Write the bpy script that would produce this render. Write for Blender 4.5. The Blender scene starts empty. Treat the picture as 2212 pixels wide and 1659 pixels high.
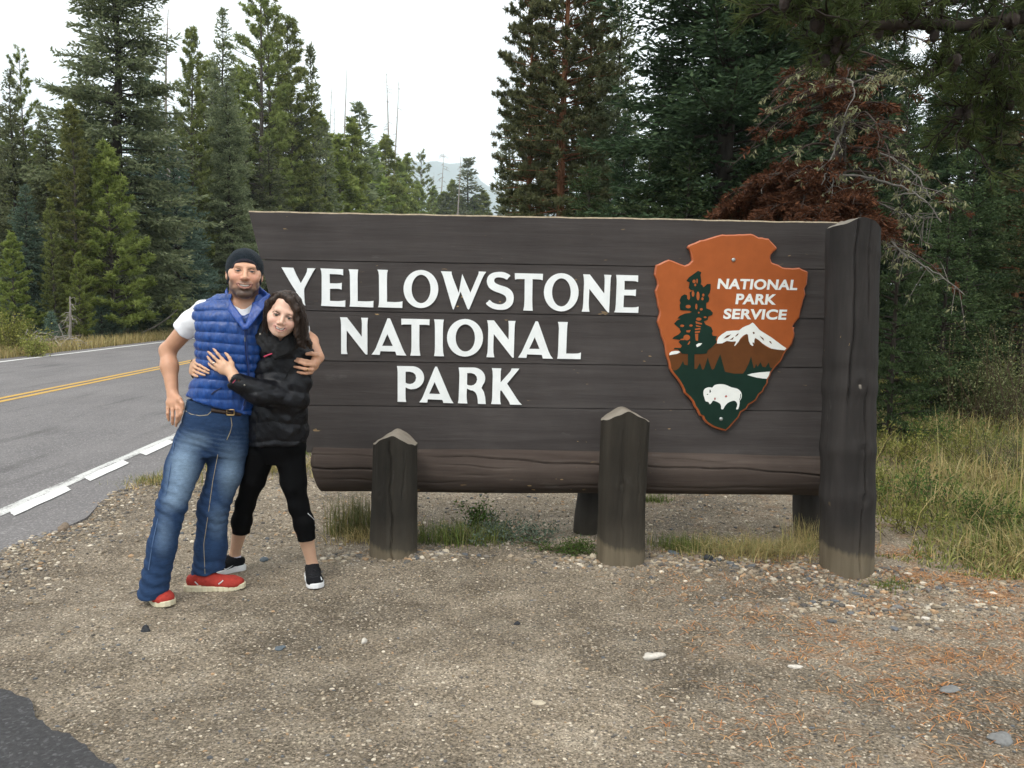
import bpy, bmesh, math, random
import numpy as np
from mathutils import Vector, Matrix

R = math.radians
scene = bpy.context.scene
COL = scene.collection

# ------------------------------------------------------------------ camera
FPX, PW, PH = 1789.0, 2212.0, 1659.0          # focal length and frame, in units of the photo grid used for measuring
CAM = np.array([0.0, 0.0, 1.56])
PITCH, ROLL = R(5.47), R(0.9)
FWD = np.array([0.0, math.cos(PITCH), -math.sin(PITCH)])
_up = np.array([0.0, math.sin(PITCH), math.cos(PITCH)])
RIGHT = math.cos(ROLL) * np.array([1.0, 0, 0]) + math.sin(ROLL) * _up
UP = -math.sin(ROLL) * np.array([1.0, 0, 0]) + math.cos(ROLL) * _up
cd = bpy.data.cameras.new('camera')
cam = bpy.data.objects.new('camera', cd)
COL.objects.link(cam)
cd.sensor_width = 36.0
cd.lens = 36.0 * FPX / PW
cd.clip_start, cd.clip_end = 0.05, 20000.0
m = Matrix.Identity(4)
for i in range(3):
    m[i][0], m[i][1], m[i][2], m[i][3] = RIGHT[i], UP[i], -FWD[i], CAM[i]
cam.matrix_world = m
scene.camera = cam

# ------------------------------------------------------------------ sky, sun, exposure
SUN_EL, SUN_AZ = R(54), R(208)                # azimuth clockwise from +Y
w = bpy.data.worlds.new('World'); scene.world = w; w.use_nodes = True
nt = w.node_tree; nt.nodes.clear()
o_ = nt.nodes.new('ShaderNodeOutputWorld'); bg = nt.nodes.new('ShaderNodeBackground')
sky = nt.nodes.new('ShaderNodeTexSky'); sky.sky_type = 'NISHITA'; sky.sun_disc = False
sky.sun_elevation = SUN_EL; sky.sun_rotation = SUN_AZ
sky.dust_density = 2.0; sky.air_density = 1.0; sky.altitude = 2000
hs = nt.nodes.new('ShaderNodeHueSaturation'); hs.inputs['Saturation'].default_value = 0.22   # thin high cloud: a whitened sky
tint = nt.nodes.new('ShaderNodeMix'); tint.data_type = 'RGBA'; tint.blend_type = 'MULTIPLY'
tint.inputs[0].default_value = 1.0; tint.inputs[7].default_value = (1.0, 0.965, 0.93, 1)
nt.links.new(sky.outputs[0], hs.inputs['Color']); nt.links.new(hs.outputs[0], tint.inputs[6])
cl = nt.nodes.new('ShaderNodeMix'); cl.data_type = 'RGBA'; cl.inputs[0].default_value = 0.60; cl.inputs[7].default_value = (12.0, 11.9, 11.7, 1)   # even bright overcast veil
nt.links.new(tint.outputs[2], cl.inputs[6]); nt.links.new(cl.outputs[2], bg.inputs[0]); nt.links.new(bg.outputs[0], o_.inputs[0])
bg.inputs[1].default_value = 0.12
sd = bpy.data.lights.new('sun', 'SUN'); sd.energy = 1.5; sd.angle = R(24); sd.color = (1.0, 0.95, 0.88)
sun = bpy.data.objects.new('sun', sd); COL.objects.link(sun)
sdir = Vector((math.sin(SUN_AZ) * math.cos(SUN_EL), math.cos(SUN_AZ) * math.cos(SUN_EL), math.sin(SUN_EL)))
sun.rotation_euler = (-sdir).to_track_quat('-Z', 'Y').to_euler()
vs = scene.view_settings
vs.view_transform = 'Standard'; vs.look = 'None'; vs.gamma = 1.0; vs.use_curve_mapping = False
vs.exposure = 0.95
scene.cycles.use_denoising = True
scene.cycles.max_bounces = 6
scene.cycles.diffuse_bounces = 3
scene.cycles.glossy_bounces = 2
scene.cycles.volume_bounces = 1
scene.cycles.transparent_max_bounces = 4

# ------------------------------------------------------------------ helpers
def ray(px, py):
    d = FWD + (px - PW / 2) / FPX * RIGHT + (PH / 2 - py) / FPX * UP
    return d

def at(px, py, Y):
    """The world point at depth Y (metres along +Y) seen at photo position px, py."""
    d = ray(px, py)
    return CAM + d * (Y / d[1])

def ground_at(px, py, z=0.0):
    d = ray(px, py)
    return CAM + d * ((z - CAM[2]) / d[2])

def unit(v):
    v = np.asarray(v, float)
    return v / (np.linalg.norm(v, axis=-1, keepdims=True) + 1e-12)

def rng(seed):
    return np.random.default_rng(seed)

def link(o, parent=None):
    COL.objects.link(o)
    if parent is not None:
        o.parent = parent
    return o

def tag(o, label=None, cat=None, group=None, kind=None):
    if label: o['label'] = label
    if cat: o['category'] = cat
    if group: o['group'] = group
    if kind: o['kind'] = kind
    return o

def empty(name, loc, label=None, cat=None, group=None):
    o = bpy.data.objects.new(name, None)
    o.empty_display_size = 0.2
    o.location = loc
    link(o)
    return tag(o, label, cat, group)

def np_mesh(name, V, F, mat=None, smooth=True, attrs=None, fattrs=None):
    """Mesh from an (n,3) vertex array and a list of (m,k) face arrays (or one)."""
    me = bpy.data.meshes.new(name)
    V = np.asarray(V, np.float32)
    Fs = F if isinstance(F, list) else [F]
    Fs = [np.asarray(f, np.int32) for f in Fs if len(f)]
    loops = np.concatenate([f.ravel() for f in Fs])
    tot = np.concatenate([np.full(len(f), f.shape[1], np.int32) for f in Fs])
    start = np.concatenate([[0], np.cumsum(tot)[:-1]]).astype(np.int32)
    me.vertices.add(len(V)); me.vertices.foreach_set('co', V.ravel())
    me.loops.add(len(loops)); me.loops.foreach_set('vertex_index', loops)
    me.polygons.add(len(tot)); me.polygons.foreach_set('loop_start', start)
    me.polygons.foreach_set('loop_total', tot)
    me.polygons.foreach_set('use_smooth', np.full(len(tot), smooth, bool))
    for k, v in (attrs or {}).items():
        v = np.asarray(v, np.float32)
        if v.ndim == 1:
            a = me.attributes.new(k, 'FLOAT', 'POINT'); a.data.foreach_set('value', v)
        else:
            a = me.attributes.new(k, 'FLOAT_COLOR', 'POINT')
            c = np.ones((len(v), 4), np.float32); c[:, :3] = v[:, :3]
            a.data.foreach_set('color', c.ravel())
    for k, v in (fattrs or {}).items():
        a = me.attributes.new(k, 'FLOAT', 'FACE'); a.data.foreach_set('value', np.asarray(v, np.float32))
    me.update(calc_edges=True)
    if mat: me.materials.append(mat)
    return me

def mesh_obj(name, me, parent=None, loc=None):
    o = bpy.data.objects.new(name, me)
    if loc is not None: o.location = loc
    return link(o, parent)

class Geo:
    """Collects triangles / quads as numpy chunks."""
    def __init__(s): s.v = []; s.f3 = []; s.f4 = []; s.n = 0
    def add(s, V, F):
        V = np.asarray(V, float).reshape(-1, 3); F = np.asarray(F, int)
        s.v.append(V)
        if len(F): (s.f3 if F.shape[1] == 3 else s.f4).append(F + s.n)
        s.n += len(V)
    def mesh(s, name, mat, smooth=True, attrs=None):
        F = []
        if s.f3: F.append(np.concatenate(s.f3))
        if s.f4: F.append(np.concatenate(s.f4))
        return np_mesh(name, np.concatenate(s.v), F, mat, smooth, attrs)

def frames(P):
    P = np.asarray(P, float); n = len(P)
    T = np.gradient(P, axis=0); T /= np.linalg.norm(T, axis=1)[:, None] + 1e-12
    ref = np.array([0, 0, 1.0]) if abs(T[:, 2]).mean() < 0.8 else np.array([1.0, 0, 0])
    U = np.cross(T, ref); U /= np.linalg.norm(U, axis=1)[:, None] + 1e-12
    W = np.cross(U, T)
    return T, U, W

def tube(geo, P, rad, sides=8, cap=True, wob=None):
    P = np.asarray(P, float); n = len(P)
    rad = np.broadcast_to(np.asarray(rad, float), (n,))
    T, U, W = frames(P)
    a = np.arange(sides) / sides * 2 * math.pi
    rr = rad[:, None] * np.ones((1, sides))
    if wob is not None: rr = rr * wob
    V = P[:, None, :] + rr[..., None] * (np.cos(a)[None, :, None] * U[:, None, :] + np.sin(a)[None, :, None] * W[:, None, :])
    i = np.arange(n - 1)[:, None] * sides; j = np.arange(sides)[None, :]; j2 = (j + 1) % sides
    F = np.stack([i + j, i + j2, i + sides + j2, i + sides + j], -1).reshape(-1, 4)
    Vs = V.reshape(-1, 3)
    geo.add(Vs, F)
    if cap:
        for e, k in ((0, 0), (n - 1, (n - 1) * sides)):
            base = geo.n
            ring = Vs[k:k + sides]
            geo.add(np.vstack([ring, P[e][None]]), np.stack([np.arange(sides), (np.arange(sides) + 1) % sides, np.full(sides, sides)], 1)
                    if e else np.stack([(np.arange(sides) + 1) % sides, np.arange(sides), np.full(sides, sides)], 1))

def box(geo, lo, hi):
    x0, y0, z0 = lo; x1, y1, z1 = hi
    V = [(x0, y0, z0), (x1, y0, z0), (x1, y1, z0), (x0, y1, z0), (x0, y0, z1), (x1, y0, z1), (x1, y1, z1), (x0, y1, z1)]
    F = [(0, 3, 2, 1), (4, 5, 6, 7), (0, 1, 5, 4), (1, 2, 6, 5), (2, 3, 7, 6), (3, 0, 4, 7)]
    geo.add(V, F)

def snoise(P, seed=0, f=1.0, n=6):
    """Cheap smooth noise: a sum of random sines, about -1..1."""
    g = rng(seed); P = np.asarray(P, float) * f
    out = np.zeros(P.shape[:-1])
    for k in range(n):
        d = g.normal(size=3); d /= np.linalg.norm(d)
        out += np.sin(P @ (d * g.uniform(0.7, 1.9)) * 2 * math.pi + g.uniform(0, 6.28))
    return out / n ** 0.5 * 0.8

# ------------------------------------------------------------------ materials
class M:
    """Small wrapper to wire a node material."""
    def __init__(s, name, rough=0.8, spec=0.3):
        s.m = bpy.data.materials.new(name); s.m.use_nodes = True
        s.t = s.m.node_tree; s.t.nodes.clear()
        s.out = s.n('OutputMaterial'); s.b = s.n('BsdfPrincipled')
        s.l(s.b.outputs[0], s.out.inputs[0])
        s.b.inputs['Roughness'].default_value = rough
        s.b.inputs['Specular IOR Level'].default_value = spec
    def n(s, t): return s.t.nodes.new('ShaderNode' + t)
    def l(s, a, b): s.t.links.new(a, b)
    def val(s, v):
        return v
    def put(s, sock, v):
        if hasattr(v, 'node'): s.l(v, sock)
        elif isinstance(v, (tuple, list)) and len(v) == 3 and len(sock.default_value) == 4: sock.default_value = (*v, 1)
        else: sock.default_value = v
    def coord(s, kind='Object', scale=None, rot=None):
        c = s.n('TexCoord').outputs[kind]
        if scale is None: return c
        mp = s.n('Mapping'); s.l(c, mp.inputs[0])
        mp.inputs['Scale'].default_value = scale if hasattr(scale, '__len__') else (scale,) * 3
        if rot: mp.inputs['Rotation'].default_value = rot
        return mp.outputs[0]
    def world(s, scale=None):
        c = s.n('NewGeometry').outputs['Position']
        if scale is None: return c
        mp = s.n('Mapping'); s.l(c, mp.inputs[0])
        mp.inputs['Scale'].default_value = scale if hasattr(scale, '__len__') else (scale,) * 3
        return mp.outputs[0]
    def noise(s, vec, scale, detail=4, rough=0.55, dist=0.0):
        t = s.n('TexNoise'); s.l(vec, t.inputs['Vector'])
        t.inputs['Scale'].default_value = scale; t.inputs['Detail'].default_value = detail
        t.inputs['Roughness'].default_value = rough; t.inputs['Distortion'].default_value = dist
        return t.outputs['Fac']
    def vor(s, vec, scale, feat='F1', out='Distance', rnd=1.0):
        t = s.n('TexVoronoi'); t.feature = feat; s.l(vec, t.inputs['Vector'])
        t.inputs['Scale'].default_value = scale
        t.inputs['Randomness'].default_value = rnd
        return t.outputs[out]
    def ramp(s, fac, stops, interp='LINEAR'):
        r = s.n('ValToRGB'); r.color_ramp.interpolation = interp
        e = r.color_ramp.elements
        while len(e) < len(stops): e.new(0.5)
        for el, (p, c) in zip(e, stops):
            el.position = p; el.color = (*c, 1) if hasattr(c, '__len__') else (c, c, c, 1)
        s.l(fac, r.inputs[0])
        return r.outputs[0]
    def mix(s, fac, a, b, mode='MIX'):
        x = s.n('Mix'); x.data_type = 'RGBA'; x.blend_type = mode
        s.put(x.inputs[0], fac); s.put(x.inputs[6], a); s.put(x.inputs[7], b)
        return x.outputs[2]
    def math(s, op, a, b=0.0, clamp=False):
        x = s.n('Math'); x.operation = op; x.use_clamp = clamp
        s.put(x.inputs[0], a); s.put(x.inputs[1], b)
        return x.outputs[0]
    def attr(s, name, out='Fac'):
        x = s.n('Attribute'); x.attribute_name = name
        return x.outputs[out]
    def base(s, c): s.put(s.b.inputs['Base Color'], c); return s
    def rough(s, c): s.put(s.b.inputs['Roughness'], c); return s
    def bump(s, h, strength=0.5, dist=0.01):
        b = s.n('Bump'); s.l(h, b.inputs['Height'])
        b.inputs['Strength'].default_value = strength; b.inputs['Distance'].default_value = dist
        s.l(b.outputs[0], s.b.inputs['Normal']); return s

def plain(name, col, rough=0.6, spec=0.3, var=0.15, scale=40, metal=0.0, bump=0.0):
    k = M(name, rough, spec)
    n = k.noise(k.coord(), scale, 5)
    c = k.ramp(n, [(0.25, tuple(max(0, x * (1 - var)) for x in col)), (0.75, tuple(min(1, x * (1 + var)) for x in col))])
    k.base(c); k.b.inputs['Metallic'].default_value = metal
    if bump: k.bump(n, bump, 0.004)
    return k.m

def leaf_mat(name, dark, light, trans=0.25, tip=None):
    """Needles: colour varies clump by clump (face attribute 'tint')."""
    k = M(name, 0.7, 0.12)
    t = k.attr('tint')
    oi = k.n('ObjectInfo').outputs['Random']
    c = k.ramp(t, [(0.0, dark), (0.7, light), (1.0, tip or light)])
    hv = k.n('HueSaturation'); k.l(c, hv.inputs['Color'])
    k.l(k.math('MULTIPLY_ADD', oi, 0.05), hv.inputs['Hue'])
    hv.inputs['Hue'].default_value = 0.5
    mh = k.n('MapRange'); k.l(oi, mh.inputs[0]); mh.inputs[3].default_value = 0.485; mh.inputs[4].default_value = 0.51
    k.l(mh.outputs[0], hv.inputs['Hue'])
    mv = k.n('MapRange'); k.l(oi, mv.inputs[0]); mv.inputs[3].default_value = 0.8; mv.inputs[4].default_value = 1.2
    k.l(mv.outputs[0], hv.inputs['Value'])
    k.base(hv.outputs[0])
    tr = k.n('BsdfTranslucent'); k.l(hv.outputs[0], tr.inputs[0])
    ms = k.n('MixShader'); ms.inputs[0].default_value = trans
    k.l(k.b.outputs[0], ms.inputs[1]); k.l(tr.outputs[0], ms.inputs[2]); k.l(ms.outputs[0], k.out.inputs[0])
    return k.m
# ------------------------------------------------------------------ ground, road, markings, mountain
SL = 0.0466                                   # the road runs along (-SL, 1)
def road_x(s, y): return s - SL * y
def graded(stops):
    out = []
    for a, b, d in stops: out += list(np.arange(a, b - 1e-6, d))
    out.append(stops[-1][1]); return np.array(out)
gx = graded([(-6800, -1500, 1500), (-1500, -300, 200), (-300, -60, 30), (-60, -16, 4), (-16, -6, 0.7), (-6, 6, 0.07), (6, 20, 0.7), (20, 60, 4), (60, 300, 30), (300, 1500, 200), (1500, 6800, 1500)])
gy = graded([(-900, -60, 120), (-60, -6, 9), (-6, 1.5, 0.5), (1.5, 8, 0.07), (8, 20, 0.4), (20, 60, 2), (60, 300, 20), (300, 1500, 200), (1500, 6800, 1500)])
def ground_z(x, y):
    x = np.asarray(x, float); y = np.asarray(y, float)
    P = np.stack([x, y, 0 * x], -1)
    s = x + SL * y
    near = np.exp(-((np.hypot(x, y - 4)) / 9.0) ** 2)
    z = (0.016 * snoise(P, 3, 0.5) + 0.006 * snoise(P, 4, 2.1) + 0.0025 * snoise(P, 5, 6.0)) * near
    on = 1 / (1 + np.exp((s + 2.95) / 0.06)) * 1 / (1 + np.exp((-11.75 - s) / 0.1))    # under the road
    z = z * (1 - on) - 0.03 * on
    # apron corner stays flat
    ap = 1 / (1 + np.exp((y - (3.25 - 0.75 * (x + 2.02)) ) / 0.08)) * (x < 1)
    z = z * (1 - ap) - 0.016 * ap
    # soil heaped a little round the front posts, and a low bank in the meadow right of the sign
    for px_, py_ in ((-0.70, 4.95), (0.67, 4.97)): z = z + 0.012 * np.exp(-((x - px_) ** 2 + (y - py_) ** 2) / 0.10)
    z = z - 0.03 * np.exp(-((x - 2.0) ** 2 + (y - 4.6) ** 2) / 0.15)
    z = z + 0.18 / (1 + np.exp(-(x - 4.6) / 0.7)) / (1 + np.exp(-(y - 7.5) / 0.8)) * np.exp(-np.hypot(x, y) / 60)
    # forest floor beyond the road lies a little higher
    z = z + 0.25 / (1 + np.exp((s + 15) / 0.8))
    return z
X, Y = np.meshgrid(gx, gy); Z = ground_z(X, Y)
V = np.stack([X, Y, Z], -1).reshape(-1, 3)
nx, ny = len(gx), len(gy)
i = (np.arange(ny - 1)[:, None] * nx + np.arange(nx - 1)[None, :]).ravel()
k = M('dirt and fine gravel', 0.95, 0.15)
wp = k.world()
big = k.noise(wp, 0.55, 4, 0.6); mid = k.noise(wp, 4.0, 5, 0.65); fine = k.noise(wp, 70.0, 6, 0.75)
c = k.ramp(mid, [(0.3, (0.160, 0.130, 0.093)), (0.52, (0.228, 0.189, 0.140)), (0.75, (0.290, 0.248, 0.190))])
damp = k.ramp(big, [(0.38, 0.58), (0.54, 1.0)])
c = k.mix(1.0, c, damp, 'MULTIPLY')
pq = k.n('SeparateXYZ'); k.l(wp, pq.inputs[0])            # the soil by the road edge stays damp and dark
dm = k.n('MapRange'); k.l(k.math('ADD', k.math('ADD', pq.outputs[0], k.math('MULTIPLY', pq.outputs[1], SL)), k.math('MULTIPLY', mid, 1.1)), dm.inputs[0])
dm.inputs[1].default_value = -1.1; dm.inputs[2].default_value = -2.1; dm.inputs[4].default_value = 0.75
c = k.mix(dm.outputs[0], c, k.mix(0.55, c, (0.07, 0.055, 0.045)))
trk = k.noise(k.world((0.9, 3.2, 1)), 1.0, 4, 0.6)        # long faint wheel scuffs
c = k.mix(1.0, c, k.ramp(trk, [(0.35, 0.80), (0.6, 1.08)]), 'MULTIPLY')
fr = k.ramp(fine, [(0.28, 0.32), (0.5, 1.0), (0.7, 1.75)])
c = k.mix(0.85, c, fr, 'MULTIPLY')
vc = k.vor(wp, 62.0, out='Color'); vd = k.vor(wp, 62.0)
sx = k.n('SeparateColor'); k.l(vc, sx.inputs[0])
grain = k.ramp(sx.outputs[0], [(0.0, (0.10, 0.095, 0.09)), (0.35, (0.22, 0.18, 0.14)), (0.8, (0.31, 0.26, 0.195)), (0.98, (0.50, 0.44, 0.35))])
gm = k.math('MULTIPLY', k.math('LESS_THAN', vd, 0.40), k.math('GREATER_THAN', sx.outputs[1], 0.38))
c = k.mix(k.math('MULTIPLY', gm, 0.8), c, grain)
vc2 = k.vor(wp, 150.0, out='Color'); sx2 = k.n('SeparateColor'); k.l(vc2, sx2.inputs[0])
g2 = k.ramp(sx2.outputs[0], [(0.0, 0.42), (0.5, 1.0), (0.93, 1.2), (1.0, 2.2)])
c = k.mix(1.0, c, g2, 'MULTIPLY')
# orange fallen needles towards the trees on the right, as stain between the real ones
px = k.n('SeparateXYZ'); k.l(wp, px.inputs[0])
lit = k.math('MULTIPLY', k.ramp(k.noise(wp, 3.5, 5, 0.7), [(0.5, 0.0), (0.68, 1.0)]), k.n('MapRange').outputs[0])
mr = lit.node.inputs[1].links[0].from_node
k.l(px.outputs[0], mr.inputs[0]); mr.inputs[1].default_value = 0.6; mr.inputs[2].default_value = 2.6; mr.inputs[4].default_value = 0.40
c = k.mix(lit, c, (0.30, 0.135, 0.05))
# forest floor duff far out
duff = k.n('MapRange'); k.l(k.math('ADD', px.outputs[0], k.math('MULTIPLY', px.outputs[1], SL)), duff.inputs[0])
duff.inputs[1].default_value = -12.6; duff.inputs[2].default_value = -14.0
c = k.mix(duff.outputs[0], c, k.ramp(mid, [(0.3, (0.06, 0.045, 0.025)), (0.7, (0.17, 0.13, 0.06))]))
duff2 = k.n('MapRange'); k.l(px.outputs[0], duff2.inputs[0]); duff2.inputs[1].default_value = 2.6; duff2.inputs[2].default_value = 4.0
far2 = k.n('MapRange'); k.l(px.outputs[1], far2.inputs[0]); far2.inputs[1].default_value = 4.8; far2.inputs[2].default_value = 6.2
c = k.mix(k.math('MULTIPLY', duff2.outputs[0], far2.outputs[0]), c, k.ramp(mid, [(0.3, (0.07, 0.06, 0.028)), (0.7, (0.19, 0.15, 0.07))]))
far3 = k.n('MapRange'); k.l(px.outputs[1], far3.inputs[0]); far3.inputs[1].default_value = 8.5; far3.inputs[2].default_value = 12
c = k.mix(k.math('MULTIPLY', far3.outputs[0], 0.8), c, (0.10, 0.09, 0.035))
k.base(c)
k.bump(k.math('ADD', k.math('MULTIPLY', fine, 0.5), k.math('MULTIPLY', vd, -0.6)), 0.7, 0.012)
g = mesh_obj('ground', np_mesh('ground', V, np.stack([i, i + 1, i + nx + 1, i + nx], 1), k.m))
tag(g, kind='structure')

# asphalt
def asphalt(name, lo, hi, wet=False):
    k = M(name, 0.9, 0.25)
    wp = k.world()
    big = k.noise(wp, 0.6, 5, 0.65); fine = k.noise(wp, 60, 6, 0.8)
    st = k.noise(k.world((3.0, 0.35, 1)), 1.0, 5, 0.6)
    c = k.ramp(big, [(0.3, lo), (0.7, hi)])
    c = k.mix(0.8, c, k.ramp(fine, [(0.3, 0.6), (0.5, 1.0), (0.72, 1.5)]), 'MULTIPLY')
    sp = k.vor(wp, 90, out='Color'); sc_ = k.n('SeparateColor'); k.l(sp, sc_.inputs[0])
    c = k.mix(0.7, c, k.ramp(sc_.outputs[0], [(0.0, 0.7), (0.8, 1.0), (0.95, 1.9)]), 'MULTIPLY')
    if not wet:   # old tyre-rubber and oil stains along the lane
        c = k.mix(k.ramp(st, [(0.55, 0.0), (0.72, 0.55)]), c, (0.05, 0.048, 0.046))
        ad = k.noise(k.world((1.0, 0.25, 1)), 2.0, 4); c = k.mix(k.ramp(ad, [(0.4, 0), (0.8, 0.25)]), c, (0.24, 0.225, 0.22))
    k.base(c); k.bump(fine, 0.5, 0.006)
    return k.m
ASPH = asphalt('weathered asphalt', (0.132, 0.125, 0.125), (0.170, 0.161, 0.159))
ASPH2 = asphalt('dark fresh asphalt', (0.040, 0.040, 0.042), (0.062, 0.060, 0.060), True)
def strip(name, s0, s1, y0, y1, z, mat, ragged=0.0, seed=1, n=400, thick=0.0):
    t = np.linspace(0, 1, n) ** 1.6; ys = y0 + (y1 - y0) * t
    a = s0 + 0 * ys; b = s1 + 0 * ys
    if ragged:
        P = np.stack([ys, 0 * ys, 0 * ys], -1)
        b = b + ragged * (snoise(P, seed, 0.6) + 0.5 * snoise(P, seed + 1, 3.0) + 0.3 * snoise(P, seed + 2, 11.0))
    Vl = np.stack([road_x(a, ys), ys, z + 0 * ys], 1); Vr = np.stack([road_x(b, ys), ys, z + 0 * ys], 1)
    Vd = Vr - np.array([0, 0, max(thick, 0.0)])
    i = np.arange(n - 1)
    F = [np.stack([i, i + n, i + n + 1, i + 1], 1)]
    Vv = [Vl, Vr]
    if thick:
        Vv.append(Vd); F.append(np.stack([i + n, i + 2 * n, i + 2 * n + 1, i + n + 1], 1))
    o = mesh_obj(name, np_mesh(name, np.concatenate(Vv), F, mat, False))
    return tag(o, kind='structure')
strip('road', -11.95, -2.86, -8, 420, 0.0, ASPH, 0.07, 11, 900, 0.05)
# driveway apron in the near left corner
pts = [(-2.95, 3.50), (-2.62, 3.34), (-2.33, 3.28), (-2.08, 3.17), (-1.86, 3.06), (-1.70, 2.93), (-1.58, 2.86), (-1.46, 2.77), (-1.33, 2.68), (-1.25, 2.60), (-1.17, 2.42), (-1.05, 2.2), (-0.9, 1.8), (-0.8, 1.2), (-2.9, 1.2)]
def dense(poly, n=6, amp=0.0, seed=0):
    out = []
    g_ = rng(seed)
    for i_ in range(len(poly)):
        p, q = np.array(poly[i_]), np.array(poly[(i_ + 1) % len(poly)])
        for t in np.arange(n) / n: out.append(p + (q - p) * t + g_.normal(size=2) * amp)
    return np.array(out)
def wavy(p):
    q = np.concatenate([p, 0 * p[:, :1]], 1)
    return p + 0.035 * np.stack([snoise(q, 6, 2.2), snoise(q, 7, 2.2)], 1) + 0.010 * np.stack([snoise(q, 8, 9), snoise(q, 9, 9)], 1)
def flat_poly(name, poly, z, mat, thick=0.0, kind='structure'):
    bm = bmesh.new()
    vs_ = [bm.verts.new((p[0], p[1], z)) for p in poly]
    f = bm.faces.new(vs_)
    if f.normal.z < 0: f.normal_flip()
    if thick:
        r = bmesh.ops.extrude_face_region(bm, geom=[f])
        for e in r['geom']:
            if isinstance(e, bmesh.types.BMVert): e.co.z += thick
        bmesh.ops.recalc_face_normals(bm, faces=bm.faces)
    bmesh.ops.triangulate(bm, faces=bm.faces)
    me = bpy.data.meshes.new(name); bm.to_mesh(me); bm.free(); me.materials.append(mat)
    return tag(mesh_obj(name, me), kind=kind)
flat_poly('pavement', wavy(dense(pts, 8)), -0.012, ASPH2, 0.016)

def paint(name, col, wear=0.5):
    k = M(name, 0.75, 0.3); wp = k.world()
    n1 = k.noise(wp, 38, 6, 0.75); n2 = k.noise(k.world((6, 0.8, 1)), 1.5, 4)
    c = k.ramp(n1, [(0.30, tuple(x * 0.55 for x in col)), (0.50, col)])
    wr = k.ramp(k.math('ADD', k.math('MULTIPLY', n1, 0.55), k.math('MULTIPLY', n2, 0.45)), [(wear, 0.0), (wear + 0.06, 1.0)])
    k.base(k.mix(wr, c, (0.16, 0.155, 0.15))); k.bump(n1, 0.3, 0.003)
    return k.m
WHITE_L = paint('white road paint', (0.70, 0.70, 0.68), 0.57)
WHITE_N = paint('worn white road paint', (0.56, 0.56, 0.54), 0.49)
YEL = paint('yellow road paint', (0.52, 0.315, 0.065), 0.545)
strip('road_marking', -11.42, -11.30, -8, 420, 0.004, WHITE_L, 0.004, 21)
strip('road_marking', -7.34, -7.22, -8, 420, 0.004, YEL, 0.006, 23)
strip('road_marking', -7.12, -7.00, -8, 420, 0.004, YEL, 0.006, 25)
strip('road_marking', -3.48, -3.36, -8, 420, 0.004, WHITE_N, 0.006, 27)
def stub(y0, y1, s0, s1, slant):
    P = [(road_x(s0, y0 + slant), y0 + slant), (road_x(s1, y0), y0), (road_x(s1, y1), y1), (road_x(s0, y1 + slant), y1 + slant)]
    flat_poly('road_marking', dense(P, 5, 0.003, int(y0 * 10)), 0.008, WHITE_L)
for (y0, y1) in ((5.78, 6.62), (6.95, 7.75), (8.15, 8.95)):
    stub(y0, y1, -3.385, -3.262, 0.14)
flat_poly('road_marking', dense([(road_x(-3.40, 4.95), 4.95), (road_x(-3.20, 4.9), 4.9), (road_x(-3.22, 5.35), 5.35), (road_x(-3.38, 5.4), 5.4)], 5, 0.01, 4), 0.0035, WHITE_N)

# far mountain
k = M('wooded mountain', 0.95, 0.1)
wp = k.world()
c = k.ramp(k.noise(wp, 0.004, 6, 0.6), [(0.35, (0.030, 0.045, 0.030)), (0.65, (0.10, 0.11, 0.075))]); k.base(c)
mx = np.linspace(-2600, 2600, 120); mr_ = np.linspace(0, 1, 26)
MX, MR = np.meshgrid(mx, mr_)
P1 = np.stack([MX, 0 * MX, 0 * MX], -1)
crest = 1040 - np.where(MX > -606, 0.42, 0.06) * np.abs(MX + 606) + 60 * snoise(P1, 31, 0.0011) + 25 * snoise(P1, 32, 0.004)
crest = np.maximum(crest, 120)
prof = np.where(MR < 0.6, np.sin(MR / 0.6 * math.pi / 2), np.cos((MR - 0.6) / 0.4 * math.pi / 2))
MZ = crest * prof - 15
MYY = 4600 + 2600 * MR
MZ = MZ + prof * 30 * snoise(np.stack([MX, MYY, 0 * MX], -1), 33, 0.003)
V = np.stack([MX, MYY, MZ], -1).reshape(-1, 3)
i = (np.arange(len(mr_) - 1)[:, None] * len(mx) + np.arange(len(mx) - 1)[None, :]).ravel()
o = mesh_obj('mountain', np_mesh('mountain', V, np.stack([i, i + 1, i + len(mx) + 1, i + len(mx)], 1), k.m))
tag(o, kind='structure')

hz = Geo(); box(hz, (-7600, -7600, -40), (7600, 7600, 1500))
hm = bpy.data.materials.new('thin evening haze'); hm.use_nodes = True; hm.node_tree.nodes.clear()
ho = hm.node_tree.nodes.new('ShaderNodeOutputMaterial'); pv = hm.node_tree.nodes.new('ShaderNodeVolumePrincipled')
pv.inputs['Density'].default_value = 0.00023; pv.inputs['Color'].default_value = (0.80, 0.92, 1.0, 1)
hm.node_tree.links.new(pv.outputs[0], ho.inputs['Volume'])
tag(mesh_obj('haze', hz.mesh('haze', hm, False)), kind='stuff')
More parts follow.
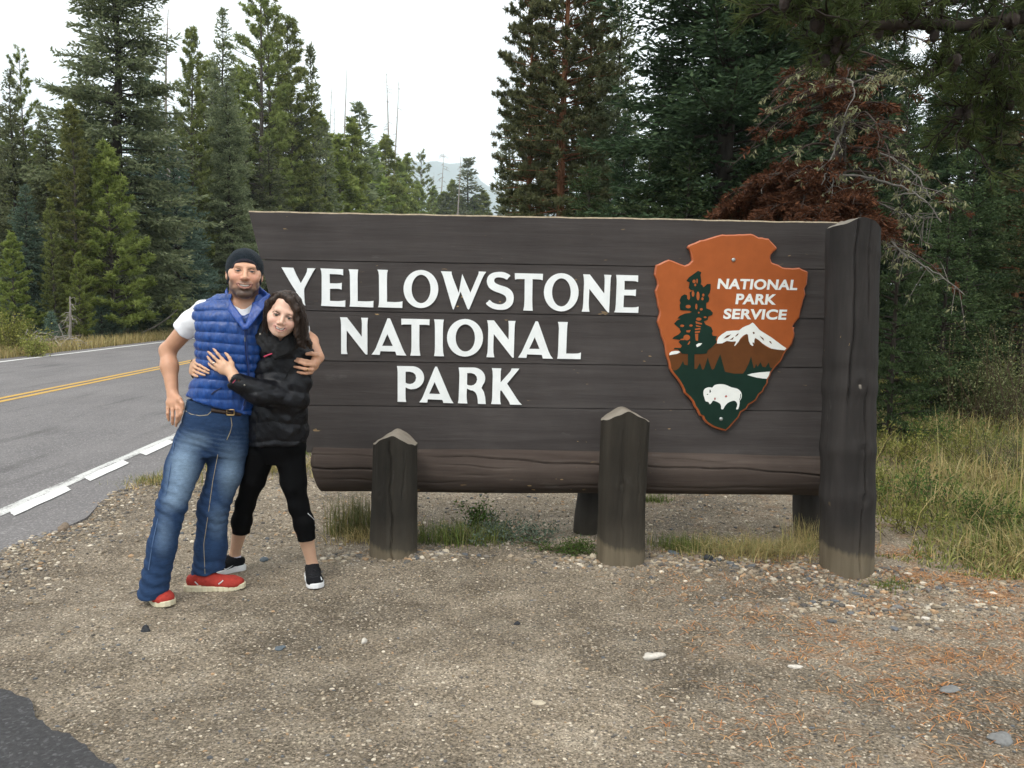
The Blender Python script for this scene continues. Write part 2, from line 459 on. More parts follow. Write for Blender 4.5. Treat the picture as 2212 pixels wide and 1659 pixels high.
# ------------------------------------------------------------------ the sign
SA = at(537, 456, 5.20); SB = at(1785, 483, 5.30)
SU = SB - SA; SU[2] = 0; SU /= np.linalg.norm(SU)              # along the board, level
SN = np.array([SU[1], -SU[0], 0.0])                            # towards the viewer
SO = np.array([SA[0], SA[1], 0.0])
def on_sign(px, py):
    """Photo position -> (u, z) on the face of the board."""
    d = ray(px, py)
    t = ((SO - CAM) @ SN) / (d @ SN)
    p = CAM + d * t
    return np.array([(p - SO) @ SU, p[2]])
def sign_uv(pts): return np.array([on_sign(*p) for p in pts])
SROOT_LOC = SO.copy()
SMAT = Matrix(((SU[0], -SN[0], 0, SO[0]), (SU[1], -SN[1], 0, SO[1]), (0, 0, 1, 0), (0, 0, 0, 1)))   # local x = along, y = into the board, z = up
def wood(name, lo, hi, axis=0, chips=True, scale=1.0, seed=0.0, rough=0.85, soil=None, toplit=None):
    """Dark brown paint on sawn wood: grain, scuffs, chips down to raw wood."""
    k = M(name, rough, 0.12)
    sc = [14.0 * scale] * 3; sc[axis] = 0.9 * scale
    v = k.coord('Object', sc); vo = k.coord('Object')
    g = k.noise(v, 1.0, 7, 0.65, 0.6); g2 = k.noise(vo, 2.2, 5, 0.6)
    sc2 = [60.0] * 3; sc2[axis] = 3.0
    hair = k.noise(k.coord('Object', sc2), 1.0, 4, 0.7)
    c = k.ramp(g, [(0.3, lo), (0.7, hi)])
    c = k.mix(0.6, c, k.ramp(g2, [(0.3, 0.72), (0.7, 1.25)]), 'MULTIPLY')
    scf = k.noise(k.coord('Object', [9 if i != axis else 2.2 for i in range(3)]), 1.3, 6, 0.7)
    c = k.mix(k.ramp(scf, [(0.64, 0.0), (0.80, 0.32)]), c, (0.20, 0.19, 0.185))
    if chips:
        ch = k.noise(k.coord('Object', [34 if i != axis else 11 for i in range(3)]), 1.0, 3, 0.5)
        where = k.noise(vo, 1.7, 3)
        cm = k.math('MULTIPLY', k.ramp(ch, [(0.69, 0.0), (0.705, 1.0)]), k.ramp(where, [(0.52, 0.0), (0.66, 1.0)]))
        c = k.mix(cm, c, (0.40, 0.27, 0.13))
    if toplit is not None:
        sz = k.n('SeparateXYZ'); k.l(vo, sz.inputs[0]); 
        nz = k.n('SeparateXYZ'); k.l(k.n('TexCoord').outputs['Normal'], nz.inputs[0])
        up = k.ramp(nz.outputs[2], [(0.25, 0.0), (0.45, 1.0)])
        c = k.mix(up, c, k.ramp(g2, [(0.35, (0.17, 0.145, 0.115)), (0.65, (0.30, 0.27, 0.225))]))  # up-facing wood painted paler, standing in for light from above
    if soil is not None:
        sz = k.n('SeparateXYZ'); k.l(vo, sz.inputs[0])
        hn = k.math('ADD', sz.outputs[2], k.math('ADD', k.math('MULTIPLY', k.noise(k.coord('Object', (18, 18, 2)), 1.0, 5, 0.7), -0.10), k.math('MULTIPLY', sz.outputs[0], 0.22)))
        c = k.mix(k.ramp(hn, [(max(0.0, soil - 0.05), 1.0), (soil - 0.02, 0.0)]), c, k.ramp(g, [(0.3, (0.085, 0.068, 0.045)), (0.7, (0.160, 0.130, 0.088))]))
        dust = k.n('MapRange'); k.l(sz.outputs[2], dust.inputs[0]); dust.inputs[1].default_value = soil + 0.22; dust.inputs[2].default_value = soil - 0.05; dust.inputs[4].default_value = 0.45
        c = k.mix(k.math('MULTIPLY', dust.outputs[0], g2), c, (0.19, 0.16, 0.115))
    k.base(c)
    k.bump(k.math('ADD', k.math('MULTIPLY', g, 0.6), k.math('MULTIPLY', hair, 0.4)), 0.6, 0.009)
    return k.m
BOARD = wood('dark brown painted board', (0.046, 0.040, 0.038), (0.070, 0.062, 0.059), 0)
LOGM = wood('brown painted log', (0.040, 0.030, 0.025), (0.082, 0.064, 0.054), 0, True, 0.8)
EDGE = plain('weathered board edge', (0.33, 0.27, 0.19), 0.9, 0.2, 0.35, 30)
LETTER = M('white letter enamel', 0.5, 0.4)
_n = LETTER.noise(LETTER.coord(), 9, 6, 0.7)
LETTER.base(LETTER.ramp(_n, [(0.3, (0.70, 0.72, 0.71)), (0.65, (0.80, 0.82, 0.81))])); LETTER.bump(LETTER.noise(LETTER.coord(), 30, 4), 0.25, 0.004)
LETTER = LETTER.m

sroot = empty('park_sign', SROOT_LOC, 'long dark brown plank sign with white carved lettering for the national park', 'sign')
sroot.matrix_world = SMAT

def ring_fill(rings):
    """2-D rings (outer first, then holes) -> (verts2d, tri faces)."""
    from mathutils.geometry import tessellate_polygon
    v = [p for r_ in rings for p in r_]
    tr = tessellate_polygon([[Vector((p[0], p[1], 0)) for p in r_] for r_ in rings])
    return np.array(v, float), np.array(tr, int)

def slab(rings, depth, y0=0.0, chamf=0.0):
    """Upright slab in sign space: rings in (u, z); back at y0, front at y0+depth. Returns a Geo."""
    geo = Geo()
    v, tr = ring_fill(rings)
    if not len(tr): return geo
    a = v[tr]; ar = (a[:, 1, 0] - a[:, 0, 0]) * (a[:, 2, 1] - a[:, 0, 1]) - (a[:, 1, 1] - a[:, 0, 1]) * (a[:, 2, 0] - a[:, 0, 0])
    tr[ar > 0] = tr[ar > 0][:, ::-1]                     # face +y (u right, z up, viewer on +y)
    front = np.stack([v[:, 0], np.full(len(v), -y0 - depth), v[:, 1]], 1)
    geo.add(front, tr)
    k0 = 0
    for ri, r_ in enumerate(rings):
        r_ = np.array(r_, float); n = len(r_)
        area = 0.5 * np.sum(r_[:, 0] * np.roll(r_[:, 1], -1) - np.roll(r_[:, 0], -1) * r_[:, 1])
        A = np.stack([r_[:, 0], np.full(n, -y0 - depth), r_[:, 1]], 1); B = A.copy(); B[:, 1] = -y0
        i_ = np.arange(n); j_ = (i_ + 1) % n
        F = np.stack([i_, j_, j_ + n, i_ + n], 1)
        if (area > 0) == (ri == 0): F = F[:, ::-1]
        F = F[:, ::-1] if ri == 0 and area > 0 else F
        geo.add(np.vstack([A, B]), F)
    return geo

def fix_normals(me):
    bm = bmesh.new(); bm.from_mesh(me)
    bmesh.ops.remove_doubles(bm, verts=bm.verts, dist=1e-5)
    bmesh.ops.recalc_face_normals(bm, faces=bm.faces)
    bm.to_mesh(me); bm.free(); return me

# ---- planks
uL = lambda z: np.interp(z, [0.640, 2.112], [0.345, 0.0])      # slanting left end
def uz(px, py): return on_sign(px, py)
z_top = uz(1100, 468)[1]
seams = [uz(1100, y)[1] for y in (442.4 + 0.4 * 320, 442.4 + 0.4 * 589, 442.4 + 0.4 * 857, 442.4 + 0.4 * 1095)]
zs = [z_top] + seams + [0.60]
uR = uz(1800, 700)[0]
for i_ in range(5):
    a, b = zs[i_], zs[i_ + 1]
    gap = 0.0025
    n = 60
    us = np.linspace(0, 1, n)
    g_ = rng(50 + i_)
    def edge(z, wav, sd):
        l = uL(z); u = l + (uR - l) * us
        return np.stack([u, z + wav * snoise(np.stack([u * 3, 0 * u, 0 * u], -1), sd, 1.0)], 1)
    top = edge(a - gap, 0.003 if i_ == 0 else 0.0008, 70 + i_); bot = edge(b + gap, 0.0008, 80 + i_)
    yo = -0.09 + g_.uniform(-0.002, 0.002)
    me = slab([list(map(tuple, np.vstack([top, bot[::-1]])))], 0.028, yo + 0.062).mesh('plank', BOARD, False)
    fix_normals(me)
    p = mesh_obj('plank', me, sroot)
    
    bv = p.modifiers.new('bevel', 'BEVEL'); bv.width = 0.003; bv.segments = 2; bv.limit_method = 'ANGLE'
geo = Geo(); box(geo, (0.37, 0.03, 0.61), (uR - 0.01, 0.06, z_top - 0.02))  # dark backing slab added behind the planks so the seams stay dark
V_ = np.concatenate(geo.v); V_[:, 0] = np.where(V_[:, 0] < 1, uL(V_[:, 2]) + 0.02, V_[:, 0])
mesh_obj('seam_backing', np_mesh('seam_backing', V_, np.concatenate(geo.f4), BOARD, False), sroot)
# thin weathered top edge of the board where the paint is gone
top = np.stack([np.linspace(0.0, uR, 90), np.full(90, z_top)], 1)
wv = 0.003 * snoise(np.stack([top[:, 0] * 3, 0 * top[:, 0], 0 * top[:, 0]], -1), 70, 1.0)
geo = Geo()
up_ = z_top + 0.006 + wv; lo_ = z_top - 0.003 + wv
A = np.stack([top[:, 0], np.full(90, -0.0005), lo_], 1); B = np.stack([top[:, 0], np.full(90, 0.004), up_], 1); C_ = np.stack([top[:, 0], np.full(90, 0.088), up_ + 0.001], 1)
i_ = np.arange(89)
geo.add(np.vstack([A, B, C_]), np.vstack([np.stack([i_, i_ + 90, i_ + 91, i_ + 1], 1), np.stack([i_ + 90, i_ + 180, i_ + 181, i_ + 91], 1)]))
mesh_obj('board_edge', fix_normals(geo.mesh('board_edge', EDGE, False)), sroot)

# ---- letters: traced outlines, 10 mm proud of the face
def Z(x0, y0, s):                                             # zoom-crop pixels -> photo grid
    return lambda p: ((x0 + p[0] / s) / 1.1302, (y0 + p[1] / s) / 1.1302)
def smooth_ring(p, closed=True, n=4):
    """Catmull-Rom through points."""
    p = np.array(p, float); N = len(p); out = []
    for i_ in range(N):
        a, b, c, d = p[(i_ - 1) % N], p[i_], p[(i_ + 1) % N], p[(i_ + 2) % N]
        for t in np.arange(n) / n:
            out.append(0.5 * ((2 * b) + (-a + c) * t + (2 * a - 5 * b + 4 * c - d) * t * t + (-a + 3 * b - 3 * c + d) * t ** 3))
    return [tuple(q) for q in out]
zA = Z(680, 640, 4.9156); zB = Z(1110, 640, 4.8087); zC = Z(820, 760, 7.1355); zD = Z(1120, 760, 7.1355); zE = Z(960, 880, 6.9125)
def ell(cx, cy, rx, ry, n=40): return [(cx + rx * math.cos(a), cy + ry * math.sin(a)) for a in np.arange(n) / n * 2 * math.pi]
LET = []
LET.append((zA, [[(40, 63), (180, 68), (196, 105), (215, 150), (270, 255), (325, 160), (345, 115), (350, 73), (447, 75), (425, 105), (370, 205), (312, 318), (310, 345), (314, 440), (318, 490), (326, 520), (205, 515), (213, 490), (217, 440), (214, 350), (160, 270), (90, 150), (62, 100)]]))
LET.append((zA, [[(507, 75), (778, 86), (778, 160), (750, 150), (700, 146), (616, 143), (618, 254), (700, 256), (740, 253), (762, 248), (760, 330), (735, 322), (700, 320), (620, 320), (620, 465), (720, 468), (775, 464), (804, 457), (803, 537), (514, 524), (520, 490), (522, 440), (522, 160), (517, 110)]]))
LET.append((zA, [[(844, 85), (958, 90), (953, 130), (951, 200), (953, 468), (1050, 472), (1110, 470), (1141, 465), (1139, 543), (857, 533), (862, 500), (864, 440), (860, 160), (856, 120)]]))
LET.append((zA, [[(1190, 90), (1314, 95), (1306, 130), (1303, 200), (1304, 476), (1400, 480), (1460, 477), (1489, 470), (1487, 550), (1198, 541), (1207, 505), (1210, 440), (1208, 160), (1202, 120)]]))
LET.append((zA, [ell(1710, 323, 208, 228), ell(1712, 322, 114, 170)]))
LET.append((zB, [[(-162, 107), (-36, 112), (-34, 140), (-20, 185), (48, 362), (90, 140), (185, 360), (262, 180), (280, 140), (284, 110), (371, 114), (345, 150), (320, 200), (175, 545), (163, 558), (150, 545), (70, 345), (-5, 540), (-12, 558), (-24, 545), (-130, 180), (-145, 140)]]))
S = smooth_ring([(651, 155), (632, 183), (612, 205), (575, 188), (520, 178), (478, 188), (464, 215), (478, 245), (530, 270), (620, 300), (675, 350), (693, 415), (678, 490), (630, 540), (560, 560), (470, 552), (410, 525), (368, 487), (392, 463), (410, 444), (450, 476), (510, 494), (560, 492), (598, 465), (606, 430), (590, 395), (540, 368), (460, 338), (405, 300), (378, 235), (392, 170), (440, 130), (510, 116), (580, 120)], n=3)
LET.append((zB, [S]))
LET.append((zB, [[(706, 130), (1036, 138), (1033, 214), (1010, 206), (970, 202), (914, 200), (910, 440), (912, 520), (916, 571), (804, 568), (815, 520), (820, 440), (822, 200), (770, 198), (730, 200), (708, 206)]]))
LET.append((zB, [ell(1250, 354, 203, 224), ell(1252, 355, 110, 165)]))
LET.append((zB, [[(1508, 143), (1585, 146), (1755, 372), (1760, 240), (1760, 190), (1754, 148), (1838, 152), (1830, 190), (1826, 250), (1810, 591), (1797, 590), (1780, 570), (1579, 312), (1572, 480), (1574, 540), (1580, 583), (1490, 581), (1503, 540), (1508, 480), (1518, 250), (1516, 190)]]))
LET.append((zB, [[(1894, 150), (2151, 157), (2150, 234), (2120, 224), (2080, 222), (1992, 220), (1990, 324), (2070, 326), (2100, 325), (2126, 321), (2122, 400), (2095, 393), (2060, 391), (1984, 390), (1978, 530), (2080, 532), (2130, 529), (2156, 523), (2152, 596), (1872, 589), (1884, 560), (1890, 500), (1900, 260), (1900, 200)]]))
LET.append((zC, [[(78, 103), (196, 106), (455, 445), (458, 220), (455, 160), (444, 112), (566, 114), (556, 160), (552, 230), (552, 750), (530, 752), (510, 735), (192, 330), (190, 600), (192, 690), (205, 744), (98, 742), (97, 690), (96, 230), (90, 160)]]))
LET.append((zC, [[(903, 122), (944, 124), (960, 155), (1160, 640), (1195, 715), (1228, 770), (1056, 763), (1046, 720), (1037, 700), (778, 693), (773, 720), (768, 758), (624, 752), (665, 700), (700, 640), (885, 170)], [(900, 395), (995, 604), (808, 602)]]))
LET.append((zC, [[(1143, 128), (1634, 140), (1631, 243), (1600, 236), (1560, 234), (1456, 234), (1456, 600), (1462, 700), (1473, 773), (1300, 770), (1315, 700), (1320, 600), (1320, 230), (1220, 228), (1180, 228), (1144, 236)]]))
LET.append((zC, [[(1713, 140), (1882, 145), (1872, 200), (1867, 300), (1864, 600), (1870, 710), (1884, 782), (1713, 778), (1724, 710), (1728, 600), (1728, 300), (1724, 200)]]))
LET.append((zD, [ell(110, 460, 313, 327), ell(115, 463, 168, 237)]))
LET.append((zD, [[(494, 156), (614, 158), (868, 492), (872, 280), (870, 220), (863, 166), (990, 168), (978, 220), (972, 290), (957, 806), (938, 808), (918, 790), (610, 395), (602, 620), (604, 720), (620, 800), (482, 797), (500, 720), (507, 620), (514, 300), (508, 220)]]))
LET.append((zD, [[(1340, 173), (1376, 175), (1390, 205), (1560, 690), (1595, 765), (1640, 825), (1464, 821), (1452, 780), (1444, 757), (1188, 748), (1184, 775), (1178, 810), (1034, 804), (1070, 750), (1100, 700), (1322, 210)], [(1322, 450), (1408, 656), (1226, 654)]]))
LET.append((zD, [[(1726, 184), (1898, 187), (1890, 230), (1884, 320), (1868, 735), (1990, 738), (2080, 734), (2126, 718), (2120, 832), (1713, 825), (1724, 780), (1730, 680), (1744, 300), (1738, 230)]]))
P = [(66, 93), (320, 98)] + [(320 + 203 * math.sin(a), 290 - 192 * math.cos(a)) for a in np.linspace(0.1, 2.9, 18)] + [(300, 485), (250, 470), (210, 450), (208, 560), (210, 640), (221, 698), (76, 692), (78, 640), (78, 200), (74, 140)]
LET.append((zE, [P, [(210, 188), (280, 187), (340, 203), (378, 240), (389, 290), (375, 345), (335, 385), (285, 398), (240, 390), (210, 375)]]))
LET.append((zE, [[(712, 103), (740, 105), (755, 135), (955, 610), (985, 670), (1016, 718), (848, 713), (838, 680), (828, 662), (585, 652), (580, 680), (576, 708), (443, 703), (480, 650), (505, 600), (692, 140)], [(700, 362), (794, 566), (609, 560)]]))
Rr = [(1106, 117), (1350, 118)] + [(1350 + 203 * math.sin(a), 300 - 182 * math.cos(a)) for a in np.linspace(0.1, 2.2, 14)] + [(1490, 462), (1530, 530), (1552, 620), (1562, 733), (1430, 728), (1425, 650), (1410, 580), (1385, 535), (1345, 507), (1300, 498), (1245, 470), (1238, 580), (1242, 660), (1252, 724), (1092, 718), (1104, 660), (1108, 580), (1118, 250), (1114, 180)]
LET.append((zE, [Rr, [(1248, 210), (1320, 210), (1375, 230), (1408, 270), (1417, 320), (1400, 375), (1360, 412), (1315, 424), (1270, 418), (1246, 405)]]))
LET.append((zE, [[(1664, 128), (1823, 133), (1816, 180), (1813, 260), (1812, 370), (1960, 205), (1985, 170), (1998, 135), (2128, 137), (2090, 185), (1920, 388), (2090, 650), (2125, 700), (2170, 745), (1970, 742), (1960, 710), (1945, 680), (1828, 506), (1806, 506), (1803, 620), (1806, 690), (1817, 736), (1650, 732), (1664, 690), (1670, 620), (1680, 260), (1676, 180)]]))
for zf, rings in LET:
    uvr = [[tuple(on_sign(*zf(p))) for p in r_] for r_ in rings]
    me = fix_normals(slab(uvr, 0.010, 0.0012).mesh('letter', LETTER, False))
    mesh_obj('letter', me, sroot)

# ---- log sill under the board
def log_mesh(name, A, B, ra, rb, mat, seed, rings=90, sides=44, cracks=(), flat_end=True, bumpy=0.012):
    """A peeled log: uneven radius, open drying cracks cut into the surface. Built along local +x or +z in world space."""
    A = np.array(A, float); B = np.array(B, float); L = np.linalg.norm(B - A)
    t = np.linspace(0, 1, rings); a = np.arange(sides) / sides * 2 * math.pi
    T, Aa = np.meshgrid(t, a, indexing='ij')
    rad = (ra + (rb - ra) * T)
    Pn = np.stack([T * L, np.cos(Aa) * 0.6, np.sin(Aa) * 0.6], -1)
    rad = rad * (1 + bumpy * snoise(Pn, seed, 0.55) * 1.6 + bumpy * 0.5 * snoise(Pn, seed + 1, 1.7))
    for (a0, slope, t0, t1, wid, dep) in cracks:
        cen = a0 + slope * (T - t0) + 0.05 * np.sin(T * 23 + a0 * 5) + 0.025 * np.sin(T * 61)
        da = (Aa - cen + math.pi) % (2 * math.pi) - math.pi
        env = np.clip((T - t0) / 0.06, 0, 1) * np.clip((t1 - T) / 0.06, 0, 1)
        rad = rad - dep * env * np.exp(-(da / wid) ** 2)
    ax = (B - A) / L
    ref = np.array([0, 0, 1.0]) if abs(ax[2]) < 0.8 else np.array([0, -1.0, 0])
    W = ref - ax * (ref @ ax); W /= np.linalg.norm(W); U = np.cross(ax, W)
    Cc = A + (B - A) * t[:, None]
    V = Cc[:, None, :] + rad[..., None] * (np.cos(Aa)[..., None] * W + np.sin(Aa)[..., None] * U)
    return V, sides, rings
def log_faces(rings, sides):
    i = np.arange(rings - 1)[:, None] * sides; j = np.arange(sides)[None, :]; j2 = (j + 1) % sides
    return np.stack([i + j, i + j2, i + sides + j2, i + sides + j], -1).reshape(-1, 4)
Cl = at(680, 1013, 5.20); Cr = at(1790, 1027, 5.30)
la = SMAT.inverted() @ Vector(Cl); lb = SMAT.inverted() @ Vector(Cr)
ycen = 0.055
LA = np.array([la.x, ycen, la.z]); LB = np.array([lb.x + 0.10, ycen, lb.z])
V, sd_, rg_ = log_mesh('log', LA, LB, 0.152, 0.142, LOGM, 5, 170, 170,
    cracks=((1.35, 0.35, -0.1, 0.16, 0.030, 0.024), (0.75, 0.55, -0.1, 0.14, 0.024, 0.014), (0.78, 0.95, 0.20, 0.60, 0.028, 0.024), (1.22, 0.5, 0.22, 0.40, 0.020, 0.010), (1.62, 0.1, 0.24, 0.36, 0.030, 0.007), (1.05, 0.9, 0.56, 1.1, 0.026, 0.022), (0.72, 0.7, 0.60, 0.82, 0.022, 0.012), (0.55, 0.6, 0.80, 1.1, 0.024, 0.014), (1.95, 0.15, 0.0, 0.3, 0.035, 0.008), (2.1, 0.1, 0.4, 0.9, 0.05, 0.006)), bumpy=0.020)
# left end sawn at a slant: lower side cut back
ux = V[0, :, 2] - LA[2]
V[0, :, 0] += np.clip(-ux, -0.05, 0.2) * 0.25 - 0.0
V[1, :, 0] = np.maximum(V[1, :, 0], V[0, :, 0] + 0.006)
Vf = V.reshape(-1, 3); F = log_faces(rg_, sd_)
endc = np.vstack([Vf, V[0].mean(0)[None], V[-1].mean(0)[None]])
n0 = len(Vf)
cap0 = np.stack([np.arange(sd_), (np.arange(sd_) + 1) % sd_, np.full(sd_, n0)], 1)
cap1 = np.stack([(rg_ - 1) * sd_ + (np.arange(sd_) + 1) % sd_, (rg_ - 1) * sd_ + np.arange(sd_), np.full(sd_, n0 + 1)], 1)
me = np_mesh('log_sill', endc, [F, np.vstack([cap0, cap1])], LOGM)
fix_normals(me); me.polygons.foreach_set('use_smooth', np.ones(len(me.polygons), bool))
lg = mesh_obj('log_sill', me, sroot)

# ---- posts
def post(name, base_px, top_apex, eaves, wid_top, wid_bot, Yc, mat, seed, parent, cracks, tilt=0.0, zb=-0.12, ridge=True, knots=()):
    """Round post with a two-sided peaked top. base_px: photo x of the foot; eaves, apex: heights."""
    bx = at(base_px[0], base_px[1], Yc)[0]; tx = at(top_apex[0], top_apex[1], Yc)[0]
    rings, sides = 110, 170
    zt = np.linspace(0, 1, rings)
    t = zt
    H = eaves
    a = np.arange(sides) / sides * 2 * math.pi
    T, Aa = np.meshgrid(t, a, indexing='ij')
    rad = (wid_bot + (wid_top - wid_bot) * T) / 2
    Pn = np.stack([T * H * 1.2, np.cos(Aa) * 0.5, np.sin(Aa) * 0.5], -1)
    rad = rad * (1 + 0.030 * snoise(Pn, seed, 0.8) + 0.014 * snoise(Pn, seed + 1, 2.2) + 0.006 * snoise(Pn * np.array([0.35, 1, 1]), seed + 2, 9.0))
    for (a0, slope, t0, t1, wd, dp) in cracks:
        cen = a0 + slope * (T - t0) + 0.04 * np.sin(T * 17 + seed) + 0.02 * np.sin(T * 47)
        da = (Aa - cen + math.pi) % (2 * math.pi) - math.pi
        env = np.clip((T - t0) / 0.05, 0, 1) * np.clip((t1 - T) / 0.05, 0, 1)
        rad = rad - dp * env * np.exp(-(da / wd) ** 2)
    for (a0, t0, s, h) in knots:
        da = (Aa - a0 + math.pi) % (2 * math.pi) - math.pi
        q = np.hypot(da * 0.15 / s, (T - t0) * H / s)
        rad = rad + h * np.exp(-q ** 2) - 1.6 * h * np.exp(-(q / 0.45) ** 2) + 0.55 * h * np.exp(-(((T - t0) * H) / (s * 0.9)) ** 2)
    x = np.cos(Aa) * rad; y = np.sin(Aa) * rad
    lean = (tx - bx); ap = top_apex[2]
    slope_ = (ap - eaves) / (wid_top / 2)
    ztop = ap - slope_ * np.sqrt(x ** 2 + 0.0004) + 0.004 * snoise(np.stack([x, y, 0 * x], -1), seed + 9, 9.0)
    z = zb + T * (ztop - zb)
    x = x + lean * np.clip(z / H, 0, 1)
    V = np.stack([x, y, z], -1).reshape(-1, 3)
    F = log_faces(rings, sides)
    topr = V[-sides:]
    k_ = 9; capV = []; capF = []
    n0 = len(V)
    for q in range(1, k_ + 1):
        f = 1 - q / k_ * 0.98
        ring = topr.copy()
        ring[:, 0] = lean + (topr[:, 0] - lean) * f; ring[:, 1] = topr[:, 1] * f
        ring[:, 2] = ap - slope_ * np.sqrt((ring[:, 0] - lean) ** 2 + 0.0004) + 0.004 * snoise(np.stack([ring[:, 0], ring[:, 1], 0 * ring[:, 0]], -1), seed + 9, 9.0)
        capV.append(ring)
        b0 = (rings - 1) * sides if q == 1 else n0 + (q - 2) * sides
        b1 = n0 + (q - 1) * sides
        j = np.arange(sides); j2 = (j + 1) % sides
        capF.append(np.stack([b0 + j, b0 + j2, b1 + j2, b1 + j], 1))
    capF.append(np.arange(sides)[None, :] + n0 + (k_ - 1) * sides)
    capV = np.concatenate(capV)
    me = np_mesh(name, np.vstack([V, capV]), [np.vstack([F] + capF[:-1]), capF[-1]], mat)
    bm = bmesh.new(); bm.from_mesh(me); bmesh.ops.remove_doubles(bm, verts=bm.verts, dist=1e-4); bmesh.ops.recalc_face_normals(bm, faces=bm.faces)
    bm.normal_update()
    for e in bm.edges:
        if len(e.link_faces) == 2 and e.calc_face_angle(0) > 0.6: e.smooth = False
    bm.to_mesh(me); bm.free()
    gz = float(ground_z(bx, Yc))
    o = mesh_obj(name, me, None, (bx, Yc, 0))
    return o
POSTM = wood('dark stained post', (0.022, 0.020, 0.017), (0.042, 0.037, 0.030), 2, True, 1.0, soil=0.075, toplit=True)
POSTM2 = wood('dark stained post weathered', (0.023, 0.020, 0.016), (0.044, 0.038, 0.030), 2, True, 1.0, soil=0.10, toplit=True)
POSTR = wood('tall dark painted post', (0.023, 0.021, 0.020), (0.040, 0.036, 0.034), 2, True, 0.9, soil=0.11, toplit=True)
REAR = wood('rear brace wood', (0.026, 0.023, 0.021), (0.040, 0.036, 0.032), 2, False, 1.0, soil=0.03)
def zz(px, py, Y): return float(at(px, py, Y)[2])
fr = -math.pi / 2
sp = []
p1 = post('post', (850, 1215), (854, 930, zz(854, 930, 4.95)), zz(854, 960, 4.95), 0.272, 0.292, 4.95, POSTM, 7, None,
     ((fr + 0.12, -0.28, 0.02, 0.99, 0.05, 0.016), (fr + 0.5, 0.1, 0.55, 0.95, 0.03, 0.006), (fr - 0.4, 0.1, 0.3, 0.8, 0.025, 0.004)), knots=((fr - 0.55, 0.62, 0.035, 0.006),))
p2 = post('post', (1339, 1218), (1350, 880, zz(1350, 881, 4.97)), zz(1350, 908, 4.97), 0.290, 0.296, 4.97, POSTM2, 17, None,
     ((fr + 0.05, -0.3, 0.02, 0.75, 0.035, 0.007), (fr - 0.35, 0.2, 0.2, 0.95, 0.02, 0.004), (fr + 0.6, -0.1, 0.4, 0.99, 0.02, 0.004)), knots=((fr - 0.15, 0.60, 0.04, 0.006),))
p3 = post('post', (1827, 1245), (1843, 480, zz(1843, 471, 4.90)), zz(1843, 496, 4.90), 0.298, 0.312, 4.90, POSTR, 27, None,
     ((fr + 0.12, 0.25, 0.02, 0.60, 0.03, 0.014), (fr - 0.42, 0.45, 0.50, 1.2, 0.035, 0.016), (fr + 0.25, 0.1, 0.72, 1.2, 0.03, 0.012)), knots=((fr - 0.02, 0.57, 0.055, 0.017), (fr + 0.35, 0.64, 0.035, 0.007), (fr + 0.15, 0.40, 0.05, 0.014), (fr + 0.2, 0.265, 0.06, 0.015), (fr + 0.45, 0.93, 0.03, 0.006)))
for p_ in (p1, p2, p3):
    mw = p_.matrix_world.copy()
    p_.parent = sroot; p_.matrix_parent_inverse = Matrix.Identity(4)
    p_.matrix_local = SMAT.inverted() @ Matrix.Translation(p_.location)
p1['label'] = 'shorter front post with one long crack, left of the two'
p2['label'] = 'taller front post with chipped paint, right of the two'
p3['label'] = 'tall end post at the right end of the board'
for (px_, y0, y1, Yc, w_) in ((1268, 1075, 1160, 5.62, 0.17), (1742, 1078, 1165, 5.66, 0.20), (870, 1075, 1150, 5.60, 0.17)):
    geo = Geo(); bx = at(px_, y1, Yc)[0]
    n = 16; zt = np.linspace(-0.15, 0.46, n)
    P = np.stack([bx + 0.012 * np.sin(zt * 9 + px_), np.full(n, Yc), zt], 1)
    tube(geo, P, w_ / 2 * (1 + 0.05 * np.sin(zt * 13)), 20)
    o = mesh_obj('rear_post', geo.mesh('rear_post', REAR), sroot)
    o.matrix_local = SMAT.inverted()
# ------------------------------------------------------------------ arrowhead emblem bolted to the board
eroot = empty('arrowhead_emblem', SROOT_LOC, 'rust orange arrowhead plaque with tree, mountain and white bison bolted on the board', 'emblem')
eroot.matrix_world = SMAT
q1 = Z(1590, 560, 6.635); q2 = Z(1780, 560, 6.635); q3 = Z(1590, 780, 5.53)
out = []
out += [q1(p) for p in [(570, 270), (600, 252), (780, 190), (1040, 108), (1130, 92)]]
out += [q2(p) for p in [(0, 92), (200, 84), (330, 80), (380, 92), (460, 130), (618, 155), (650, 200), (745, 290), (752, 325), (690, 370), (652, 420), (645, 480), (670, 535), (690, 552), (775, 572), (840, 622), (1000, 628), (1110, 622), (1160, 645), (1253, 700), (1245, 790), (1238, 890), (1190, 960), (1215, 1055), (1175, 1150), (1165, 1220), (1130, 1320), (1115, 1430), (1040, 1520), (1008, 1575), (1020, 1650)]]
out += [q3(p) for p in [(1895, 100), (1920, 185), (1880, 330), (1800, 420), (1765, 480), (1730, 560), (1640, 660), (1600, 720), (1560, 800), (1560, 850), (1510, 920), (1490, 965), (1440, 1010), (1400, 1085), (1300, 1150), (1265, 1210), (1200, 1250), (1165, 1320), (1095, 1390), (1040, 1450), (990, 1500), (930, 1490), (860, 1470), (770, 1420), (730, 1390), (690, 1350), (680, 1310), (640, 1290), (600, 1215), (565, 1170), (540, 1110), (500, 1050), (435, 990), (400, 900), (350, 820), (290, 740), (235, 660), (215, 560), (190, 480), (170, 350), (130, 230), (90, 90), (66, 30)]]
out += [q1(p) for p in [(85, 1490), (120, 1330), (90, 1235), (75, 1140), (50, 1000), (85, 900), (80, 840), (35, 740), (45, 660), (62, 585), (165, 540), (265, 490), (400, 540), (525, 585), (590, 560), (640, 510), (640, 440), (610, 340), (575, 300)]]
ring = np.array([on_sign(*p) for p in out])
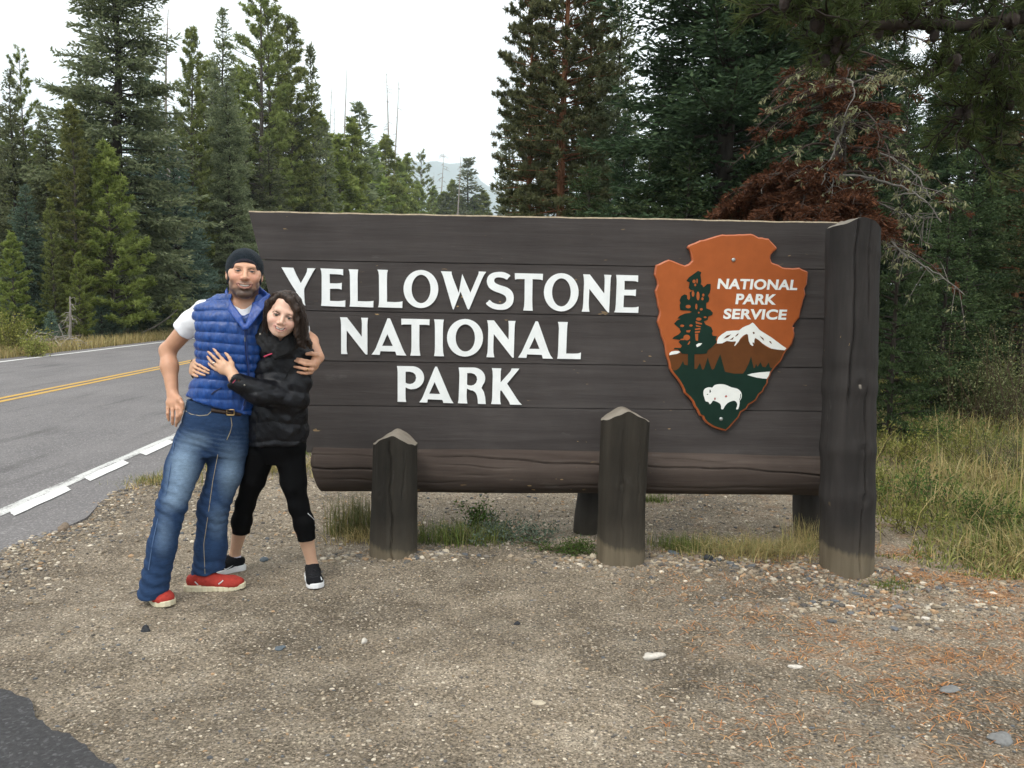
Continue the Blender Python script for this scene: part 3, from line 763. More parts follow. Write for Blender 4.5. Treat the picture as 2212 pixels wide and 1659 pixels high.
# densify with a faint chipped wobble
def densify(r_, d=0.02, amp=0.0012, seed=3):
    g_ = rng(seed); o_ = []
    for i_ in range(len(r_)):
        a, b = r_[i_], r_[(i_ + 1) % len(r_)]
        n = max(1, int(np.linalg.norm(b - a) / d))
        for t in range(n): o_.append(a + (b - a) * t / n + g_.normal(size=2) * amp)
    return np.array(o_)
ring = densify(ring)
def inset(r_, d):
    n = len(r_)
    prev, nxt = np.roll(r_, 1, 0), np.roll(r_, -1, 0)
    t = nxt - prev; t /= np.linalg.norm(t, axis=1)[:, None] + 1e-9
    nrm = np.stack([-t[:, 1], t[:, 0]], 1)
    area = 0.5 * np.sum(r_[:, 0] * nxt[:, 1] - nxt[:, 0] * r_[:, 1])
    if area < 0: nrm = -nrm
    return r_ + nrm * d
RUST = plain('rust orange enamel', (0.335, 0.086, 0.022), 0.6, 0.15, 0.10, 14)
RUSTE = plain('rust orange bevel', (0.40, 0.105, 0.035), 0.38, 0.5, 0.10, 30)
DKG = plain('emblem dark green', (0.0070, 0.024, 0.016), 0.6, 0.12, 0.15, 14)
BRN = plain('emblem brown', (0.105, 0.038, 0.011), 0.6, 0.12, 0.12, 14)
WHT = plain('emblem white', (0.74, 0.75, 0.71), 0.45, 0.4, 0.05, 20)
STEEL = plain('bolt steel', (0.42, 0.44, 0.42), 0.35, 0.5, 0.2, 90, metal=0.8)
# body: back edge -> front edge -> bevelled to an inset face
n = len(ring); back = ring; fr0 = ring; fr1 = inset(ring, 0.0085)
T0, T1, T2 = -0.0008, -0.024, -0.031
A = np.stack([ring[:, 0], np.full(n, T0), ring[:, 1]], 1); B = A.copy(); B[:, 1] = T1
C_ = np.stack([fr1[:, 0], np.full(n, T2), fr1[:, 1]], 1)
i_ = np.arange(n); j_ = (i_ + 1) % n
geo = Geo(); geo.add(np.vstack([A, B, C_]), np.vstack([np.stack([i_, j_, j_ + n, i_ + n], 1), np.stack([i_ + n, j_ + n, j_ + 2 * n, i_ + 2 * n], 1)]))
mesh_obj('rim', fix_normals(geo.mesh('rim', RUSTE, False)), eroot)
def poly_part(name, rings, mat, y, depth=0.0012, parent=eroot):
    me = fix_normals(slab([list(map(tuple, r_)) for r_ in rings], depth, y).mesh(name, mat, False))
    return mesh_obj(name, me, parent)
from mathutils.geometry import delaunay_2d_cdt
def clip_rings(rings, clipr):
    """Intersection of a polygon (outer ring) with the face outline, by a constrained triangulation."""
    def ccw(r_):
        r_ = np.asarray(r_, float); nx_ = np.roll(r_, -1, 0)
        return r_ if np.sum(r_[:, 0] * nx_[:, 1] - nx_[:, 0] * r_[:, 1]) > 0 else r_[::-1]
    rings = [ccw(rings[0])]; clipr = ccw(clipr)
    pts = [Vector(p) for p in rings[0]] + [Vector(p) for p in clipr]
    n1, n2 = len(rings[0]), len(clipr)
    res = delaunay_2d_cdt(pts, [], [list(range(n1)), list(range(n1, n1 + n2))], 0, 1e-6)
    v, e, f, ov, oe, of = res
    keep = [t for t, src in zip(f, of) if 0 in src and 1 in src]
    return np.array([tuple(p) for p in v]), keep
def face_part(name, ring_uv, mat, y, clipr, depth=0.0010):
    v, fs = clip_rings([ring_uv], clipr)
    geo = Geo(); 
    V = np.stack([v[:, 0], np.full(len(v), -y), v[:, 1]], 1)
    tri = np.array([t for t in fs if len(t) == 3], int)
    geo.add(V, tri)
    me = geo.mesh(name, mat, False)
    bm = bmesh.new(); bm.from_mesh(me)
    bmesh.ops.delete(bm, geom=[v_ for v_ in bm.verts if not v_.link_faces], context='VERTS')
    for f in bm.faces:
        if f.normal.y > 0: f.normal_flip()
    ext = bmesh.ops.extrude_face_region(bm, geom=bm.faces[:])
    for e in ext['geom']:
        if isinstance(e, bmesh.types.BMVert): e.co.y -= depth
    bmesh.ops.recalc_face_normals(bm, faces=bm.faces)
    bm.to_mesh(me); bm.free()
    return mesh_obj(name, me, eroot)
fr_in = inset(ring, 0.0085)
poly_part('plate', [fr_in], RUST, -T2 - 0.0012, 0.0012)
Y0 = -T2
UV = lambda q, P_: np.array([on_sign(*q(p)) for p in P_])
inner = inset(ring, 0.012)
# brown mountain flank, green ground and treeline, snow cap, tree, bison
face_part('mountain_flank', UV(q3, [(100, 482), (236, 478), (300, 458), (400, 440), (500, 440), (700, 440), (790, 380), (870, 320), (940, 318), (1000, 290), (1060, 292), (1100, 295), (1160, 290), (1260, 195), (1284, 205), (1290, 270), (1340, 300), (1370, 245), (1420, 270), (1480, 330), (1560, 385), (1660, 400), (1780, 410), (1900, 400), (1900, 760), (60, 760), (60, 482)]), BRN, Y0, inner)
face_part('snow_cap', UV(q3, [(868, 322), (872, 280), (886, 240), (930, 200), (1000, 155), (1080, 148), (1165, 145), (1210, 108), (1250, 88), (1300, 70), (1345, 40), (1362, 50), (1440, 140), (1520, 190), (1600, 240), (1680, 300), (1740, 345), (1804, 388), (1782, 412), (1700, 405), (1600, 390), (1540, 360), (1480, 320), (1430, 275), (1382, 245), (1370, 270), (1368, 318), (1350, 300), (1345, 322), (1358, 345), (1345, 355), (1318, 335), (1296, 290), (1284, 200), (1262, 193), (1220, 215), (1180, 255), (1160, 295), (1130, 330), (1108, 355), (1102, 345), (1120, 310), (1122, 292), (1060, 295), (1000, 286), (940, 318)]), WHT, Y0 + 0.0011, inner)
for P_ in ([(955, 258), (1000, 215), (1058, 197), (1020, 235), (985, 248)], [(1112, 225), (1135, 195), (1162, 183), (1145, 210), (1120, 228)], [(1036, 272), (1095, 232), (1080, 268)], [(1345, 170), (1368, 165), (1374, 185), (1358, 196)], [(1440, 215), (1490, 250), (1500, 285), (1468, 255)], [(1565, 288), (1590, 292), (1606, 328), (1580, 312)]):
    face_part('rock_patch', UV(q3, P_), plain('emblem rock', (0.10, 0.045, 0.035), 0.5) if False else BRN, Y0 + 0.0022, inner)
face_part('green_ground', UV(q3, [(40, 700), (320, 680), (360, 650), (390, 600), (412, 555), (430, 605), (476, 615), (478, 480), (566, 480), (566, 662), (600, 660), (640, 580), (670, 672), (690, 668), (720, 590), (746, 505), (762, 570), (800, 672), (830, 660), (870, 560), (912, 465), (930, 530), (960, 640), (975, 700), (1100, 725), (1218, 724), (1250, 680), (1290, 600), (1326, 495), (1340, 560), (1362, 655), (1380, 640), (1392, 590), (1410, 632), (1430, 610), (1450, 570), (1480, 632), (1520, 640), (1562, 575), (1580, 640), (1620, 660), (1760, 640), (1760, 1600), (40, 1600)]), DKG, Y0 + 0.0011, inner)
face_part('snow_ridge', UV(q3, [(229, 478), (232, 450), (258, 428), (310, 420), (355, 422), (375, 438), (330, 460), (280, 468)]), WHT, Y0 + 0.0011, inner)
face_part('lake', UV(q3, [(1272, 742), (1340, 722), (1440, 708), (1585, 698), (1590, 705), (1560, 795), (1480, 790), (1400, 778), (1330, 760)]), WHT, Y0 + 0.0022, inner)
TR = [q1(p) for p in [(735, 675), (790, 695), (775, 740), (782, 790), (790, 850), (780, 890), (812, 915), (820, 940), (850, 920), (880, 888), (938, 885), (938, 970), (925, 1030), (895, 1070), (920, 1120), (905, 1175), (868, 1190), (870, 1280), (930, 1300), (975, 1350), (965, 1385), (900, 1410), (895, 1460), (830, 1490), (860, 1540), (950, 1580), (975, 1650)]]
TR += [q3(p) for p in [(800, 180), (810, 215), (868, 225), (850, 262), (868, 300), (835, 340), (790, 378), (745, 410), (730, 455), (660, 462), (566, 465), (566, 540), (478, 540), (478, 462), (400, 458), (375, 430), (340, 400), (285, 400), (300, 378), (380, 380), (398, 350), (350, 300), (380, 275), (310, 262), (268, 258), (290, 230), (350, 200), (385, 165), (360, 120), (320, 90)]]
TR += [q1(p) for p in [(380, 1590), (430, 1640), (445, 1610), (350, 1525), (400, 1470), (455, 1450), (405, 1440), (440, 1400), (530, 1360), (600, 1352), (638, 1335), (600, 1318), (450, 1305), (440, 1230), (455, 1190), (438, 1150), (470, 1080), (520, 1052), (560, 1070), (560, 1120), (590, 1148), (610, 1110), (600, 1020), (640, 1000), (680, 985), (620, 985), (585, 950), (600, 860), (548, 838), (590, 780), (640, 745)]]
TR = np.array([on_sign(*p) for p in TR])
face_part('pine_figure', TR, DKG, Y0 + 0.0022, inner)
holes = [(q1, ell(672, 845, 26, 30, 10)), (q1, ell(720, 840, 12, 40, 10)), (q1, ell(690, 902, 16, 22, 10)), (q1, ell(735, 1080, 25, 72, 12)), (q1, ell(655, 1045, 22, 48, 10)), (q1, ell(820, 1065, 18, 25, 8)), (q1, ell(806, 1125, 20, 26, 8)), (q1, ell(577, 1250, 42, 28, 12)), (q1, ell(708, 1250, 17, 48, 10)), (q1, ell(788, 1294, 25, 20, 8)), (q1, ell(748, 1348, 14, 16, 8)), (q1, ell(748, 1452, 44, 26, 10)), (q1, ell(850, 1422, 24, 16, 8)), (q1, [(695, 1485), (800, 1520), (798, 1540), (705, 1525)]), (q1, [(700, 1545), (785, 1570), (778, 1580), (708, 1572)]), (q1, ell(480, 1560, 34, 20, 8)), (q1, ell(622, 1555, 28, 18, 8)), (q3, [(572, 122), (640, 112), (650, 130), (575, 142)]), (q3, [(572, 160), (640, 150), (635, 175), (572, 182)]), (q3, [(574, 192), (615, 190), (612, 285), (582, 280)]), (q3, [(455, 145), (515, 140), (500, 172), (460, 170)]), (q3, ell(462, 240, 45, 38, 12)), (q3, [(375, 262), (430, 250), (430, 275), (380, 275)]), (q3, [(470, 335), (500, 285), (510, 300), (490, 335)])]
for q, P_ in holes:
    face_part('sky_gap', UV(q, P_), RUST, Y0 + 0.0034, inner, 0.0006)
face_part('snow_gap', UV(q3, [(586, 340), (620, 318), (670, 316), (640, 350), (600, 370)]), WHT, Y0 + 0.0034, inner, 0.0006)
BIS = smooth_ring([(688, 960), (710, 925), (760, 908), (805, 912), (835, 880), (900, 866), (980, 874), (1060, 908), (1140, 928), (1185, 965), (1200, 1010), (1192, 1060), (1172, 1090), (1172, 1120), (1160, 1180), (1148, 1202), (1124, 1200), (1140, 1150), (1130, 1110), (1095, 1088), (1030, 1108), (1000, 1130), (970, 1165), (952, 1200), (925, 1198), (922, 1160), (905, 1125), (860, 1100), (815, 1088), (795, 1115), (772, 1135), (752, 1105), (715, 1095), (700, 1050), (688, 1010)], n=3)
face_part('bison', UV(q3, BIS), WHT, Y0 + 0.0024, inner)
face_part('bison_mark', UV(q3, [(765, 945), (778, 938), (788, 965), (776, 982), (763, 975), (770, 960)]), DKG, Y0 + 0.0036, inner, 0.0005)
face_part('bison_mark', UV(q3, ell(740, 1003, 11, 6, 8)), DKG, Y0 + 0.0036, inner, 0.0005)
face_part('bison_mark', UV(q3, [(1180, 1000), (1190, 990), (1186, 1050), (1168, 1085), (1166, 1075), (1178, 1045)]), DKG, Y0 + 0.0036, inner, 0.0005)
CHIP = plain('old red undercoat', (0.36, 0.09, 0.07), 0.6)
face_part('paint_chip', UV(q3, ell(840, 1062, 11, 18, 8)), CHIP, Y0 + 0.0036, inner, 0.0004)
face_part('paint_chip', UV(q3, [(970, 1030), (990, 1010), (1007, 1028), (988, 1048)]), CHIP, Y0 + 0.0036, inner, 0.0004)
for q, c_ in ((q2, (45, 498)), (q3, (921, 1334))):
    p = on_sign(*q(c_)); geo = Geo()
    a = np.arange(16) / 16 * 2 * math.pi; V = []; F = []
    prof_ = [(0.0125, 0.0), (0.0125, 0.003), (0.0095, 0.0058), (0.004, 0.007), (0.0005, 0.0072)]
    for r_, h in prof_: V.append(np.stack([p[0] + r_ * np.cos(a), np.full(16, -(Y0 + 0.003) - h), p[1] + r_ * np.sin(a)], 1))
    j = np.arange(16); j2 = (j + 1) % 16
    for r_ in range(len(prof_) - 1): F.append(np.stack([r_ * 16 + j, r_ * 16 + j2, r_ * 16 + 16 + j2, r_ * 16 + 16 + j], 1))
    geo.add(np.concatenate(V), np.concatenate(F))
    mesh_obj('bolt', fix_normals(geo.mesh('bolt', STEEL)), eroot)
# small lettering
def text_mesh(txt):
    cu = bpy.data.curves.new('lettering', 'FONT'); cu.body = txt; cu.size = 1.0; cu.offset = 0.035; cu.extrude = 0.0; cu.space_character = 1.04
    ob = bpy.data.objects.new('lettering', cu); COL.objects.link(ob)
    dg = bpy.context.evaluated_depsgraph_get(); dg.update()
    me = bpy.data.meshes.new_from_object(ob.evaluated_get(dg))
    bpy.data.objects.remove(ob); bpy.data.curves.remove(cu)
    return me
for txt, (l, r_, t_, b_), sl in (('NATIONAL', ((1590 + 1055 / 6.635) / 1.1302, (1780 + 1080 / 6.635) / 1.1302, (560 + 808 / 6.635) / 1.1302, (560 + 978 / 6.635) / 1.1302), 1),
                           ('PARK', ((1780 + 88 / 6.635) / 1.1302, (1780 + 740 / 6.635) / 1.1302, (560 + 1047 / 6.635) / 1.1302, (560 + 1217 / 6.635) / 1.1302), 1),
                           ('SERVICE', ((1590 + 1150 / 6.635) / 1.1302, (1780 + 903 / 6.635) / 1.1302, (560 + 1290 / 6.635) / 1.1302, (560 + 1458 / 6.635) / 1.1302), 1)):
    me = text_mesh(txt)
    n = len(me.vertices); co = np.zeros(n * 3); me.vertices.foreach_get('co', co); co = co.reshape(-1, 3)
    lo, hi = co.min(0), co.max(0)
    x = (co[:, 0] - lo[0]) / (hi[0] - lo[0]); y = (co[:, 1] - lo[1]) / (hi[1] - lo[1])
    pl = on_sign(l, (t_ + b_) / 2 - 1.5); pr = on_sign(r_, (t_ + b_) / 2 + 1.5); hh = on_sign((l + r_) / 2, t_)[1] - on_sign((l + r_) / 2, b_)[1]
    cz = (pl[1] + pr[1]) / 2
    u = pl[0] + (pr[0] - pl[0]) * x + 0.10 * hh * (y - 0.5)
    z = cz + hh * (y - 0.5)
    co2 = np.stack([u, np.full(n, -(Y0 + 0.0006)), z], 1).astype(np.float32)
    me.vertices.foreach_set('co', co2.ravel()); me.materials.clear(); me.materials.append(WHT); me.update()
    bm = bmesh.new(); bm.from_mesh(me)
    for f in bm.faces:
        if f.normal.y > 0: f.normal_flip()
    ext = bmesh.ops.extrude_face_region(bm, geom=bm.faces[:])
    for e in ext['geom']:
        if isinstance(e, bmesh.types.BMVert): e.co.y -= 0.0012
    bmesh.ops.recalc_face_normals(bm, faces=bm.faces)
    for f in bm.faces: f.smooth = False
    bm.to_mesh(me); bm.free()
    me.name = 'lettering'
    mesh_obj('lettering', me, eroot)
# ------------------------------------------------------------------ trees

def cards(P, D, L, W, g, twist=None):
    """Kite-shaped needle sprays: base P, direction D, length L, width W."""
    n = len(P)
    ref = g.normal(size=(n, 3))
    S = unit(np.cross(D, ref))
    L = np.broadcast_to(L, (n,))[:, None]; W = np.broadcast_to(W, (n,))[:, None]
    N = np.cross(S, D)
    mid = P + D * L * 0.42 + N * W * 0.15
    V = np.stack([P, mid + S * W * 0.5, P + D * L, mid - S * W * 0.5], 1).reshape(-1, 3)
    F = np.arange(4 * n).reshape(n, 4)
    return V, F

def card_mesh(name, chunks, mat):
    V = np.concatenate([c[0] for c in chunks]); n = 0; F = []; T = []
    for c in chunks:
        F.append(c[1] + n); n += len(c[0]); T.append(c[2])
    return np_mesh(name, V, np.concatenate(F), mat, False, fattrs={'tint': np.concatenate(T)})

def conifer(seed, H, Rmax, zlow, kind, dens=1.0, card=(0.13, 0.045), prof_pow=0.75, droop=-0.25, up=0.35, nbr=6, spacing=0.27, gap=0.0, lean=0.0, trunk_r=0.14, bushy=1.0):
    """Returns (trunk Geo, list of card chunks). kind: 'spruce' (flat drooping sprays) or 'pine' (tufts at the twig ends)."""
    g = rng(seed)
    tr = Geo()
    zt = np.linspace(-0.3, H, 24)
    bendx = 0.012 * H * snoise(np.stack([zt, 0 * zt, 0 * zt], -1), seed, 0.12) * (zt / H)
    bendy = 0.012 * H * snoise(np.stack([zt, 0 * zt, 0 * zt], -1), seed + 1, 0.12) * (zt / H)
    C = np.stack([bendx + lean * zt, bendy, zt], 1)
    rr = trunk_r * (1 - zt / H * 0.97) + 0.006
    rr[0] *= 1.25
    tube(tr, C, rr, 9)
    Pc, Dc, Lc, Wc, Tc = [], [], [], [], []
    z = zlow
    while z < H - 0.12:
        u = (z - zlow) / (H - zlow)
        R_ = Rmax * ((1 - u) ** prof_pow) * (0.55 + 0.45 * min(1, u / 0.12 + 0.35)) + 0.10
        nb = max(3, int(round(nbr * (0.55 + 0.45 * (1 - u)) * g.uniform(0.75, 1.25))))
        a0 = g.uniform(0, 6.28)
        for b in range(nb):
            if g.uniform() < gap: continue
            az = a0 + b * 6.283 / nb + g.normal() * 0.25
            L = R_ * g.uniform(0.62, 1.12) * (1 + 0.28 * math.sin(2.1 * z + seed) * math.cos(az * 1.5 + seed * 1.3 + z * 0.6))
            zz_ = z + g.normal() * spacing * 0.3
            e0 = up * u + droop * (1 - u) * 0.35 + 0.15 + g.normal() * 0.10
            n = max(4, int(L / 0.16))
            t = np.linspace(0, 1, n)
            el = e0 + (droop * 1.3 * (1 - u)) * np.sin(t * 2.2) + 0.45 * t ** 3 * (1 - 0.5 * u)
            hd = np.array([math.cos(az), math.sin(az), 0])
            step = L / (n - 1)
            dirs = np.stack([hd[0] * np.cos(el), hd[1] * np.cos(el), np.sin(el)], 1)
            org = np.array([np.interp(zz_, zt, C[:, 0]), np.interp(zz_, zt, C[:, 1]), zz_])
            P = org + np.vstack([[0, 0, 0], np.cumsum(dirs[:-1] * step, 0)])
            if L > 0.35: tube(tr, P, np.linspace(0.010 + 0.012 * L, 0.004, n), 3, cap=False)
            side = np.array([-hd[1], hd[0], 0.0])
            ndir = np.array([0, 0, 1.0])
            if kind == 'spruce':
                start = 0.12 if u > 0.5 else 0.22
                nt = max(3, int(L * (1 - start) / 0.085 * dens))
                tt = start + (1 - start) * (np.arange(nt) + g.uniform(0, 1, nt) * 0.8) / nt
                base = np.stack([np.interp(tt, t, P[:, k_]) for k_ in range(3)], 1)
                bd = np.stack([np.interp(tt, t, dirs[:, k_]) for k_ in range(3)], 1)
                for sgn in (-1, 1):
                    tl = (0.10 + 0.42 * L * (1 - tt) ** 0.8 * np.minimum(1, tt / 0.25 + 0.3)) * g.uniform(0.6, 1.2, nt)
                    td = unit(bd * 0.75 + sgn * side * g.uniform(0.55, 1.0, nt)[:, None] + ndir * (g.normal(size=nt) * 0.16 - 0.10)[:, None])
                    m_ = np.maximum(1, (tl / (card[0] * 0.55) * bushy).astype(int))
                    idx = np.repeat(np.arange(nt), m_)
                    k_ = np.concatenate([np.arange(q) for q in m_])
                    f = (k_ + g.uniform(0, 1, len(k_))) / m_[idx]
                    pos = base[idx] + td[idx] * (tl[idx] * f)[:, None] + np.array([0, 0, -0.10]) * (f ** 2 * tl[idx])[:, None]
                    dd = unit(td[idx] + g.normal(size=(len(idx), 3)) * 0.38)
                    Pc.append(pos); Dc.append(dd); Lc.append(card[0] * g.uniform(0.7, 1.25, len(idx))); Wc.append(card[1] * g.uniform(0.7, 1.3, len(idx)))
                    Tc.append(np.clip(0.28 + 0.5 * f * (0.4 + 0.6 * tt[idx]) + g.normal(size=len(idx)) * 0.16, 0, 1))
                # tip and top cover along the branch itself
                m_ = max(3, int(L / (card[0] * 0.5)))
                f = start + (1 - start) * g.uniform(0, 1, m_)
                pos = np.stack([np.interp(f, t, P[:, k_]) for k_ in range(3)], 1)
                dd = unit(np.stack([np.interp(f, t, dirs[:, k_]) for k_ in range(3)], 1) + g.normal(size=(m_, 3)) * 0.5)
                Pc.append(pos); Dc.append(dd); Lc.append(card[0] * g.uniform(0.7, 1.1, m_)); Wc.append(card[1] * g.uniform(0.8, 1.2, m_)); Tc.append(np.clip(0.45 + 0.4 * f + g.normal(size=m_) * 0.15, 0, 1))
            else:
                start = 0.30
                nt = max(2, int(L * 6.5 * dens))
                tt = np.concatenate([start + (1 - start) * g.uniform(0, 1, nt) ** 0.7, [1.0]]); nt += 1
                base = np.stack([np.interp(tt, t, P[:, k_]) for k_ in range(3)], 1)
                bd = np.stack([np.interp(tt, t, dirs[:, k_]) for k_ in range(3)], 1)
                off = unit(bd * 0.6 + side * g.uniform(-1, 1, nt)[:, None] + ndir * g.uniform(-0.25, 0.75, nt)[:, None])
                tl = (0.08 + 0.25 * L * (1.05 - tt)) * g.uniform(0.4, 1.2, nt)
                tips = base + off * tl[:, None]
                # tuft: needles in a brush round the twig end
                q = int(14 * bushy)
                idx = np.repeat(np.arange(nt), q)
                ax = unit(off[idx] + np.array([0, 0, 0.45]))
                dd = unit(ax * g.uniform(-0.1, 1.2, len(idx))[:, None] + unit(g.normal(size=(len(idx), 3))) * 0.9)
                back = g.uniform(0, 1, len(idx)) * 0.12
                Pc.append(tips[idx] - off[idx] * back[:, None]); Dc.append(dd)
                Lc.append(card[0] * g.uniform(0.7, 1.2, len(idx))); Wc.append(card[1] * g.uniform(0.7, 1.3, len(idx)))
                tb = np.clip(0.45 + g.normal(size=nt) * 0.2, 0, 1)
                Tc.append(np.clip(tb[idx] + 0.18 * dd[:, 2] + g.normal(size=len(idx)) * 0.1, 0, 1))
        z += spacing * g.uniform(0.7, 1.3) * (1.0 - 0.35 * u)
    # leader
    m_ = 40
    f = g.uniform(0, 1, m_)
    pos = np.stack([np.interp(H - 0.5 * f, zt, C[:, 0]), np.interp(H - 0.5 * f, zt, C[:, 1]), H - 0.5 * f], 1)
    dd = unit(g.normal(size=(m_, 3)) * 0.7 + np.array([0, 0, 0.8]))
    Pc.append(pos); Dc.append(dd); Lc.append(np.full(m_, card[0])); Wc.append(np.full(m_, card[1])); Tc.append(np.full(m_, 0.6))
    P = np.concatenate(Pc); D = np.concatenate(Dc)
    V, F = cards(P, D, np.concatenate(Lc), np.concatenate(Wc), g)
    return tr, [(V, F, np.concatenate(Tc))]

def bark(name, lo, hi, sc=1.0):
    k = M(name, 0.95, 0.1)
    v = k.coord('Object', (9 * sc, 9 * sc, 1.6 * sc)); n = k.noise(v, 1.0, 6, 0.7, 0.3)
    vo = k.vor(k.coord('Object', (16 * sc, 16 * sc, 3.2 * sc)), 1.0)
    c = k.ramp(n, [(0.3, lo), (0.7, hi)])
    k.base(k.mix(0.5, c, k.ramp(vo, [(0.0, 0.5), (0.5, 1.2)]), 'MULTIPLY')); k.bump(n, 0.8, 0.02)
    return k.m
BARK_R = bark('reddish pine bark', (0.10, 0.042, 0.022), (0.22, 0.105, 0.055))
BARK_G = bark('grey brown bark', (0.050, 0.042, 0.036), (0.13, 0.112, 0.095))
BARK_D = bark('dark fir bark', (0.026, 0.022, 0.018), (0.065, 0.055, 0.046))
BARK_W = bark('bare weathered wood', (0.19, 0.165, 0.145), (0.36, 0.33, 0.30))
SPRUCE = leaf_mat('spruce needles', (0.055, 0.074, 0.038), (0.195, 0.222, 0.118), 0.42, (0.265, 0.285, 0.165))
BLUE = leaf_mat('blue green spruce needles', (0.046, 0.082, 0.060), (0.150, 0.215, 0.158), 0.4, (0.220, 0.280, 0.215))
PINE = leaf_mat('pine needles', (0.080, 0.104, 0.032), (0.240, 0.272, 0.088), 0.44, (0.290, 0.310, 0.115))
PINEL = leaf_mat('young pine needles', (0.105, 0.145, 0.034), (0.275, 0.335, 0.090), 0.45, (0.335, 0.385, 0.125))
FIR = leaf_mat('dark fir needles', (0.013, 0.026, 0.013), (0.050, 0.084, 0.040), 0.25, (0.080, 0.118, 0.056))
FIRL = leaf_mat('mid green fir needles', (0.020, 0.038, 0.014), (0.070, 0.108, 0.044), 0.26, (0.110, 0.150, 0.062))  # a little lighter green than the dark fir needles
OLIVE = leaf_mat('olive pine needles', (0.040, 0.048, 0.020), (0.118, 0.124, 0.056), 0.32, (0.165, 0.165, 0.080))

KINDS = {}
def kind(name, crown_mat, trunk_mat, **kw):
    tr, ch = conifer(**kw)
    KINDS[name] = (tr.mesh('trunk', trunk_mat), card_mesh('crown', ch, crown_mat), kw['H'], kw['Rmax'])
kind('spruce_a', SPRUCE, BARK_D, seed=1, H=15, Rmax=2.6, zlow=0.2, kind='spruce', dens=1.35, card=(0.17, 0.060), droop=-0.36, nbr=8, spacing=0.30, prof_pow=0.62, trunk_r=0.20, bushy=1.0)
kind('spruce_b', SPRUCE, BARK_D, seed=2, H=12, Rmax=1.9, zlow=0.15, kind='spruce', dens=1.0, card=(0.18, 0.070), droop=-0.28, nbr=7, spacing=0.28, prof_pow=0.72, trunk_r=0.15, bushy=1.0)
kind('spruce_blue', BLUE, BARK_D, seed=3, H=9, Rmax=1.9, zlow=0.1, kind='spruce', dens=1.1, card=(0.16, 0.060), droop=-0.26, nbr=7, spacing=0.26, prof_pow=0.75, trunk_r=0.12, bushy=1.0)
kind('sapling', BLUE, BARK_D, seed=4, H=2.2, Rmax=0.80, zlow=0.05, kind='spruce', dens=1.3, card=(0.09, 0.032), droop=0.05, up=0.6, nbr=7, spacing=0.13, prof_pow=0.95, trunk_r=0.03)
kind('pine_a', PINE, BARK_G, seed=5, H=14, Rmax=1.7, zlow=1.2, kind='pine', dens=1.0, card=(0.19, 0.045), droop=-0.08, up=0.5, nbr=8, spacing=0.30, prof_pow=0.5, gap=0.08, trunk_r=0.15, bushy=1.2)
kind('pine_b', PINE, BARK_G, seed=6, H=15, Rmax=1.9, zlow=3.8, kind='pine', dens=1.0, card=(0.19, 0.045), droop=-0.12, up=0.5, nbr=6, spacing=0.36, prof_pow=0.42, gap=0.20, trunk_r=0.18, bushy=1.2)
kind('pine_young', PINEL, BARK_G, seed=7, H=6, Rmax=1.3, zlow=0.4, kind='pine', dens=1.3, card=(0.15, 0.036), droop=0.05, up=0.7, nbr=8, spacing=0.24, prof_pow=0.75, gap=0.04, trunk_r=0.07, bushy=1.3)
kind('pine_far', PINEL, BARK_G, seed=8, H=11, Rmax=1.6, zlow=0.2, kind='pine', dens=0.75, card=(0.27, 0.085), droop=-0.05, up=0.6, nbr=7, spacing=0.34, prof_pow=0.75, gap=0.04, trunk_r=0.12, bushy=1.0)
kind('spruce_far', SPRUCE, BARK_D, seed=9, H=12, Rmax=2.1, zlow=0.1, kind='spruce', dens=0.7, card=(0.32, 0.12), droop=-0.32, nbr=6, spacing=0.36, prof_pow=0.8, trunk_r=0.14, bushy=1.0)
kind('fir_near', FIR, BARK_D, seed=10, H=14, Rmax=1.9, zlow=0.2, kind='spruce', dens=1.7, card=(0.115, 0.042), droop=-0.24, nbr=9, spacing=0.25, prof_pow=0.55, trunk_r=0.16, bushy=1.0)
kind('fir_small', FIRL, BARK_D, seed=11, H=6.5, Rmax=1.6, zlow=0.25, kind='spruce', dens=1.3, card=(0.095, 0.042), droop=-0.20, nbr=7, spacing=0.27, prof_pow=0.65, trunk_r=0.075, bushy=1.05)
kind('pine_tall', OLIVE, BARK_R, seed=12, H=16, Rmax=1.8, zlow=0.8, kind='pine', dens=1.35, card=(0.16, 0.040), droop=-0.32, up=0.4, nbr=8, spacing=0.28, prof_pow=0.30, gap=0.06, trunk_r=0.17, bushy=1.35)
print('tree tris', {k_: sum(len(p_.vertices) - 2 for p_ in v_[1].polygons) if False else len(v_[1].polygons) * 2 for k_, v_ in KINDS.items()})

TREE_N = {}
def place(kn, px, top, Y, label, name='spruce_tree', group=None, rot=None, wide=1.0, X=None, H=None, zb=None):
    """A tree standing at depth Y whose tip shows at photo height `top`."""
    tm, cm, H0, R0 = KINDS[kn]
    if X is None and px < 1100:                              # beyond the road: keep clear of the asphalt and the verge
        Yf = 13.5 / ((PW / 2 - px) / FPX - SL) if px < 960 else 400.0
        Yr = 13.0 * FPX / (PW / 2 - px)
        Y = min(Yf + max(0.4, (Y - Yr * 0.86) * 0.8), 230.0)
    base = at(px, 660, Y) if X is None else np.array([X, Y, 0])
    x, y = float(base[0]), float(base[1])
    z = float(ground_z(x, y)) if zb is None else zb
    h = float(at(px, top, Y)[2]) - z if H is None else H
    s = h / H0
    TREE_N[kn] = TREE_N.get(kn, 0) + 1
    if rot is None: rot = (TREE_N[kn] * 2.399) % 6.283
    o = empty(name, (x, y, z), label, 'tree', group)
    o.rotation_euler = (0, 0, rot); o.scale = (s * wide, s * wide, s)
    mesh_obj('trunk', tm, o); mesh_obj('crown', cm, o)
    return o
GL = 'conifers along the far side of the road'
GM = 'small trees down the road'
GR = 'conifers behind the sign'
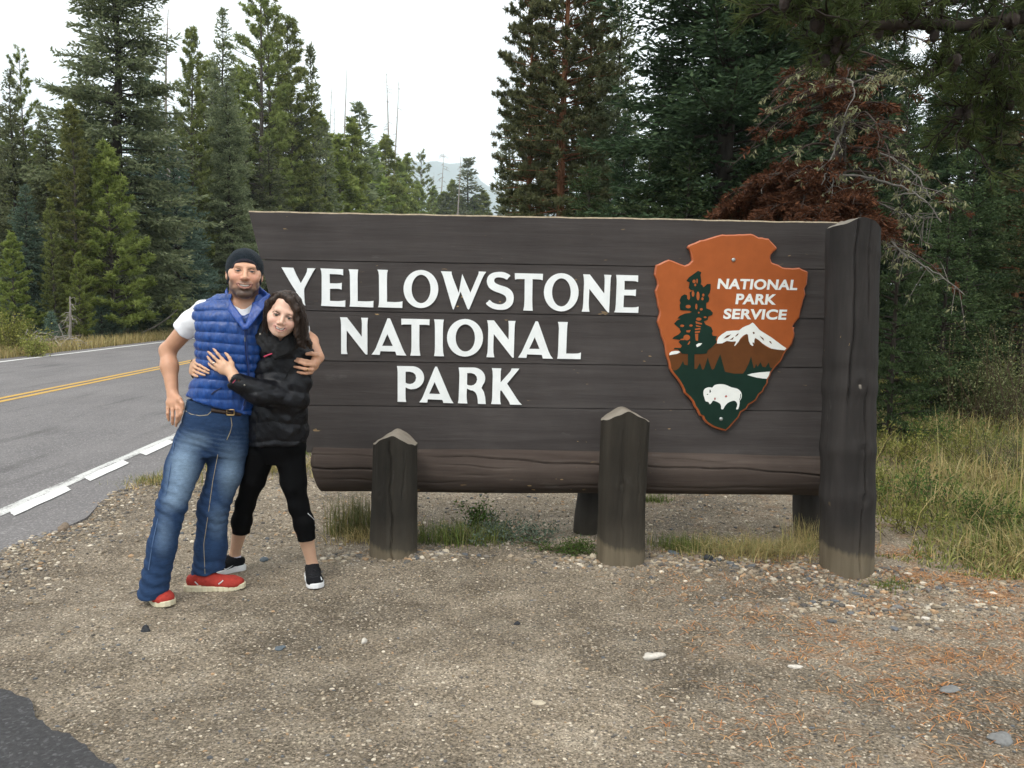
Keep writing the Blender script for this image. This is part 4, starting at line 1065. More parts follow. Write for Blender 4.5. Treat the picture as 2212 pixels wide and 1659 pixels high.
# left wood, front row
place('spruce_a', 268, -380, 28.0, 'broadest and tallest dark spruce beyond the road, top out of frame', group=GL, wide=1.02)
place('pine_a', 168, 222, 24.5, 'olive pine standing in front of the broadest spruce, left side of it', 'pine_tree', GL, wide=1.0)
place('pine_young', 244, 318, 22.6, 'bright green young pine with spiky top in front of the broadest spruce', 'pine_tree', GL, wide=1.15)
place('pine_young', 172, 548, 21.8, 'small thin pine at the road verge beside the red stemmed pine', 'pine_tree', GL, wide=0.9)
place('pine_young', 30, 505, 23.5, 'young green pine low at the left edge of the wood', 'pine_tree', GL, wide=1.1)
place('spruce_b', 40, 150, 31.0, 'spruce at the far left edge with glowing backlit rim', group=GL, wide=0.85)
place('pine_b', 66, 112, 33.0, 'thin pine with bare stem rising against the glow at far left', 'pine_tree', GL, wide=0.7)
place('pine_a', 118, 430, 23.8, 'red stemmed pine left of the bright young pine', 'pine_tree', GL, wide=0.8)
place('spruce_blue', 385, 300, 29.0, 'blue green spruce right of the broadest spruce', group=GL, wide=1.1)
place('spruce_blue', 60, 400, 26.0, 'blue green spruce at the left behind the young pines', group=GL, wide=1.1)
place('spruce_b', 112, 250, 29.5, 'dark spruce between the olive pine and the left edge', group=GL, wide=1.1)
place('pine_a', 420, 58, 37.0, 'narrow dark pine with pointed top right of the dead grey stem', 'pine_tree', GL, wide=0.75)
place('spruce_b', 490, 20, 40.0, 'tall conical conifer left of the twin stemmed lodgepole', group=GL, wide=0.8)
place('spruce_a', 500, 175, 34.5, 'dense dark spruce behind the man with the beanie', group=GL, wide=0.95)
place('spruce_blue', 430, 470, 27.5, 'low blue green spruce behind the white t-shirt sleeve', group=GL, wide=1.25)
place('pine_b', 567, -60, 45.0, 'tall lodgepole pine with bare grey stem above the sign corner', 'pine_tree', GL, wide=0.95)
place('pine_b', 590, -10, 46.5, 'second lodgepole stem leaning beside the taller one', 'pine_tree', GL, wide=0.95, rot=2.0)
place('pine_a', 634, 34, 47.0, 'leafy pine right of the twin lodgepole stems', 'pine_tree', GL, wide=1.1)
place('spruce_far', 677, 106, 52.0, 'needle thin spruce spire at the right end of the tall wood', group=GL, wide=0.62)
place('spruce_a', 652, 240, 46.0, 'broad dark spruce right above the sign corner', group=GL, wide=0.9)
place('spruce_b', 585, 300, 42.0, 'mid height dark spruce right above the slanted sign corner', group=GL, wide=1.2)
place('spruce_far', 705, 300, 52.0, 'dark spruce at the foot of the thin spire', group=GL, wide=1.0)
# saplings on the verge
GS = 'small blue green spruces on the far verge'
for px, top, Y, w_, lab in ((218, 705, 21.6, 1.1, 'tallest of the blue green saplings on the verge, with pale leader'), (240, 716, 21.8, 1.0, 'sapling touching the right side of the tallest sapling'), (325, 722, 23.4, 1.15, 'sapling on the verge under the arching bare branch'), (376, 736, 24.6, 1.2, 'sapling on the verge nearest the white t-shirt sleeve'), (110, 744, 20.9, 1.0, 'sapling at the foot of the red stemmed pine'), (290, 768, 22.6, 1.1, 'lowest sapling on the verge between two taller saplings')):
    place('sapling', px, top * 0.885 + 14, Y, lab, 'spruce_sapling', GS, wide=w_)
# row down the road towards the gap
for kn, px, top, Y, w_, lab in (
    ('pine_far', 735, 300, 58, 1.15, 'bright pine at the foot of the first bare poles'),
    ('pine_far', 762, 268, 62, 0.95, 'pointed pine touching the left side of the lone spruce'),
    ('spruce_far', 780, 234, 68, 0.95, 'lone dark spruce with open branches among the bare poles'),
    ('pine_far', 803, 325, 70, 1.1, 'pine at the foot of the lone spruce, right side'),
    ('pine_far', 838, 302, 74, 1.0, 'pine directly below the tallest bare pole'),
    ('pine_far', 858, 352, 76, 0.9, 'low pine right of the tallest bare pole'),
    ('pine_far', 878, 341, 82, 0.75, 'slim pointed pine alone at the left of the hazy gap'),
    ('pine_b', 907, 336, 90, 0.7, 'thin topped pine next to the slim pointed pine'),
    ('pine_far', 905, 402, 92, 1.0, 'bright low pine beneath the thin topped pine'),
    ('pine_far', 932, 412, 98, 0.9, 'low bright pine left of the pale dead stem in the gap'),
    ('pine_far', 978, 398, 104, 0.95, 'small bright pine between the two dead stems of the gap'),
    ('spruce_far', 1008, 352, 100, 1.15, 'grey green spruce at the right of the hazy gap'),
    ('pine_far', 1040, 420, 120, 1.2, 'low light pine right at the foot of the hazy gap'),
    ('spruce_far', 960, 425, 125, 1.2, 'dark low spruce behind the pale dead stem'),
    ('pine_far', 1022, 430, 130, 1.2, 'farthest low pine under the mountain')):
    place(kn, px, top - 6, Y, lab, 'spruce_tree' if 'spruce' in kn else 'pine_tree', GM, wide=w_ * 1.35)
# right group behind the sign
place('pine_tall', 1207, -420, 25.0, 'tall pine with the red stem rising behind the middle of the sign', 'pine_tree', GR, wide=0.95, rot=0.3)
place('pine_tall', 1138, -260, 27.0, 'olive pine at the left edge of the tall group behind the sign', 'pine_tree', GR, wide=0.75)
place('pine_tall', 1262, -300, 29.0, 'pine with the slim orange stem right of the red stemmed one', 'pine_tree', GR, wide=0.7)
place('spruce_b', 1325, -60, 27.0, 'dark narrow conifer beside the bright gap over the sign', group=GR, wide=0.8)
place('spruce_far', 1095, 250, 34.0, 'low conifer at the left foot of the tall group', group=GR, wide=0.9)
place('pine_tall', 1165, 200, 30.0, 'shorter bushy pine under the left side of the tall group', 'pine_tree', GR, wide=1.2)
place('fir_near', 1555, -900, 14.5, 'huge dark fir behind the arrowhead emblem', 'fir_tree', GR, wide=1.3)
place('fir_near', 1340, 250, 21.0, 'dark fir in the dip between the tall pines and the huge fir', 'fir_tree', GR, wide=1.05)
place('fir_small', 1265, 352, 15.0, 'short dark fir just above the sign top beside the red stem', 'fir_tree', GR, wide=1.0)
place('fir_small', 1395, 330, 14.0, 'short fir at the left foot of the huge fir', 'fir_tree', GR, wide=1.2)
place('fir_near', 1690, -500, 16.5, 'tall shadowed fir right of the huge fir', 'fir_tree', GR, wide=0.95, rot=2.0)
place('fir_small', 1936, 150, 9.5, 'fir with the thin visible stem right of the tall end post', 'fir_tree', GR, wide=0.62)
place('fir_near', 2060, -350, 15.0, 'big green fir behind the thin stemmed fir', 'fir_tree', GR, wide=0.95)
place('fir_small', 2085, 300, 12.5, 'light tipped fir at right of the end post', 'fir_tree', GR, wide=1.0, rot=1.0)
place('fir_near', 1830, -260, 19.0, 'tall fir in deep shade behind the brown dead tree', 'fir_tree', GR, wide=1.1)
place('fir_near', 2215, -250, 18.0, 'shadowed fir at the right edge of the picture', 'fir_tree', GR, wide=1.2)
place('pine_tall', 2190, -300, 14.5, 'twin stemmed pine near the right edge', 'pine_tree', GR, wide=0.7)
# second row that closes the bank beyond the road
GB = 'second row of conifers beyond the road'
for kn, px, top, Y, w_, lab in (
    ('spruce_b', 15, 230, 36, 1.3, 'dark spruce behind the backlit one at the far left edge'),
    ('pine_a', 92, 330, 35, 1.2, 'olive pine filling the gap left of the broadest spruce'),
    ('spruce_b', 205, 120, 40, 1.3, 'dark spruce half hidden behind the left side of the broadest spruce'),
    ('spruce_blue', 330, 170, 38, 1.35, 'dark spruce half hidden behind the right side of the broadest spruce'),
    ('spruce_b', 445, 200, 45, 1.4, 'spruce closing the gap below the narrow pointed pine'),
    ('pine_a', 462, 130, 46, 1.1, 'olive pine between the narrow pine and the conical conifer'),
    ('pine_far', 530, 150, 55, 1.2, 'bright pine left of the bare lodgepole stem'),
    ('spruce_b', 545, 250, 48, 1.3, 'dark spruce under the bare lodgepole stem'),
    ('spruce_far', 615, 180, 56, 1.3, 'dark spruce between the lodgepole stems and the thin spire'),
    ('pine_far', 690, 250, 62, 1.3, 'bright pine right behind the thin spire'),
    ('spruce_far', 722, 330, 66, 1.4, 'dark spruce low behind the first bare poles'),
    ('spruce_far', 815, 360, 90, 1.5, 'dark spruce low behind the tallest pole'),
    ('pine_far', 790, 350, 85, 1.3, 'low pine behind the lone spruce'),
    ('pine_far', 868, 400, 120, 1.5, 'low pine behind the slim pointed pine'),
    ('pine_far', 950, 418, 150, 1.6, 'distant low pine behind the pale dead stem'),
    ('pine_far', 995, 425, 160, 1.6, 'distant low pine behind the grey green spruce'),
    ('pine_young', 300, 470, 36, 1.1, 'bright small pine right of the spiky young pine')):
    place(kn, px, top, Y, lab, 'spruce_tree' if 'spruce' in kn else 'pine_tree', GB, wide=w_)
# dark second row behind the sign, right
GF = 'second row of firs behind the sign'
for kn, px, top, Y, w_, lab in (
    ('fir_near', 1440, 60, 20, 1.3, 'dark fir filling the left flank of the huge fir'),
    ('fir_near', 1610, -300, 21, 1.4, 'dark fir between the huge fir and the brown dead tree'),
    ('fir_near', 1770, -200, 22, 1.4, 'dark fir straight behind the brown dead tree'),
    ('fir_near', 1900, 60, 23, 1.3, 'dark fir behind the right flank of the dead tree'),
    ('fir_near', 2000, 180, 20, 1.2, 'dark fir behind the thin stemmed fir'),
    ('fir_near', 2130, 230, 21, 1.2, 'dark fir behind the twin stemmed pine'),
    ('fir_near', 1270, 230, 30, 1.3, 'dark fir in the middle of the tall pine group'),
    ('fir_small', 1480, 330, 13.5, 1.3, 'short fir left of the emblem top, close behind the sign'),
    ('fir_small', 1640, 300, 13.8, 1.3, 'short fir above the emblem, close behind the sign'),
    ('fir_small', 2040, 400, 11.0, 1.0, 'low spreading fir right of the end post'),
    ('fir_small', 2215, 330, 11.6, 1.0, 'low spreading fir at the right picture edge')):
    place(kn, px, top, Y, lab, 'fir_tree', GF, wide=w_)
# a few more trees deep in the wood, seen only through the gaps
g_ = rng(99)
GD = 'trees deep in the wood beyond the road'
for i_ in range(14):
    px = 10 + 50 * i_ + g_.uniform(-12, 12)
    Yf = 13.5 / ((PW / 2 - px) / FPX - SL) + g_.uniform(12, 20)
    x = (px - PW / 2) / FPX * Yf
    place(['spruce_far', 'spruce_b'][i_ % 2], 0, 0, Yf, 'dark conifer deep in the wood behind the front rows beyond the road', 'spruce_tree', GD, X=x, H=1.5 + Yf * g_.uniform(0.16, 0.22), wide=1.6)
# ------------------------------------------------------------------ smooth bodies: distance fields meshed by surface nets
def V3(*a): return np.array(a, float)

class Field:
    """A list of smooth-unioned shapes, then carved shapes, then optional surface relief."""
    def __init__(s): s.items = []; s.relief = None; s.rel_amp = 0.0
    def _bound(s, c, r): return (np.asarray(c, float), float(r))
    def cone(s, a, b, ra, rb, k=0.012, sub=False, flat=None):
        """Round cone from a to b. flat=(axis, f): squash the section along axis by factor f (<1 thinner)."""
        a = np.asarray(a, float); b = np.asarray(b, float)
        ba = b - a; L2 = max(ba @ ba, 1e-12)
        if flat is None:
            def f(P):
                h = np.clip(((P - a) @ ba) / L2, 0, 1)
                return np.linalg.norm(P - a - h[..., None] * ba, axis=-1) - (ra + (rb - ra) * h)
        else:
            ax = np.asarray(flat[0], float); ax = ax / np.linalg.norm(ax); fl = flat[1]
            def f(P):
                h = np.clip(((P - a) @ ba) / L2, 0, 1)
                q = P - a - h[..., None] * ba
                c = q @ ax
                q = q + (c * (1 / fl - 1))[..., None] * ax
                r_ = ra + (rb - ra) * h
                return (np.linalg.norm(q, axis=-1) - r_) * np.where(np.abs(c) > 0.3 * np.abs(r_) * fl, fl ** 0.5, 1.0)
        s.items.append((f, k, sub, s._bound((a + b) / 2, np.linalg.norm(ba) / 2 + max(ra, rb))))
        return s
    def chain(s, pts, rad, k=0.012, sub=False, flat=None):
        for i_ in range(len(pts) - 1): s.cone(pts[i_], pts[i_ + 1], rad[i_], rad[i_ + 1], k, sub, flat)
        return s
    def ell(s, c, r, rot=None, k=0.012, sub=False):
        c = np.asarray(c, float); r_ = np.asarray(r, float)
        A = np.eye(3) if rot is None else np.asarray(rot, float)     # columns: local axes in world
        def f(P):
            q = (P - c) @ A
            k0 = np.linalg.norm(q / r_, axis=-1); k1 = np.linalg.norm(q / (r_ * r_), axis=-1)
            return k0 * (k0 - 1.0) / np.maximum(k1, 1e-9)
        s.items.append((f, k, sub, s._bound(c, r_.max())))
        return s
    def loft(s, secs, k=0.012, sub=False, power=2.3):
        """Stack of sections (x, y, z, half width, half depth, yaw) listed from low z to high z."""
        S = np.array(secs, float)
        from numpy import interp
        z = S[:, 2]
        zz = np.linspace(z[0], z[-1], 80)
        def sm(col):
            v = interp(zz, z, col); kk = np.ones(7) / 7
            return np.convolve(np.pad(v, 3, 'edge'), kk, 'valid')
        T = [sm(S[:, j]) for j in (0, 1, 3, 4, 5)]
        def f(P):
            pz = P[..., 2]
            cx, cy, rx, ry, yw = [interp(pz, zz, t) for t in T]
            dx, dy = P[..., 0] - cx, P[..., 1] - cy
            c_, s_ = np.cos(yw), np.sin(yw)
            u = dx * c_ + dy * s_; v = -dx * s_ + dy * c_
            q = (np.abs(u / rx) ** power + np.abs(v / ry) ** power) ** (1 / power)
            d = (q - 1) * np.minimum(rx, ry) * 0.93
            dz = np.maximum(z[0] - pz, pz - z[-1])
            return np.where(dz > 0, np.sqrt(np.maximum(d, 0) ** 2 + dz ** 2) + np.minimum(np.maximum(d, dz), 0), np.maximum(d, dz))
        c = S[:, :3].mean(0); r_ = np.linalg.norm(S[:, :3] - c, axis=1).max() + max(S[:, 3].max(), S[:, 4].max())
        s.items.append((f, k, sub, s._bound(c, r_)))
        return s
    def half(s, p, n, k=0.004):
        """Cut away everything on the side n points to."""
        p = np.asarray(p, float); n = np.asarray(n, float); n = n / np.linalg.norm(n)
        s.items.append((lambda P: -((P - p) @ n), k, True, None))
        return s
    def cutf(s, fn, k=0.004):
        s.items.append((fn, k, True, None)); return s
    def addf(s, fn, c, r, k=0.01):
        s.items.append((fn, k, False, s._bound(c, r))); return s
    def ev(s, P):
        d = np.full(P.shape[:-1], 9.0)
        for f, k, sub, _ in s.items:
            e = f(P)
            d = s._comb(d, e, k, sub)
        if s.relief is not None: d = d - s.relief(P)
        return d
    @staticmethod
    def _comb(d, e, k, sub):
        if sub:
            h = np.clip(0.5 - 0.5 * (d + e) / k, 0, 1)      # smooth max(d, -e)
            return d * (1 - h) + (-e) * h + k * h * (1 - h)
        h = np.clip(0.5 + 0.5 * (d - e) / k, 0, 1)
        return d * (1 - h) + e * h - k * h * (1 - h)

def surface(field, lo, hi, h, B=12):
    """Mesh the zero set of a Field inside the box lo..hi with cells of size h."""
    lo = np.asarray(lo, float); hi = np.asarray(hi, float)
    nb = np.maximum(1, np.ceil((hi - lo) / (h * B)).astype(int))
    n = nb * B + 1
    bi = np.stack(np.meshgrid(*[np.arange(q) for q in nb], indexing='ij'), -1).reshape(-1, 3)
    cen = lo + (bi * B + B / 2) * h
    dc = field.ev(cen)
    rad = B * h * 0.5 * 3 ** 0.5
    act = np.abs(dc) < rad * 1.6 + 0.02
    G = np.empty(tuple(n), np.float32)
    sgn = np.where(dc < 0, -1.0, 1.0).reshape(tuple(nb))
    big = np.repeat(np.repeat(np.repeat(sgn, B, 0), B, 1), B, 2)
    G[:-1, :-1, :-1] = big; G[-1] = 1; G[:, -1] = 1; G[:, :, -1] = 1
    ab = bi[act]; ac = cen[act]
    loc = np.stack(np.meshgrid(*[np.arange(B + 1)] * 3, indexing='ij'), -1).reshape(-1, 3)
    CH = 260
    for q in range(0, len(ab), CH):
        b_ = ab[q:q + CH]; c_ = ac[q:q + CH]
        idx = b_[:, None, :] * B + loc[None]
        P = lo + idx * h
        D = np.full(P.shape[:2], 9.0)
        for f, k, sub, bd in field.items:
            if bd is not None:
                dist = np.linalg.norm(c_ - bd[0], axis=1) - bd[1]
                sel = dist < rad * 1.05 + 0.045
                if not sel.any(): continue
                D[sel] = Field._comb(D[sel], f(P[sel]), k, sub)
            else:
                D = Field._comb(D, f(P), k, sub)
        if field.relief is not None: D = D - field.relief(P)
        G[idx[..., 0], idx[..., 1], idx[..., 2]] = D
    S_ = G < 0
    c000 = S_[:-1, :-1, :-1]; acc = np.zeros(tuple(n - 1), np.uint8)
    for dx in (0, 1):
        for dy in (0, 1):
            for dz in (0, 1):
                acc += S_[dx:n[0] - 1 + dx, dy:n[1] - 1 + dy, dz:n[2] - 1 + dz]
    cells = np.argwhere((acc > 0) & (acc < 8))
    if not len(cells): return np.zeros((0, 3)), np.zeros((0, 4), int)
    corner = np.array([(i, j, k) for i in (0, 1) for j in (0, 1) for k in (0, 1)])
    vals = np.stack([G[cells[:, 0] + c[0], cells[:, 1] + c[1], cells[:, 2] + c[2]] for c in corner], 1).astype(float)
    edges = [(a, b) for a in range(8) for b in range(a + 1, 8) if np.abs(corner[a] - corner[b]).sum() == 1]
    acc_p = np.zeros((len(cells), 3)); cnt = np.zeros(len(cells))
    for a, b in edges:
        va, vb = vals[:, a], vals[:, b]
        m_ = (va < 0) != (vb < 0)
        t = np.where(m_, va / np.where(m_, va - vb, 1), 0)
        acc_p += np.where(m_[:, None], corner[a] + t[:, None] * (corner[b] - corner[a]), 0); cnt += m_
    Vv = lo + (cells + acc_p / cnt[:, None]) * h
    ID = np.full(tuple(n - 1), -1, np.int32)
    ID[cells[:, 0], cells[:, 1], cells[:, 2]] = np.arange(len(cells))
    Q = []
    for ax in range(3):
        sl0 = [slice(1, n[i] - 1) for i in range(3)]; sl1 = list(sl0)
        sl0[ax] = slice(0, n[ax] - 1); sl1[ax] = slice(1, n[ax])
        s0, s1 = S_[tuple(sl0)], S_[tuple(sl1)]
        e = np.argwhere(s0 != s1)
        if not len(e): continue
        fl = s0[e[:, 0], e[:, 1], e[:, 2]]
        o_ = np.array([1, 1, 1]); o_[ax] = 0
        p = e + o_
        u, v = [(1, 2), (2, 0), (0, 1)][ax]
        def off(du, dv):
            q = p.copy(); q[:, u] -= du; q[:, v] -= dv
            return ID[q[:, 0], q[:, 1], q[:, 2]]
        quad = np.stack([off(1, 1), off(0, 1), off(0, 0), off(1, 0)], 1)
        quad[~fl] = quad[~fl][:, ::-1]
        Q.append(quad[(quad >= 0).all(1)])
    return Vv, np.concatenate(Q)

def relax(V, F, it=2, lam=0.5):
    e = np.concatenate([F[:, [0, 1]], F[:, [1, 2]], F[:, [2, 3]], F[:, [3, 0]]])
    for _ in range(it):
        acc = np.zeros_like(V); c = np.zeros(len(V))
        np.add.at(acc, e[:, 0], V[e[:, 1]]); np.add.at(c, e[:, 0], 1)
        np.add.at(acc, e[:, 1], V[e[:, 0]]); np.add.at(c, e[:, 1], 1)
        V = V + lam * (acc / np.maximum(c, 1)[:, None] - V)
    return V

def thin(V, F, ratio):
    """Collapse-decimate a quad mesh; returns (V, tri faces)."""
    me = np_mesh('tmp', V, F); o = bpy.data.objects.new('tmp', me); COL.objects.link(o)
    md = o.modifiers.new('decimate', 'DECIMATE'); md.ratio = ratio
    dg = bpy.context.evaluated_depsgraph_get(); dg.update()
    m2 = bpy.data.meshes.new_from_object(o.evaluated_get(dg))
    m2.calc_loop_triangles()
    v = np.zeros(len(m2.vertices) * 3, np.float32); m2.vertices.foreach_get('co', v)
    t = np.zeros(len(m2.loop_triangles) * 3, np.int32); m2.loop_triangles.foreach_get('vertices', t)
    bpy.data.objects.remove(o); bpy.data.meshes.remove(me); bpy.data.meshes.remove(m2)
    return v.reshape(-1, 3).astype(float), t.reshape(-1, 3)

def sdf_multi(name, field, boxes, mat, parent, color=None, inv=None):
    """One mesh from several boxes of the same field, each with its own cell size and thinning."""
    Vs, F3, F4, off = [], [], [], 0
    for lo, hi, h, it, dec in boxes:
        V, F = surface(field, lo, hi, h)
        V = relax(V, F, it)
        if dec: V, F = thin(V, F, dec)
        (F3 if F.shape[1] == 3 else F4).append(F + off); Vs.append(V); off += len(V)
    V = np.concatenate(Vs)
    at_ = {'col': color(V)} if color is not None else None
    if inv is not None: V = V - inv
    Fl = []
    if F3: Fl.append(np.concatenate(F3))
    if F4: Fl.append(np.concatenate(F4))
    return mesh_obj(name, np_mesh(name, V, Fl, mat, True, attrs=at_), parent)

def sdf_obj(name, field, lo, hi, h, mat, parent, color=None, smooth_it=1, decimate=None, inv=None):
    return sdf_multi(name, field, [(lo, hi, h, smooth_it, decimate)], mat, parent, color, inv)

def rot_axes(yaw=0.0, pitch=0.0, roll=0.0):
    """Columns: local x (image right), y (into the picture), z (up). roll > 0 tilts the top to image right; yaw > 0 turns the face to image right; pitch > 0 tips the face up."""
    return np.array(Matrix.Rotation(roll, 3, 'Y') @ Matrix.Rotation(yaw, 3, 'Z') @ Matrix.Rotation(-pitch, 3, 'X'))

def mixc(a, b, t): return a * (1 - t[:, None]) + np.asarray(b) * t[:, None]
def blob(q, c, r): return np.clip(1.3 - np.linalg.norm((q - np.asarray(c)) / np.asarray(r), axis=1), 0, 1)
def sstep(x, a, b):
    t = np.clip((x - a) / (b - a), 0, 1); return t * t * (3 - 2 * t)

def skin_mat(name, sss=0.12):
    k = M(name, 0.44, 0.38)
    c = k.attr('col', 'Color'); n = k.noise(k.coord(), 60, 4, 0.6)
    k.base(k.mix(0.35, c, k.ramp(n, [(0.3, 0.88), (0.7, 1.1)]), 'MULTIPLY'))
    k.b.inputs['Subsurface Weight'].default_value = sss
    k.b.inputs['Subsurface Radius'].default_value = (0.012, 0.005, 0.003)
    k.b.inputs['Subsurface Scale'].default_value = 0.5
    k.bump(k.noise(k.coord(), 220, 3), 0.12, 0.002)
    return k.m

def head_field(F, c, A, man=True, s=1.0):
    """Adds a head to Field F. c: centre between the eyes' level and the ears; A: local axes."""
    W = lambda x, y, z: c + A @ (np.array([x, y, z]) * s)
    jw = 0.90 if man else 0.84
    E = lambda p, r, k=0.012, sub=False: F.ell(W(*p), np.array(r) * s, A, k * s, sub)
    C_ = lambda p, q, ra, rb, k=0.012, sub=False: F.cone(W(*p), W(*q), ra * s, rb * s, k * s, sub)
    if man: E((0, 0.016, 0.028), (0.071, 0.092, 0.072))                        # close-cropped under the beanie
    else: E((0, 0.016, 0.040), (0.076, 0.096, 0.084))
    E((0, -0.026, -0.020), (0.066 * (1 if man else 0.985), 0.066, 0.092 if man else 0.078), 0.02)
    for g_ in (-1, 1):
        C_((g_ * 0.055 * jw, 0.006, -0.050 if man else -0.042), (g_ * 0.022 * jw, -0.064, -0.108 if man else -0.081), 0.017, 0.015, 0.03)
        E((g_ * 0.041, -0.060, -0.030), (0.026, 0.026, 0.024), 0.02)           # cheek, lifted by the smile
        E((g_ * 0.060, -0.030, -0.008), (0.014, 0.030, 0.018), 0.02)
    E((0, -0.074, -0.108 if man else -0.082), (0.023 if man else 0.018, 0.019, 0.016), 0.022)     # chin
    C_((-0.036, -0.077, 0.024), (0.036, -0.077, 0.024), 0.012, 0.012, 0.016)   # brow
    for g_ in (-1, 1):
        E((g_ * 0.031, -0.098, 0.005), (0.019, 0.016, 0.012), 0.012, True)     # socket
        E((g_ * 0.031, -0.078, 0.002), (0.0155, 0.0135, 0.0125), 0.006)        # lids
        E((g_ * 0.031, -0.0925, 0.001), (0.0125, 0.009, 0.0021 if man else 0.0036), 0.003, True)
    C_((0, -0.084, 0.014), (0, -0.109, -0.030 if man else -0.027), 0.0075, 0.0115 if man else 0.0100, 0.010)         # nose
    for g_ in (-1, 1): E((g_ * 0.0125, -0.098, -0.034), (0.0088, 0.011, 0.0078), 0.008)
    E((0, -0.080, -0.064 + (0 if man else 0.006)), (0.030, 0.018, 0.020 if man else 0.018), 0.016)                       # muzzle under the smile
    mw = 0.029 if man else 0.0235
    lz = 0.0 if man else 0.0065
    lip = [(-mw, -0.083, -0.058 + lz), (-mw * 0.5, -0.094, -0.0655 + lz), (0, -0.0975, -0.068 + lz), (mw * 0.5, -0.094, -0.0655 + lz), (mw, -0.083, -0.058 + lz)]
    up_ = [(x, y + 0.001, z + 0.0085 * (1 - abs(x) / mw * 0.85)) for x, y, z in lip]
    dn_ = [(x, y + 0.002, z - (0.0112 if man else 0.0100) * (1 - (x / mw) ** 2) - 0.001) for x, y, z in lip]
    for L_, r_ in ((up_, 0.0040), (dn_, 0.0062 if man else 0.0054)):
        for a, b in zip(L_[:-1], L_[1:]): C_(a, b, r_, r_, 0.006)
    for a, b in zip(lip[:-1], lip[1:]):
        ra_, rb_ = [(0.0050 if man else 0.0052) if abs(q[0]) < mw * 0.7 else 0.0020 for q in (a, b)]
        C_((a[0], a[1] + 0.002, a[2] - 0.001), (b[0], b[1] + 0.002, b[2] - 0.001), ra_, rb_, 0.003, True)
        C_((a[0], a[1] - 0.006, a[2] - 0.001), (b[0], b[1] - 0.006, b[2] - 0.001), ra_ * 0.8, rb_ * 0.8, 0.003, True)
    for g_ in (-1, 1):                                                         # ears
        E((g_ * 0.079, 0.016, -0.008), (0.010, 0.019, 0.031), 0.008)
        E((g_ * 0.087, 0.010, -0.006), (0.007, 0.010, 0.018), 0.006, True)
    return W, lip

def head_parts(parent, c, A, man, s, lip, W, inv, eye_col):
    """Eyes, brows and teeth."""
    eyem = M('eye', 0.15, 0.5); cc = eyem.attr('col', 'Color'); eyem.base(cc); eyem = eyem.m
    for g_ in (-1, 1):
        e = W(g_ * 0.031, -0.0775, 0.0015) - inv
        u_, v_ = np.meshgrid(np.linspace(0, 2 * math.pi, 25)[:-1], np.linspace(0, math.pi, 20), indexing='ij')
        dirs = np.stack([np.sin(v_) * np.cos(u_), -np.cos(v_), np.sin(v_) * np.sin(u_)], -1).reshape(-1, 3)
        Vv = e + (dirs * 0.0128 * s) @ A.T
        nu, nv = 24, 20
        i_, j_ = np.meshgrid(np.arange(nu), np.arange(nv - 1), indexing='ij')
        F = np.stack([i_ * nv + j_, ((i_ + 1) % nu) * nv + j_, ((i_ + 1) % nu) * nv + j_ + 1, i_ * nv + j_ + 1], -1).reshape(-1, 4)
        ang = np.arccos(np.clip(-dirs[:, 1], -1, 1))
        col = np.where(ang[:, None] < 0.24, [[0.01, 0.01, 0.01]], np.where(ang[:, None] < 0.52, [eye_col], [[0.30, 0.27, 0.255]]))
        mesh_obj('eye', np_mesh('eye', Vv, F, eyem, True, attrs={'col': col}), parent)
    tm = plain('teeth', (0.86, 0.83, 0.76), 0.3, 0.5, 0.04)
    geo = Geo()
    n = 9; xs = np.linspace(-0.021, 0.021, n) * (1.0 if man else 0.85)
    for a_ in range(n - 1):
        xa, xb = xs[a_] + 0.0003, xs[a_ + 1] - 0.0003
        def yz(x): return -0.0942 + 16 * x * x, (-0.0632 if man else -0.0563) + 11.0 * x * x
        ya, za = yz(xa); yb, zb_ = yz(xb)
        h = 0.0066 if man else 0.0070
        V_ = [W(xa, ya, za), W(xb, yb, zb_), W(xb, yb + 0.001, zb_ - h), W(xa, ya + 0.001, za - h)]
        V2 = [W(xa, ya + 0.004, za), W(xb, yb + 0.004, zb_), W(xb, yb + 0.004, zb_ - h), W(xa, ya + 0.004, za - h)]
        geo.add(np.array(V_ + V2) - inv, [(0, 1, 2, 3), (0, 4, 5, 1), (1, 5, 6, 2), (2, 6, 7, 3), (3, 7, 4, 0)])
    o = mesh_obj('teeth', fix_normals(geo.mesh('teeth', tm, False)), parent)
    return o
# ------------------------------------------------------------------ the two people
def PX(px, Y): return px * Y / FPX            # photo units -> metres at depth Y
def sec(px, py, Y, hw, hd, yaw=0.0):
    p = at(px, py, Y); return (p[0], p[1], p[2], PX(hw, Y), hd, yaw)
def on_field(field, px, py, y0=3.2, lift=0.0):
    d = ray(px, py); d = d / np.linalg.norm(d)
    t = y0 / d[1]
    for _ in range(60):
        e = float(field.ev((CAM + d * t)[None])[0])
        t += max(-0.02, min(e, 0.25)) * 0.8
        if abs(e) < 4e-4: break
    return CAM + d * (t - lift)
def hand(F, wrist, palm, fingers, thumb, r=0.0085, palm_r=0.016, k=0.006):
    """wrist point; palm: list of knuckle points; fingers: one chain per finger after the knuckle; thumb chain."""
    for kn, ch in zip(palm, fingers):
        F.cone(wrist * 0.35 + kn * 0.65, kn, palm_r, r * 1.15, 0.012)
        F.cone(wrist, wrist * 0.4 + kn * 0.6, palm_r * 1.15, palm_r, 0.014)
        pts = [kn] + list(ch); n = len(pts)
        F.chain(pts, [r * (1.12 - 0.13 * i_) for i_ in range(n)], k)
    F.cone(wrist * 0.7 + thumb[0] * 0.3, thumb[0], palm_r * 1.05, r * 1.5, 0.014)
    F.chain(thumb, [r * 1.5, r * 1.2, r * 1.0, r * 0.85][:len(thumb)], k)

